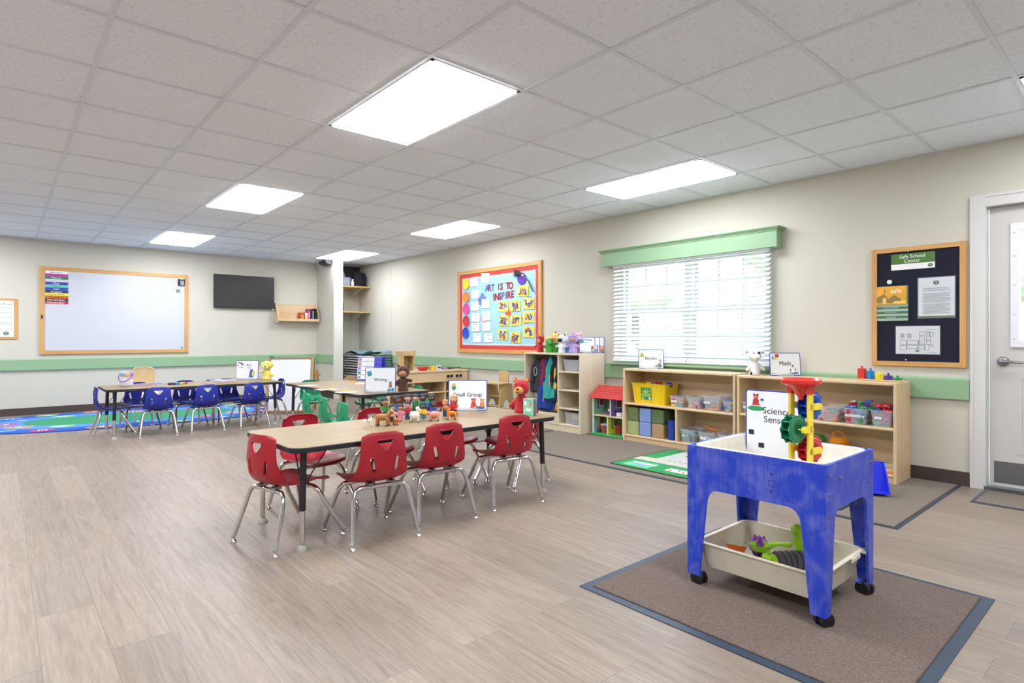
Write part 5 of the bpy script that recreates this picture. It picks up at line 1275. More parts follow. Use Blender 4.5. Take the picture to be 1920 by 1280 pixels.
rf = mat('#c9463f', .55)
rX = M.Translation((0, 0, 0))
b = MB()
for s in (-1, 1):
    b.prism([(s*(DHD/2+.03), .40), (s*(DHD/2+.03), .41), (0, .53), (0, .518)], -DHW/2-.03, DHW/2+.03, rf, M(((0, 0, 1, 0), (1, 0, 0, 0), (0, 1, 0, 0), (0, 0, 0, 1))))
dpos('roof', b, 'red roof')
b = MB(); dk = mat('#8e2c2a', .6)
for k in range(5):
    for i in range(12):
        u = -DHW/2+.0+.036*i+(.018 if k % 2 else 0); f = (k+.6)/5.4; yy = -(DHD/2+.03)*(1-f); zz = .41+f*.12
        b.box((u, yy-.001, zz+.001), (.026, .004, .0025), dk, M.Rotation(R(35), 4, 'X'))
dpos('roof_shingle', b)
solo('toy_shoe', MB().ell((0, 0, .022), (.065, .028, .022), mat('#6a2a98', .3)).ell((.04, 0, .04), (.035, .03, .035), mat('#2a1820', .5)).ell((0, -.0, .05), (.03, .022, .018), mat('#e4dfe2', .5)), 'purple and white toy shoe upstairs in the doll house', 'toy', (4.93, 4.03, .23), RW)
solo('toy_basket', MB().lathe([(.03, 0), (.038, .02), (.043, .07), (.047, .074), (.046, .082), (.02, .086)], 18, mat('#9a5a3a', .7, bump=(50, .6))).lathe([(.046, .082), (.044, .094), (.01, .098)], 18, mat('#b8c2c4', .5)), 'brown wicker toy basket with grey lid downstairs in the doll house', 'toy', (4.93, 4.10, .033))
for nm, lb, y, b in (('toy_chair', 'magenta toy chair downstairs in the doll house', 4.165, MB().box((0, 0, .03), (.03, .03, .004), mat('#b02a6a', .5)).box((0, .014, .06), (.03, .004, .06), mat('#b02a6a', .5)).cyl((-.012, -.012, 0), (-.012, -.012, .03), .002, None, 6, BLACK).cyl((.012, -.012, 0), (.012, -.012, .03), .002, None, 6, BLACK).cyl((.012, .012, 0), (.012, .012, .03), .002, None, 6, BLACK).cyl((-.012, .012, 0), (-.012, .012, .03), .002, None, 6, BLACK)), ('toy_door', 'red arched toy door in the yellow doll house room', 3.95, MB().prism([(-.028, 0), (.028, 0), (.028, .07)]+[(.028*math.cos(a), .07+.028*math.sin(a)) for a in [R(15*i) for i in range(1, 12)]]+[(-.028, .07)], 0, .006, mat('#b8262c', .5), FX)), ('toy_bed', 'white toy bed upstairs at the right of the doll house', 3.88, MB().box((0, 0, .02), (.07, .04, .04), PXM, bev=.003)), ('toy_refrigerator', 'pale blue toy refrigerator against the doll house partition', 4.03, MB().box((0, 0, .06), (.035, .03, .12), mat('#c4dcea', .4), bev=.003))):
    solo(nm, b, lb, 'toy', (4.91 if nm != 'toy_door' else 4.97, y, .033 if nm != 'toy_bed' else .23), RW)
solo('toy_picture', MB().rect(-.03, .03, 0, .05, mat('#6f7f78', .5), 0).rect(-.025, .025, .005, .045, mat('#a9c4b0', .5), -.001), 'framed toy picture on the yellow doll house wall', 'picture', (5.098, 3.935, .15), RW)

# ------------------------------------------------------------------ locker with dress-up clothes
LK0, LK1, LKX0, LKX1 = 4.285, 5.19, 4.735, 5.145
lk = thing('wooden_locker', 'birch locker with hanging clothes on the left and four open cubbies right', 'locker', ((LKX0+LKX1)/2, (LK0+LK1)/2, 0), RW)
w = LK1-LK0; d = LKX1-LKX0; H = .888; u_div = 4.7375-4.62
def lb_(nm, u0, u1, v0, v1, za, zb, m=BIRCH): P(nm, MB().span(u0, u1, v0, v1, za, zb, m, .002), lk)
dv = (LK0+LK1)/2-4.625
lb_('side_panel', -w/2, -w/2+.02, -d/2, d/2, 0, H); lb_('side_panel', w/2-.02, w/2, -d/2, d/2, 0, H)
lb_('back_panel', -w/2+.02, w/2-.02, d/2-.01, d/2-.001, .01, H-.02); lb_('top_board', -w/2+.02, w/2-.02, -d/2, d/2-.01, H-.022, H)
lb_('bottom_board', -w/2+.02, w/2-.02, -d/2+.002, d/2-.01, .075, .095); lb_('kick_board', -w/2+.02, w/2-.02, -d/2+.008, -d/2+.024, .002, .075)
lb_('divider_panel', dv-.01, dv+.01, -d/2+.002, d/2-.01, .095, H-.022)
lb_('front_rail', -w/2+.02, dv-.01, -d/2+.002, -d/2+.02, .095, .20)
for z in (.275, .48, .685): lb_('cubby_board', dv+.01, w/2-.02, -d/2+.003, d/2-.01, z-.016, z)
P('hanging_rod', MB().cyl((-w/2+.02, -.02, .835), (dv-.01, -.02, .835), .008, None, 12, STEEL), lk)
ty = 4.455
bintub('storage_tray', 'translucent grey tray in the top cubby of the locker', 4.93, ty, .686, .265, .35, .13, clear('#c9cdd2', .55, .3), RW, None, 'tray')
bintub('clear_bin', 'clear bin with yellow and white cords in the bottom cubby of the locker', 4.93, ty-.01, .096, .255, .34, .13, CLR, RW, None, 'bin')
b = MB()
r0 = random.Random(3)
for k in range(3):
    b.tube([(r0.uniform(-.1, .1), r0.uniform(-.12, .12), .02+.1*r0.random()) for i in range(8)], .003, 5, PAPER)
solo('cord_bundle', b, 'tangle of white cord in the bottom cubby bin', 'cord', (4.92, ty, .10), RW)
solo('toy_tool', MB().box((0, 0, .05), (.09, .02, .05), mat('#e0d68a', .5), .4).ell((-.05, 0, .075), (.05, .03, .03), YBM), 'pale yellow toy tool in the bottom cubby bin', 'toy', (4.88, ty+.02, .11), RW)
solo('folded_cloth', MB().box((0, 0, 0), (.12, .1, .03), mat('#1d3f8c', .8), .1, .01), 'dark blue folded cloth on the bottom cubby bin', 'cloth', (4.99, ty-.03, .235), RW)
# garments
def garment(name, label, y, ztop, zbot, w0, w1, c, trim=None, band=None, x=4.88, seed=0, th=.045, lean=0):
    t = thing(name, label, 'clothes', (x, y, 0), RW+(seed*37 % 50-25)*PI/180, None); lean += .02*math.sin(seed*2.2)
    b = MB(); m = mat(c, .85, bump=(25, .3)); b.use(m); r1 = random.Random(seed); ph = r1.uniform(0, 6); n = 26; seg = []
    NZ = 14; pts = []
    for i in range(NZ+1):
        f = i/NZ; z = ztop+(zbot-ztop)*f; hw = (w0+(w1-w0)*min(1, f*1.5))/2; sh = .35+.65*min(1, f*4)
        for k in range(n):
            a = 2*PI*k/n; fold = 1+.24*math.sin(5*a+ph+2.5*f)*(.3+f)+.12*math.sin(9*a+ph*2+3*f)
            pts.append((hw*sh*math.cos(a)*fold+lean*f, th*math.sin(a)*fold*(.6+.5*f), z+.012*math.sin(3*a+ph)*(i == NZ)))
    fs = [[i*n+k, i*n+(k+1) % n, (i+1)*n+(k+1) % n, (i+1)*n+k] for i in range(NZ) for k in range(n)]+[list(range(n)), list(range(NZ*n, NZ*n+n))[::-1]]
    b._add(pts, fs); P('fabric', b, t)
    for s_ in ((-1, 1) if 'scarf' not in name and 'pants' not in name and 'cape' not in name else ()):
        sh = ztop-.03; P('sleeve', MB().tube([(s_*w0*.2, 0, sh), (s_*w0*.55, -.012, sh-.07), (s_*(w0*.6+.005*seed % .02), -.03, sh-.17), (s_*w0*.5, -.045, sh-.25)], [.02, .026, .024, .026], 9, m), t)
    P('hanger', MB().tube([(0, 0, .845), (.010, 0, .85), (.012, 0, .838), (0, 0, .825), (0, 0, ztop-.005)], .0025, 6, STEEL), t)
    if trim: 
        lf = th*1.0
        P('piping', MB().tube([(trim[1]+trim[3]*math.cos(a), -th-.004, trim[2]+trim[4]*math.sin(a)) for a in [2*PI*i/18 for i in range(18)]], .003, 6, mat(trim[0], .6), True), t)
    if band:
        for bc, u, z, bw, bh in band: P('patch', MB().ell((u, -th*.9, z), (bw, .016, bh), mat(bc, .8)), t)
    return t
cy = 5.10
garment('dress_up_vest', 'charcoal vest with white piping, leftmost in the locker', 5.085, .815, .42, .08, .21, '#35373e', ('#e8e8e8', .0, .66, .022, .05), None, 4.86, 1)
garment('dress_up_shirt', 'light grey smock hanging low behind the charcoal vest', 5.06, .62, .30, .12, .19, '#b9bcc4', None, None, 4.93, 2)
garment('dress_up_shirt', 'dark red shirt between the charcoal vest and the navy smock', 4.985, .83, .50, .07, .15, '#8e2230', None, None, 4.87, 3)
garment('dress_up_smock', 'navy blue smock with white piping and grey pocket', 4.925, .825, .22, .08, .25, '#1f3f94', ('#e8e8e8', -.01, .55, .03, .06), [('#8d98a8', .02, .46, .02, .03), ('#e8d04c', -.04, .33, .008, .03)], 4.875, 4)
garment('dress_up_scarf', 'teal costume with a pink stripe hanging in the middle of the locker', 4.845, .845, .36, .07, .20, '#2fa69a', None, [('#dca0a0', .01, .56, .012, .09)], 4.85, 5, lean=.02)
garment('dress_up_vest', 'black vest with yellow patches right of the teal costume', 4.765, .835, .33, .07, .18, '#24252a', None, [('#e8c73c', .02, .62, .018, .10), ('#e8c73c', .025, .50, .025, .04)], 4.86, 6)
garment('dress_up_cape', 'grey cape hanging at the right end of the locker rod', 4.72, .84, .44, .06, .12, '#67696e', None, None, 4.875, 7)
garment('dress_up_pants', 'bright yellow costume piece at the bottom right of the clothes', 4.72, .42, .22, .03, .06, '#e6b62c', None, None, 4.86, 8, th=.03)

# ------------------------------------------------------------------ toy kitchen
kt = thing('play_kitchen', 'maple play kitchen counter with four black knobs and open shelves', 'play kitchen', (4.50, 7.06, 0), 0)
KW, KD, KH = 1.30, .38, .60
def kb_(nm, u0, u1, v0, v1, za, zb, m=MAPLEX): P(nm, MB().span(u0, u1, v0, v1, za, zb, m, .003), kt)
kb_('countertop', -KW/2-.01, KW/2, -KD/2-.01, KD/2, KH-.022, KH)
kb_('front_rail', -KW/2+.02, KW/2-.02, -KD/2, -KD/2+.016, .44, KH-.022)
kb_('back_panel', -KW/2, KW/2, KD/2-.012, KD/2, .0, KH-.022)
for u in (-KW/2, -.28, .245, KW/2-.02): kb_('side_panel', u, u+.02, -KD/2+.004, KD/2-.012, 0, .44 if abs(u) < .5 else KH-.022, MAPLE)
kb_('shelf_board', -KW/2+.02, KW/2-.02, -KD/2+.006, KD/2-.012, .285, .301); kb_('shelf_board', -KW/2+.02, KW/2-.02, -KD/2+.006, KD/2-.012, .045, .061)
for px in (839.7, 846.3, 856.5, 863.2):
    u = ony(px, 702, 6.87)[0]-4.50
    P('knob', MB().lathe([(.02, 0), (.022, .006), (.021, .018), (.015, .022)], 18, BLACK, M.Translation((u, -KD/2, .515)) @ FX), kt)
for u in (.2, .42): P('burner', MB().lathe([(.07, 0), (.072, .004), (.05, .005)], 24, mat('#26282c', .4), M.Translation((u, .03, KH))), kt)
def kx(px, Y=7.0): return ony(px, 690, Y)[0]
solo('toy_bowl', MB().lathe([(.05, 0), (.075, .02), (.088, .045), (.09, .049), (.07, .024), (.01, .006)], 26, mat('#d8342c', .35)), 'red toy bowl on the play kitchen counter', 'bowl', (kx(793), 7.0, KH+.001))
solo('toy_cup', MB().lathe([(.038, 0), (.045, .03), (.051, .055), (.053, .057), (.045, .03), (.01, .008)], 22, mat('#eec83c', .35)), 'yellow toy cup right of the red bowl', 'cup', (kx(810.5), 7.0, KH+.001))
solo('toy_iron', MB().prism([(-.04, -.03), (.02, -.03), (.05, 0), (.02, .03), (-.04, .03)], 0, .025, mat('#e8e8ee', .3)).tube([(-.035, 0, .02), (-.03, 0, .06), (.02, 0, .06), (.03, 0, .02)], .01, 8, mat('#e8e8ee', .3)).box((-.0, -.012, .03), (.04, .04, .018), mat('#3a3aa8', .4)), 'white and blue toy iron on the play kitchen counter', 'iron', (kx(822.5), 7.0, KH+.001))
solo('toy_food', MB().ell((0, 0, .016), (.03, .02, .014), mat('#b82a2c', .4)), 'small dark red toy food on the play kitchen counter', 'toy food', (kx(831), 7.06, KH+.001))
solo('toy_pan', MB().lathe([(.05, 0), (.06, .008), (.062, .012), (.02, .006)], 22, mat('#3a4a44', .4)).tube([(0, -.06, .01), (0, -.16, .012)], .006, 6, mat('#3a4a44', .4)), 'flat dark toy pan on the play kitchen counter near the knobs', 'pan', (kx(853), 7.09, KH+.007), 1.4)
for i, (c, px, z) in enumerate((('#e8c72c', 836, .06), ('#2f9a4c', 834, .12), ('#d8402c', 838, .0))):
    solo('toy_food', MB().ell((0, 0, .03), (.05, .035, .03), mat(c, .4)), '%s toy food on the kitchen shelf behind the Small Group sign' % ['yellow', 'green', 'red'][i], 'toy food', (kx(px, 6.95), 6.95, .061+z))
hbm = wood('#c7ad7c', '#b89b69', .5, 'z', 8, 'tan_wood')
hb = thing('hutch_top', 'tan wooden hutch with curved lip standing at the back of the play kitchen', 'hutch', (kx(762, 7.12), 7.14, KH), 0)
hb.scale = (.78, 1, 1)
P('side_panel', MB().span(-.11, -.095, -.08, .08, 0, .21, hbm), hb); P('side_panel', MB().span(.095, .11, -.08, .08, 0, .21, hbm), hb); P('back_panel', MB().span(-.095, .095, .065, .08, 0, .21, hbm), hb)
P('top_tray', MB().prism([(-.12, .21), (.12, .21), (.14, .25), (.14, .275), (.07, .285), (0, .27), (-.07, .285), (-.14, .275), (-.14, .25)], -.1, .1, hbm, M(((1, 0, 0, 0), (0, 0, 1, 0), (0, 1, 0, 0), (0, 0, 0, 1)))), hb)
# toy high chair
hc = thing('toy_high_chair', 'small maple toy high chair between kitchen and locker', 'high chair', (4.80, 5.74, 0), RW+.12)
for s in (-1, 1):
    b = MB(); o = [(-.17, 0), (-.115, 0), (-.065, .22), (-.03, .27), (.03, .27), (.065, .22), (.115, 0), (.17, 0), (.10, .48), (-.10, .48)]
    b.prism(o, -.008, .008, hbm, M.Translation((s*.13, 0, 0)) @ M(((0, 0, 1, 0), (1, 0, 0, 0), (0, 1, 0, 0), (0, 0, 0, 1)))); P('side_panel', b, hc)
P('seat', MB().box((0, .02, .32), (.245, .17, .012), hbm), hc); P('foot_rest', MB().box((0, -.06, .2), (.245, .06, .012), hbm), hc)
P('tray', MB().prism(rrect(.36, .22, .04, 5, 0, -.08), .48, .494, hbm), hc)
P('backrest', MB().prism([(-.08, .32), (.08, .32), (.085, .60), (.06, .635), (-.06, .635), (-.085, .60)], -.006, .006, hbm, M.Translation((0, .09, 0)) @ FX), hc)
P('bolt', MB().cyl((-.139, .0, .4), (-.136, 0, .4), .008, None, 10, STEEL), hc)

# ------------------------------------------------------------------ easel
ea = thing('floor_easel', 'wooden two sided easel with white board, right of the yellow plush dog', 'easel', (3.14, 8.42, 0), R(-30))
EW = wood('#bd9a68', '#a5814f', .5, 'z', 10, 'easel_wood')
for s in (-1, 1):
    for k in (-1, 1): P('leg', MB().box((s*.30, k*.13, .385), (.03, .022, .80), EW, M.Rotation(R(k*-14)*-1 if False else R(14*k), 4, 'X')), ea)
    P('hinge_knob', MB().cyl((s*.30-.01, 0, .775), (s*.30+.01, 0, .775), .012, None, 12, STEEL), ea)
for k in (-1, 1):
    P('board', MB().prism(rrect(.545, .73, .02, 4, 0, .012), -.004, .004, mat('#e9ecf2', .2), M.Translation((0, k*.145-.012*k, .38)) @ M.Rotation(R(14*k), 4, 'X') @ FX), ea)
    P('ledge', MB().box((0, k*.235, .035), (.56, .05, .018), EW), ea)
P('top_rail', MB().box((0, 0, .765), (.60, .03, .03), mat('#9c8572', .5)), ea)
P('side_brace', MB().box((.33, 0, .55), (.012, .10, .02), EW).box((.33, 0, .3), (.012, .30, .02), EW), ea)
solo('board_clip', MB().box((0, 0, .012), (.055, .03, .024), mat('#1f9a5c', .4), bev=.004), 'small green clip on top of the easel at its left', 'clip', (2.87, 8.43, .781))
st = thing('small_easel', 'small tan wooden stand right of the big easel', 'stand', (3.62, 8.75, 0), R(10))
for s in (-1, 1): P('leg', MB().box((s*.07, 0, .285), (.03, .03, .57), EW, M.Rotation(R(-7*s), 4, 'Y')), st)
P('crossbar', MB().box((0, 0, .49), (.2, .02, .03), EW), st)

# daily schedule chart on a small cabinet behind the writing table
cbn = thing('side_cabinet', 'low brown wooden bench behind the writing table carrying the schedule chart', 'bench', (3.93, 7.88, 0), R(-40))
P('seat_board', MB().prism([(-.3, -.11), (-.24, -.14), (.3, -.14), (.3, .14), (-.3, .14)], .405, .43, wood('#b08f62', '#9a7a4e', .5, 'x', 8, 'bench_wood')), cbn)
P('raised_end', MB().prism([(-.3, .42), (-.20, .50), (-.12, .50), (-.05, .45), (.3, .45), (.3, .42)], -.0, .02, wood('#b08f62', '#9a7a4e', .5, 'x', 8, 'bench_wood'), M.Translation((0, .1, 0)) @ FX), cbn)
for s in (-1, 1): P('leg', MB().box((s*.24, 0, .2025), (.04, .2, .405), wood('#b08f62', '#9a7a4e', .5, 'x', 8, 'bench_wood')), cbn)
sc_ = thing('schedule_chart', 'blue tabletop pocket chart with five picture cards behind the Writing sign', 'chart', (4.06, 7.84, .432), CAMZ)
sc_.scale = (1.2, 1.2, 1.1)
BLM = mat('#2d2fb0', .5)
chX = M.Rotation(R(-12), 4, 'X')
P('panel', MB(T=chX).box((0, 0, .16), (.30, .006, .32), BLM), sc_); P('rear_panel', MB(T=M.Translation((0, .13, 0)) @ M.Rotation(R(12), 4, 'X')).box((.03, 0, .155), (.30, .006, .32), BLM), sc_)
b = MB(T=chX)
for i, (c, s1, s2) in enumerate((('#d07a5a', 'Arrival', 'Morning Meeting'), ('#d8965a', 'Circle Time', 'Story and Songs'), ('#b89ad0', 'Play', ''), ('#7fb46a', 'Snack', 'Time'), ('#9ac86a', 'Art', ''))):
    z = .285-i*.060
    cd_ = P('schedule_card', MB(T=chX).box((-.045, -.004, z), (.20, .002, .053), PAPER), sc_)
    P('picture', MB(T=chX).rect(-.14, -.10, z-.02, z+.02, mat(c, .6), -.0055).disc(-.12, z, .012, .012, mat('#5a8ab8', .6), -.0062), cd_)
    k = MB(T=chX).text(s1, .015, -.01, z+.008, G3, w=.006, maxw=.1)
    if s2: k.text(s2, .013, -.01, z-.012, G3, w=.006, maxw=.1)
    P('lettering', k, cd_)
b = MB(T=chX)
for k in range(6): b.box((.10, -.004, .03+k*.055), (.09, .002, .016), mat('#4446c8', .35))
P('pocket_strip', b, sc_)
# ------------------------------------------------------------------ learning centre signs
SBL = mat('#2c3f9e', .4, name='sign_blue_edge'); SWH = mat('#e6e9ee', .3, name='sign_white')
def sign(label, loc, w, h, words, tsize, tpos, art, rz=CAMZ, tilt=-6, logo=True):
    t = thing('sign_board', label, 'sign', loc, rz, None)
    X = M.Translation((0, 0, .002)) @ M.Rotation(R(tilt), 4, 'X')
    P('panel', MB(T=X).flat(rrect(w, h, .008, 3, 0, h/2), SBL, y=.002, th=.004).flat(rrect(w-.012, h-.012, .007, 3, 0, h/2), SWH, y=-.002, th=.0005), t)
    b = MB(T=X)
    for i, s in enumerate(words):
        for o_ in (-.0005, 0, .0005): b.text(s[0], s[1], s[2]+o_, s[3], mat(s[4], .5), w=.0032+abs(o_)*.2)
    P('lettering', b, t)
    b = MB(T=X); art(b, w, h); P('illustration', b, t)
    b = MB(T=X)
    if logo: b.disc(-w/2+.022, .020, .006, .005, mat('#3f5f48', .5), -.0028).rect(-w/2+.03, -w/2+.06, .016, .0185, lines_, -.0028)
    P('logo', b, t)
    st_ = MB(); cl_ = clear('#e8eef4', .3, .1)
    st_.box((0, .03, .0015), (w*.5, .075, .003), cl_).box((0, -.008, .012), (w*.5, .003, .022), cl_)
    P('stand', st_, t, 'clear acrylic sign stand')
    return t
def amat(c): return mat(c, .5)
def a_writing(b, w, h):
    a = R(18); u, v = -w*.36, h*.76
    b.flat([(u+x*math.cos(a)-y*math.sin(a), v+x*math.sin(a)+y*math.cos(a)) for x, y in ((-.022, -.022), (.022, -.022), (.022, .022), (-.022, .022))], amat('#3fa6bd'), -.0026)
    b.flat([(u+x*math.cos(a)-y*math.sin(a), v+x*math.sin(a)+y*math.cos(a)) for x, y in ((-.022, -.026), (.022, -.026), (.022, -.016), (-.022, -.016))], amat('#1f7a4f'), -.0034)
    b.disc(u-.008, v, .005, .007, amat('#1f2f7a'), -.0034).disc(u+.010, v+.004, .005, .006, amat('#a82a3a'), -.0034)
    b.flat([(w*.2, h*.05), (w*.44, h*.05), (w*.46, h*.17), (w*.28, h*.17)], amat('#58b6d8'), -.0026).rect(w*.25, w*.31, h*.05, h*.14, amat('#2a8a5a'), -.0032).rect(w*.38, w*.43, h*.07, h*.15, amat('#24439c'), -.0032)
    m = amat('#9a7350'); b.disc(w*.33, h*.24, .017, .027, m, -.0034).disc(w*.33, h*.37, .013, .012, m, -.0038).flat([(w*.33-.013, h*.40), (w*.33-.018, h*.45), (w*.33-.004, h*.42)], m, -.0038).flat([(w*.33+.013, h*.40), (w*.33+.016, h*.45), (w*.33+.004, h*.42)], m, -.0038).disc(w*.33, h*.35, .006, .004, amat('#5f4534'), -.0044).disc(w*.34, h*.17, .014, .006, amat('#ededed'), -.0044)
sg = lambda px0, py, px1, z: (at(px0, py, z), at(px1, py, z))
sign('white Writing sign with blue edge on the green chairs table beside the brown moose', (2.775, 5.125, .526), .30, .245, [('Writing', .040, 0.0, .125, '#17171a')], 0, 0, a_writing)
def a_group(b, w, h):
    u, v = -w*.36, h*.78
    b.disc(u, v-.008, .016, .018, amat('#1f8f5a'), -.0026).disc(u-.004, v+.014, .014, .009, amat('#e8c24a'), -.0032).disc(u+.006, v+.02, .006, .005, amat('#c8402c'), -.0038).flat([(u-.004, v-.024), (u+.004, v-.024), (u, v-.034)], amat('#d0603a'), -.0032)
    b.flat([(w*.08, h*.05), (w*.44, h*.05), (w*.44, h*.13), (w*.2, h*.15)], amat('#2a6fae'), -.0026)
    little_bear(b, w*.15, h*.19, .056, amat('#cf3a34'), amat('#e8a05a'), -.0032); little_bear(b, w*.37, h*.20, .050, amat('#e08a3a'), amat('#eebf8a'), -.0032)
    b.disc(w*.19, h*.1, .007, .006, amat('#c9c43a'), -.0052).disc(w*.33, h*.1, .006, .01, amat('#2c4aa8'), -.0052)
sign('white Small Group sign with blue edge at the far side of the red chairs table', (2.565, 3.425, .526), .285, .222, [('Small Group', .042, .0, .116, '#17171a')], 0, 0, a_group)
def a_blocks(b, w, h):
    for u, v, c in ((-.36, .76, '#8cb83a'), (-.40, .66, '#a8c04a'), (-.31, .66, '#c8a83a')): b.rect(w*u-.011, w*u+.011, h*v-.01, h*v+.012, amat(c), -.0026).text('A', .014, w*u, h*v, BLACK, w=.0036)
    b.rect(w*.12, w*.42, h*.06, h*.13, amat('#2a6fae'), -.0026).disc(w*.36, h*.42, .012, .014, amat('#9a8f96'), -.0030).disc(w*.37, h*.3, .011, .018, amat('#b0a4a8'), -.0030)
    b.rect(w*.2, w*.25, h*.12, h*.2, amat('#d0402c'), -.0034).rect(w*.27, w*.33, h*.12, h*.27, amat('#2f9a4c'), -.0034).rect(w*.34, w*.40, h*.1, h*.22, amat('#c8322c'), -.0036)
sign('white Blocks sign with blue edge on the shelf below the window', (4.97, 3.53, .746), .255, .195, [('Blocks', .046, .0, .105, '#17171a')], 0, 0, a_blocks)
def a_math(b, w, h):
    b.flat([(-w*.44, h*.72), (-w*.34, h*.72), (-w*.39, h*.88)], amat('#2fa6c4'), -.0026).rect(-w*.32, -w*.2, h*.8, h*.93, amat('#c22c34'), -.0028).disc(-w*.31, h*.73, .014, .014, amat('#e8d83c'), -.0034)
    b.flat([(w*.06, h*.06), (w*.42, h*.06), (w*.42, h*.16), (w*.14, h*.16)], amat('#3fb0d0'), -.0026)
    b.disc(w*.25, h*.22, .016, .024, amat('#f6f6f6'), -.0030).disc(w*.25, h*.38, .013, .013, amat('#f0f0f0'), -.0034).disc(w*.24, h*.42, .008, .006, BLACK, -.0040).disc(w*.17, h*.24, .004, .012, BLACK, -.0040).disc(w*.32, h*.26, .004, .012, BLACK, -.0040).disc(w*.27, h*.35, .004, .003, BLACK, -.0040)
    b.disc(w*.33, h*.12, .008, .008, amat('#c83a3a'), -.0040).disc(w*.25, h*.11, .012, .007, amat('#2438a8'), -.0040).disc(w*.13, h*.13, .006, .008, amat('#e8dc4a'), -.0040)
sign('white Math sign with blue edge on the right shelf beside the white plush cow', (4.995, 2.19, .737), .262, .195, [('Math', .050, .0, .105, '#17171a')], 0, 0, a_math)
def a_art(b, w, h):
    for x0, x1, c in ((-.42, -.2, '#b82a34'), (-.38, -.24, '#2f8a5a'), (-.30, -.18, '#2a2a30')): b.flat([(w*x0, h*.88), (w*x1, h*.74), (w*x1+.006, h*.77), (w*x0+.004, h*.92)], amat(c), -.0026)
    for u, v in ((-.38, .68), (-.42, .76)): b.tube([(w*u+.010*math.cos(a), -.003, h*v+.010*math.sin(a)) for a in [R(30*i) for i in range(12)]], .0018, 4, amat('#b82a34'), True)
    b.rect(-w*.30, -w*.18, h*.62, h*.66, amat('#1f8a5a'), -.0026).flat([(w*.08, h*.1), (w*.30, h*.1), (w*.26, h*.52), (w*.14, h*.52)], amat('#2a5ab0'), -.0026).disc(w*.28, h*.3, .02, .04, amat('#c8bf5a'), -.003)
sign('white Art Arte sign with blue edge on the blue chairs table', (2.36, 7.86, .526), .29, .245, [('Art', .046, .02, .185, '#17171a'), ('Arte', .028, .025, .148, '#3a5a9a')], 0, 0, a_art)
sign('white Writing Escritura sign on top of the locker beside the puppets', (4.985, 4.405, .890), .18, .178, [('Writing', .034, .0, .148, '#17171a'), ('Escritura', .018, -.01, .118, '#3a5a9a')], 0, 0, lambda b, w, h: a_writing(b, w, h))
sign('sign with a blue edge standing behind the Writing Escritura sign on the locker', (5.043, 4.381, .890), .17, .178, [], 0, 0, a_blocks)
sign('rearmost of the three signs on top of the locker, against the wall', (5.098, 4.357, .890), .17, .178, [], 0, 0, a_group)

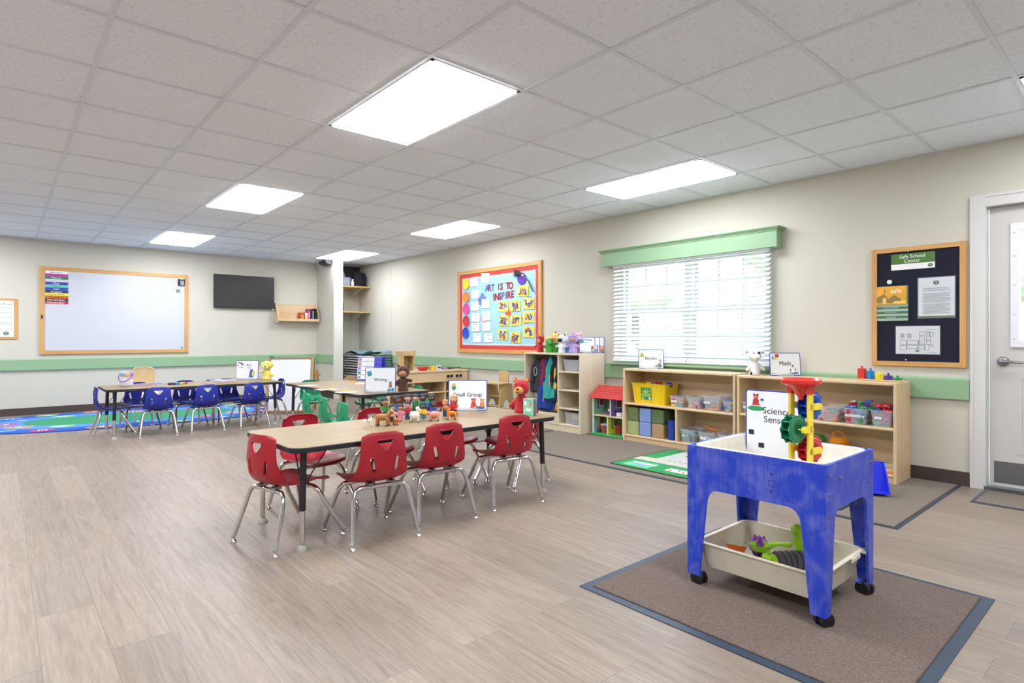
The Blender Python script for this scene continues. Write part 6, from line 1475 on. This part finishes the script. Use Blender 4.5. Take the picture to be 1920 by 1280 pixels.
# ------------------------------------------------------------------ plush hand puppets
def puppet(label, loc, h, body, head, snout=None, ears=None, nose='#17171a', turn=0, beak=None, comb=None, armpose=(0, 0), eye='#17171a', name='hand_puppet', extra=None, sitting=False, belly=None):
    t = thing(name, label, 'plush toy', loc, CAMZ+turn)
    k = h; fab = lambda c: mat(c, .9, bump=(110, .9), sheen=.4, var=(45, .18))
    b = MB().use(fab(body))
    b.cyl((0, 0, .0), (0, 0, .42*k), .20*k, .13*k, 20, None).ell((0, 0, .40*k), (.13*k, .11*k, .09*k), None).ell((0, 0, .05*k), (.20*k, .17*k, .05*k), None)
    for s, a in ((-1, armpose[0]), (1, armpose[1])):
        e = (s*.27*k, -.09*k, (.30+a)*k); b.cyl((s*.08*k, 0, .40*k), e, .065*k, .06*k, 12, None); b.ell(e, .07*k, None, sub=2)
    PM('body', blob(b, .03*k, 3, [fab(body)]), t)
    hb_ = MB().use(fab(head)); hb_.ell((0, 0, .68*k), (.24*k, .21*k, .225*k), None, sub=3).cyl((0, 0, .45*k), (0, 0, .6*k), .10*k, .14*k, 14, None)
    PM('head', blob(hb_, .026*k, 2, [fab(head)]), t)
    if snout:
        b = MB().ell((0, -.20*k, .61*k), (.135*k, .12*k, .105*k), fab(snout), sub=3); P('snout', b, t)
        if nose: P('nose', MB().ell((0, -.315*k, .655*k), (.042*k, .025*k, .03*k), mat(nose, .3)), t)
        P('mouth', MB().tube([(.07*k*math.sin(a), -.20*k-.118*k*math.cos(a*.75), .59*k-.02*k*math.cos(a)) for a in [R(x) for x in (-60, -35, 0, 35, 60)]], .006*k, 5, BLACK), t)
    if beak:
        P('beak', MB().ell((0, -.25*k, .645*k), (.10*k, .12*k, .045*k), fab(beak)).ell((0, -.23*k, .60*k), (.08*k, .09*k, .03*k), fab(beak)), t)
    for s in (-1, 1):
        P('eye', MB().ell((s*.085*k, -.185*k, .765*k), (.022*k, .014*k, .024*k), mat(eye, .2)).ell((s*.089*k, -.197*k, .772*k), (.006*k, .004*k, .006*k), mat('#f2f2f2', .3)), t)
        if ears == 'round': P('ear', MB().ell((s*.18*k, 0, .88*k), (.07*k, .035*k, .07*k), fab(head)).ell((s*.18*k, -.03*k, .88*k), (.045*k, .015*k, .045*k), fab(snout or head)), t)
        if ears == 'floppy': P('ear', MB().ell((s*.245*k, 0, .74*k), (.05*k, .07*k, .12*k), fab(head), M.Rotation(R(-14*s), 4, 'Y')), t)
        if ears == 'point': P('ear', MB().lathe([(.055*k, 0), (.05*k, .05*k), (.006*k, .13*k)], 10, fab(head), M.Translation((s*.15*k, 0, .84*k)) @ M.Rotation(R(18*s), 4, 'Y')).lathe([(.035*k, 0), (.03*k, .04*k), (.004*k, .1*k)], 8, fab(snout or head), M.Translation((s*.15*k, -.02*k, .845*k)) @ M.Rotation(R(18*s), 4, 'Y')), t)
        if ears == 'side': P('ear', MB().ell((s*.27*k, 0, .78*k), (.08*k, .03*k, .045*k), fab(comb or head), M.Rotation(R(25*s), 4, 'Y')), t)
    if comb and ears is None: P('comb', MB().ell((0, -.04*k, .92*k), (.03*k, .07*k, .05*k), fab(comb)).ell((0, .04*k, .92*k), (.03*k, .05*k, .05*k), fab(comb)).ell((0, -.25*k, .55*k), (.025*k, .02*k, .045*k), fab(comb)), t)
    if extra: extra(t, k, fab)
    return t
puppet('brown plush moose puppet on the writing table right of the Writing sign', (3.035, 5.13, .526), .285, '#553120', '#553120', '#b9803f', 'point', None, .1, armpose=(-.02, .07))
puppet('red plush bear puppet with orange muzzle, standing on the red chairs table', (2.80, 3.10, .526), .262, '#b3141f', '#b3141f', '#e0953c', 'round', turn=-.35, armpose=(-.12, .0), extra=None)
puppet('pale yellow plush dog puppet beside the Art sign on the blue chairs table', (2.56, 7.70, .526), .265, '#e9dc6a', '#e9dc6a', '#efe48a', 'floppy', turn=.1, armpose=(.08, -.1))
def spot(t, k, fab):
    P('eye_patch', MB().ell((.09*k, -.175*k, .765*k), (.055*k, .03*k, .055*k), fab('#1b1b1e')), t); P('hoof', MB().ell((-.13*k, -.10*k, .05*k), (.05*k, .05*k, .07*k), fab('#1b1b1e')), t)
puppet('white plush cow puppet left of the Math sign', (4.955, 2.44, .737), .25, '#ecebe8', '#efeeec', '#efe9df', 'side', None, -.1, armpose=(-.12, -.1), comb='#c9bcb8', extra=spot)
LZ = .889
def lk_at(px, x): return (x, onx(px, 657, x)[0], LZ)
puppet('red plush bear puppet at the left end of the locker top', lk_at(1013, 4.85), 0.222, '#b3141f', '#b3141f', '#e0953c', 'round', turn=-.7)
puppet('green plush frog puppet beside the red bear on the locker', lk_at(1030, 4.83), 0.184, '#3f9f2c', '#3f9f2c', '#4fae38', None, None, .1, eye='#e8e8e8')
puppet('yellow duck puppet standing behind the green frog on the locker', lk_at(1029, 4.98), 0.210, '#3f9f2c', '#ead36a', None, None, turn=-.5, beak='#e79a2c')
puppet('yellow rooster puppet with red comb and green body on the locker', lk_at(1042, 4.90), 0.254, '#3f9f2c', '#ecd271', None, None, turn=-.5, beak='#df8a2c', comb='#c22a2c')
puppet('white plush dog puppet with a large black nose on the locker', lk_at(1054, 4.83), 0.235, '#e6e6ea', '#e6e6ea', '#1b1c20', 'round', None, -.7)
puppet('bright blue plush puppet between the white dog and the purple bird', lk_at(1066, 4.89), 0.210, '#3b93d6', '#d6e4f2', '#e6b3bd', 'point', turn=.2)
puppet('lavender plush bird puppet with orange beak on the locker', lk_at(1074, 4.82), 0.241, '#a896d0', '#a896d0', None, None, turn=-.15, beak='#ee9a2c', comb='#a896d0')
puppet('pale pink plush pig puppet behind the lavender bird on the locker', lk_at(1083, 4.97), 0.260, '#dca6bb', '#e2b4c6', '#e7bccb', 'point', None, .2)

# board book
bk = thing('board_book', 'green and blue board book standing open on the red chairs table by the red bear', 'book', (2.745, 2.935, .526), CAMZ)
bc = ['#7fc8a8', '#5f9f4c', '#7bb04f', '#a04a8a', '#d8857a', '#7a8fb0', '#86b4da', '#86b4da']
for i, c in enumerate(bc):
    a = R(-42+i*6.2); w_ = .092 if i in (0, 7) else .088
    P('cover' if i in (0, 7) else 'page', MB(T=M.Translation((-.055, .02, 0)) @ M.Rotation(a, 4, 'Z')).box((w_/2, 0, .058), (w_, .003, .114), mat(c, .5), bev=.001), bk)
P('cover_picture', MB(T=M.Translation((-.055, .02, 0)) @ M.Rotation(R(-42), 4, 'Z')).rect(.012, .030, .07, .095, PAPER, -.0022).rect(.058, .078, .068, .096, mat('#d8688a', .5), -.0022).rect(.025, .07, .03, .048, mat('#e8e0dc', .5), -.0022).rect(.03, .066, .055, .058, mat('#b8c83c', .5), -.0022), bk)
P('lettering', MB(T=M.Translation((-.055, .02, 0)) @ M.Rotation(R(-42), 4, 'Z')).text('Fur   Feather', .011, .045, .104, mat('#2a4a8a', .5), w=.003, maxw=.07).text('a board book', .009, .045, .016, mat('#2a4a8a', .5), w=.003, maxw=.06), bk)

# ------------------------------------------------------------------ toy people and farm animals
SK = {'light': '#e0b092', 'tan': '#c08a64', 'brown': '#6a4434', 'dark': '#553a30'}
def toy_person(label, px, py, h, skin, hair, hstyle, shirt, pants, turn=0, shoes='#3a2c28', skirt=False):
    x, y = at(px, py, .525); t = thing('toy_figure', label, 'toy person', (x, y, .526), CAMZ+turn, None)
    k = h; sk = mat(SK[skin], .45); sh = mat(shirt, .45); pa = mat(pants, .45); hr = mat(hair, .5)
    P('shoes', MB().ell((-.07*k, -.03*k, .035*k), (.075*k, .10*k, .04*k), mat(shoes, .45)).ell((.07*k, -.03*k, .035*k), (.075*k, .10*k, .04*k), mat(shoes, .45)), t)
    b = MB().use(pa)
    if skirt: b.cyl((0, 0, .07*k), (0, 0, .36*k), .15*k, .12*k, 18, None)
    else:
        for s in (-1, 1): b.cyl((s*.068*k, 0, .04*k), (s*.06*k, 0, .34*k), .068*k, .078*k, 14, None)
    P('skirt' if skirt else 'trousers', b, t)
    b = MB().use(sh); b.lathe([(.115*k, .30*k), (.14*k, .34*k), (.145*k, .45*k), (.13*k, .56*k), (.06*k, .61*k)], 20, None, None, 1, .78)
    for s in (-1, 1): b.tube([(s*.11*k, 0, .56*k), (s*.165*k, -.02*k, .46*k), (s*.15*k, -.075*k, .37*k)], [.05*k, .048*k, .042*k], 10, None)
    P('shirt', b, t)
    b = MB().use(sk); b.ell((0, -.0, .765*k), (.155*k, .15*k, .17*k), None, sub=3).cyl((0, 0, .56*k), (0, 0, .66*k), .06*k, .06*k, 12, None).ell((0, -.152*k, .745*k), (.022*k, .025*k, .022*k), None)
    for s in (-1, 1): b.ell((s*.145*k, -.10*k, .34*k), .04*k, None).ell((s*.155*k, .0, .75*k), (.02*k, .03*k, .035*k), None)
    b.cyl((0, 0, .52*k), (0, 0, .58*k), .055*k, .055*k, 10, None)
    P('head_and_hands', b, t)
    b = MB()
    for s in (-1, 1): b.ell((s*.055*k, -.138*k, .785*k), (.024*k, .014*k, .026*k), mat('#f2f0ee', .4)).ell((s*.055*k, -.150*k, .785*k), (.012*k, .006*k, .015*k), BLACK)
    b.tube([(-.04*k, -.137*k, .685*k), (0, -.146*k, .675*k), (.04*k, -.137*k, .685*k)], .007*k, 5, mat('#a8403c', .5)); P('face', b, t)
    b = MB().use(hr)
    b.lathe([(.165*k, -.02*k), (.172*k, .03*k), (.155*k, .10*k), (.10*k, .16*k), (.01*k, .18*k)], 20, None, M.Translation((0, .012*k, .785*k)) @ M.Rotation(R(-20), 4, 'X'))
    b.ell((0, .06*k, .78*k), (.155*k, .115*k, .14*k), None)
    if hstyle == 'long':
        b.ell((0, .09*k, .68*k), (.14*k, .08*k, .18*k), None)
        for s in (-1, 1): b.ell((s*.14*k, .03*k, .70*k), (.04*k, .07*k, .14*k), None)
    if hstyle == 'puff': b.ell((0, .02*k, .86*k), (.18*k, .16*k, .13*k), None)
    if hstyle == 'tails':
        for s in (-1, 1): b.ell((s*.17*k, .04*k, .80*k), (.05*k, .05*k, .08*k), None)
    P('hair', b, t)
    return t
BH, BL = '#24252b', '#2f4f86'
toy_person('toy woman with long dark hair and green top, leftmost of the toy people', 720.5, 786, .150, 'tan', BH, 'long', '#3f8a45', '#3a4a6a', .7)
toy_person('toy child with dark hair and white shirt behind the brown cow', 734.5, 791, .118, 'tan', BH, 'short', '#ecebe6', '#22305c', .6)
toy_person('toy man with short dark hair and blue open shirt, second in the back row', 744, 783.5, .155, 'brown', BH, 'short', '#2f7fb0', '#2a3a6a', .9)
toy_person('toy girl with dark hair in a pink dress behind the small calf', 750, 790, .118, 'tan', BH, 'tails', '#dd8894', '#d9838f', .2, '#e08a94', True)
toy_person('toy woman with black hair and lavender top in the back row', 765, 778.5, .155, 'light', BH, 'long', '#a092b8', '#6a5f8a', .1)
toy_person('toy boy with black hair, red shirt and blue jeans left of the sheep', 764.5, 785.5, .122, 'light', BH, 'short', '#c12c34', BL, .1)
toy_person('toy man with black hair and green shirt in the back row', 779.5, 778, .155, 'light', BH, 'short', '#3f7f45', '#3a4a5a', -.1)
toy_person('toy woman with dark skin and teal jacket in the back row behind the sheep', 793, 777.5, .152, 'dark', BH, 'puff', '#22a0b8', '#2a6a80', 0)
toy_person('toy boy with dark skin and yellow shirt between sheep and pig', 794, 787.5, .120, 'dark', BH, 'puff', '#e4c32c', '#4a90a8', 0, '#bcb6a4')
toy_person('toy man with dark skin and navy jacket in the back row', 809.5, 779, .156, 'dark', BH, 'short', '#22408c', '#22305c', -.1)
toy_person('toy girl with dark skin and black pigtails behind the pink pig', 813, 783.5, .118, 'dark', BH, 'tails', '#3a4a9a', '#7a3a6a', .3)
toy_person('toy boy with ginger hair and green vest left of the woman in red', 834.5, 780.5, .120, 'light', '#b8763f', 'short', '#4a7a42', BL, -.1)
toy_person('toy woman with light brown hair, red sweater and black trousers, rightmost toy person', 850.5, 781, .156, 'light', '#b88a5c', 'long', '#c8302f', '#26262b', -.2, '#33343a')
def animal(label, px, py, L, body, feet, turn, kind, name='toy_animal', spots=None, face=None):
    x, y = at(px, py, .525); t = thing(name, label, 'toy animal', (x, y, .526), CAMZ+turn, None)
    k = L; m = mat(body, .42); b = MB().use(m)      # head towards -x
    hh = {'cow': .50, 'calf': .6, 'sheep': .85, 'pig': .62, 'horse': .66}[kind]
    lh = {'cow': .30, 'calf': .4, 'sheep': .24, 'pig': .25, 'horse': .36}[kind]
    r = {'cow': .19, 'calf': .2, 'sheep': .33, 'pig': .25, 'horse': .17}[kind]
    zc = (lh+r*.8)*k
    b.ell((.02*k, 0, zc), (.42*k, r*.9*k, r*k), None, sub=3)
    for sx in (-.27, .27):
        for sy in (-1, 1): b.cyl((sx*k, sy*.10*k, zc-.04*k), (sx*1.04*k, sy*.11*k, .03*k), .085*k, .062*k, 12, None)
    hx_, hz_ = {'cow': (-.50, .72), 'calf': (-.42, .85), 'sheep': (-.26, .98), 'pig': (-.42, .58), 'horse': (-.40, .95)}[kind]
    b.cyl((-.22*k, 0, zc), (hx_*.85*k, 0, hz_*k*.97), .15*k, .11*k, 14, None)
    b.ell((hx_*k, 0, hz_*k), (.16*k, .12*k, .12*k), None, sub=3).ell(((hx_-.13)*k, 0, (hz_-.06)*k), (.10*k, .085*k, .08*k), None)
    for s in (-1, 1): b.ell(((hx_+.05)*k, s*.13*k, (hz_+.08)*k), (.035*k, .07*k, .03*k), None)
    if kind == 'sheep':
        for q in range(10): b.ell((random.uniform(-.25, .3)*k, random.uniform(-.14, .14)*k, zc+random.uniform(-.05, .2)*k), .13*k, None)
        b.ell((hx_*k+.04*k, 0, (hz_+.06)*k), .17*k, None)
    if kind == 'horse': b.tube([(.40*k, 0, zc+.1*k), (.5*k, 0, zc-.02*k), (.48*k, 0, zc-.2*k)], [.05*k, .05*k, .02*k], 8, None); b.ell((hx_*k+.10*k, 0, (hz_-.02)*k), (.05*k, .03*k, .16*k), None)
    else: b.tube([(.42*k, 0, zc+.06*k), (.46*k, .02*k, zc-.08*k)], [.03*k, .02*k], 6, None)
    PM('body', blob(b, .022*k if k > .08 else .0018, 2, [m]), t)
    fm = mat(feet, .5)
    for sx in (-.27, .27):
        for sy in (-1, 1): P('hoof', MB().cyl((sx*1.04*k, sy*.11*k, 0), (sx*1.04*k, sy*.11*k, .07*k), .078*k, .066*k, 12, fm), t)
    for s in (-1, 1): P('eye', MB().ell(((hx_-.04)*k, s*.105*k, (hz_+.03)*k), .024*k, BLACK), t)
    if face: P('muzzle', MB().ell(((hx_-.165)*k, 0, (hz_-.065)*k), (.085*k, .092*k, .078*k), mat(face, .45)), t)
    if kind in ('cow', 'calf'):
        for s in (-1, 1): P('horn', MB().cyl(((hx_+.03)*k, s*.07*k, (hz_+.09)*k), ((hx_+.02)*k, s*.11*k, (hz_+.2)*k), .03*k, .012*k, 8, mat('#ece4d2', .5)), t)
    if spots:
        for (sx, sy, sz, rr) in spots: P('spot', MB().ell((sx*k, sy*k, sz*k), (rr*k, rr*.5*k, rr*k), BLACK), t)
    return t
animal('white toy calf with black patch, leftmost of the toy animals', 690, 799.5, .062, '#e6e0cf', '#d8d0bc', R(205), 'calf', spots=[(-.42, .10, .93, .09), (.1, .14, .7, .08)], face='#d98f96')
animal('large tan toy cow beside the small white calf', 717.5, 798, .115, '#a8703a', '#3a2a22', R(172), 'cow', face='#d99a92')
animal('small brown toy calf in front of the child in white', 741.5, 796.5, .060, '#b5652c', '#2c2320', R(-60), 'calf', face='#dba59a')
animal('white fluffy toy sheep in the middle of the toy animals', 778, 791, .082, '#e9e4d2', '#2c2724', R(170), 'sheep')
animal('pink toy pig right of the sheep', 814, 788.5, .088, '#e08f84', '#4a3a3c', R(10), 'pig', face='#e89a94')
animal('orange toy horse at the right of the toy animals', 846.5, 786.5, .085, '#dd7a22', '#3a2a22', R(12), 'horse')

# ------------------------------------------------------------------ things on the blue chairs table
x, y = at(237, 723.5, .525)
bt = thing('clear_bucket', 'clear bucket with purple handle holding coloured balls on the blue chairs table', 'bucket', (x, y, .526), CAMZ)
P('bucket', MB().lathe([(.060, 0), (.068, .02), (.070, .155), (.073, .158), (.073, .165), (.068, .165), (.066, .02), (.04, .004)], 26, clear('#eef0f6', .14, .1)), bt)
P('white_contents', MB().lathe([(.058, .006), (.063, .02), (.064, .075), (.03, .08)], 22, mat('#e4dfe8', .6)), bt)
P('handle', MB().tube([(.076*math.cos(a), -.03*math.sin(a)-.035*math.sin(a), .135-.085*math.sin(a)) for a in [R(10*i) for i in range(19)]], .0045, 8, mat('#7a3aa8', .4)), bt, 'purple handle')
for i, (dx, dy, z, c, nm) in enumerate(((-.028, -.02, .128, '#3f93cc', 'light blue'), (.026, -.025, .126, '#ef8a2c', 'orange'), (.03, .03, .13, '#8a6ac0', 'purple'), (-.02, .03, .118, '#d8c84a', 'yellow'))):
    solo('toy_ball', MB().ell((0, 0, 0), .027, mat(c, .35), sub=3), '%s ball in the clear bucket on the blue chairs table' % nm, 'ball', (x+dx*CYW+dy*SY, y-dx*SY+dy*CYW, .526+z))
for i, (px, py, c, lb, rz) in enumerate(((258, 720, '#5f7fd0', 'blue drawing sheet right of the bucket', .2), (272, 722.5, '#d8703a', 'orange red drawing sheet nearest the table edge by the bucket', .1), (285, 719, '#7a96dc', 'pale blue drawing sheet, rightmost of the sheets by the bucket', -.2))):
    X_, Y_2 = at(px, py, .525); solo('drawing_sheet', MB().box((0, 0, 0), (.20, .13, .0012), mat(c, .7, var=(18, .35))), lb, 'drawing', (X_, Y_2, .5268+i*.0016), rz)
for i, (c, nm) in enumerate((('#2a1a3a', 'dark purple'), ('#4a3028', 'brown'), ('#1f2f8c', 'dark blue'), ('#2f8ac8', 'light blue'), ('#2f9a4c', 'green'), ('#e8dc3c', 'yellow'), ('#ef8a2c', 'orange'), ('#d8362c', 'red'))):
    X_, Y_2 = at(317+i*4.6, 722.2-.25*i, .525)
    solo('egg_crayon', MB().ell((0, 0, .015), (.015, .019, .015), mat(c, .5)), '%s egg crayon in the rainbow row on the blue chairs table' % nm, 'crayon', (X_, Y_2, .526), 0, 'egg crayons in a row')
for i, (px, py) in enumerate(((392, 718.5), (410, 717.3), (428, 716.2))):
    X_, Y_2 = at(px, py, .525); t = thing('paint_tray', 'red striped paint palette, %s of three on the blue chairs table' % ['left', 'middle', 'right'][i], 'palette', (X_, Y_2, .526), CAMZ)
    P('tray', MB().box((0, 0, .004), (.11, .035, .007), mat('#c8d2e6', .3), bev=.002), t)
    for k in range(4): P('paint_pan', MB().box((-.039+k*.026, 0, .0085), (.019, .024, .003), mat('#c8402c', .5)), t)
X_, Y_2 = at(425, 713, .525); solo('paper_pile', MB().box((0, 0, .003), (.20, .14, .005), PAPER, .2).box((-.1, .05, .004), (.14, .1, .006), mat('#c8d0ea', .7), -.3), 'white papers behind the paint palettes', 'papers', (X_, Y_2, .526))
X_, Y_2 = at(395, 713.5, .525); solo('marker', MB().cyl((-.05, 0, .007), (.05, 0, .007), .007, None, 10, mat('#2a3f9c', .4)), 'blue marker lying behind the paint palettes', 'marker', (X_, Y_2, .526), .2)
# pencils and papers on the writing table
for i, (p0, p1, pq, w_) in enumerate((((573, 721.5), (581, 725), (577, 723), .16), ((608, 730.5), (627, 728), (611, 730), .17), ((634.5, 733.5), (664, 734.6), (650, 735), .17), ((654, 716.5), (676, 718), (680, 718.3), .17))):
    nm = ['left end', 'second', 'third', 'far side'][i]
    X_, Y_2 = at(*pq, .525); solo('note_sheet', MB().box((0, 0, .0006), (.20, .14, .001), PAPER), 'white paper on the writing table under the pencil, %s' % ['near the easel', 'second from the easel', 'nearest the Writing sign', 'on the kitchen side'][i], 'paper', (X_, Y_2, .526), [.5, .2, .0, .9][i])
    a, b_ = V((*at(*p0, .525), 0)), V((*at(*p1, .525), 0)); d_ = (b_-a).normalized(); mid = (a+b_)/2
    t = thing('pencil', 'yellow pencil on the writing table, %s' % ['nearest the easel', 'second from the easel', 'nearest the Writing sign', 'on the kitchen side'][i], 'pencil', (mid.x, mid.y, .5275), math.atan2(d_.y, d_.x))
    P('shaft', MB().cyl((-.085, 0, .0045), (.07, 0, .0045), .0045, None, 6, mat('#e3ae2c', .45)), t); P('tip', MB().cyl((.07, 0, .0045), (.088, 0, .0045), .0045, .0006, 8, mat('#d8b48a', .6)), t); P('eraser', MB().cyl((-.097, 0, .0045), (-.085, 0, .0045), .0044, None, 8, mat('#c98a86', .6)), t)
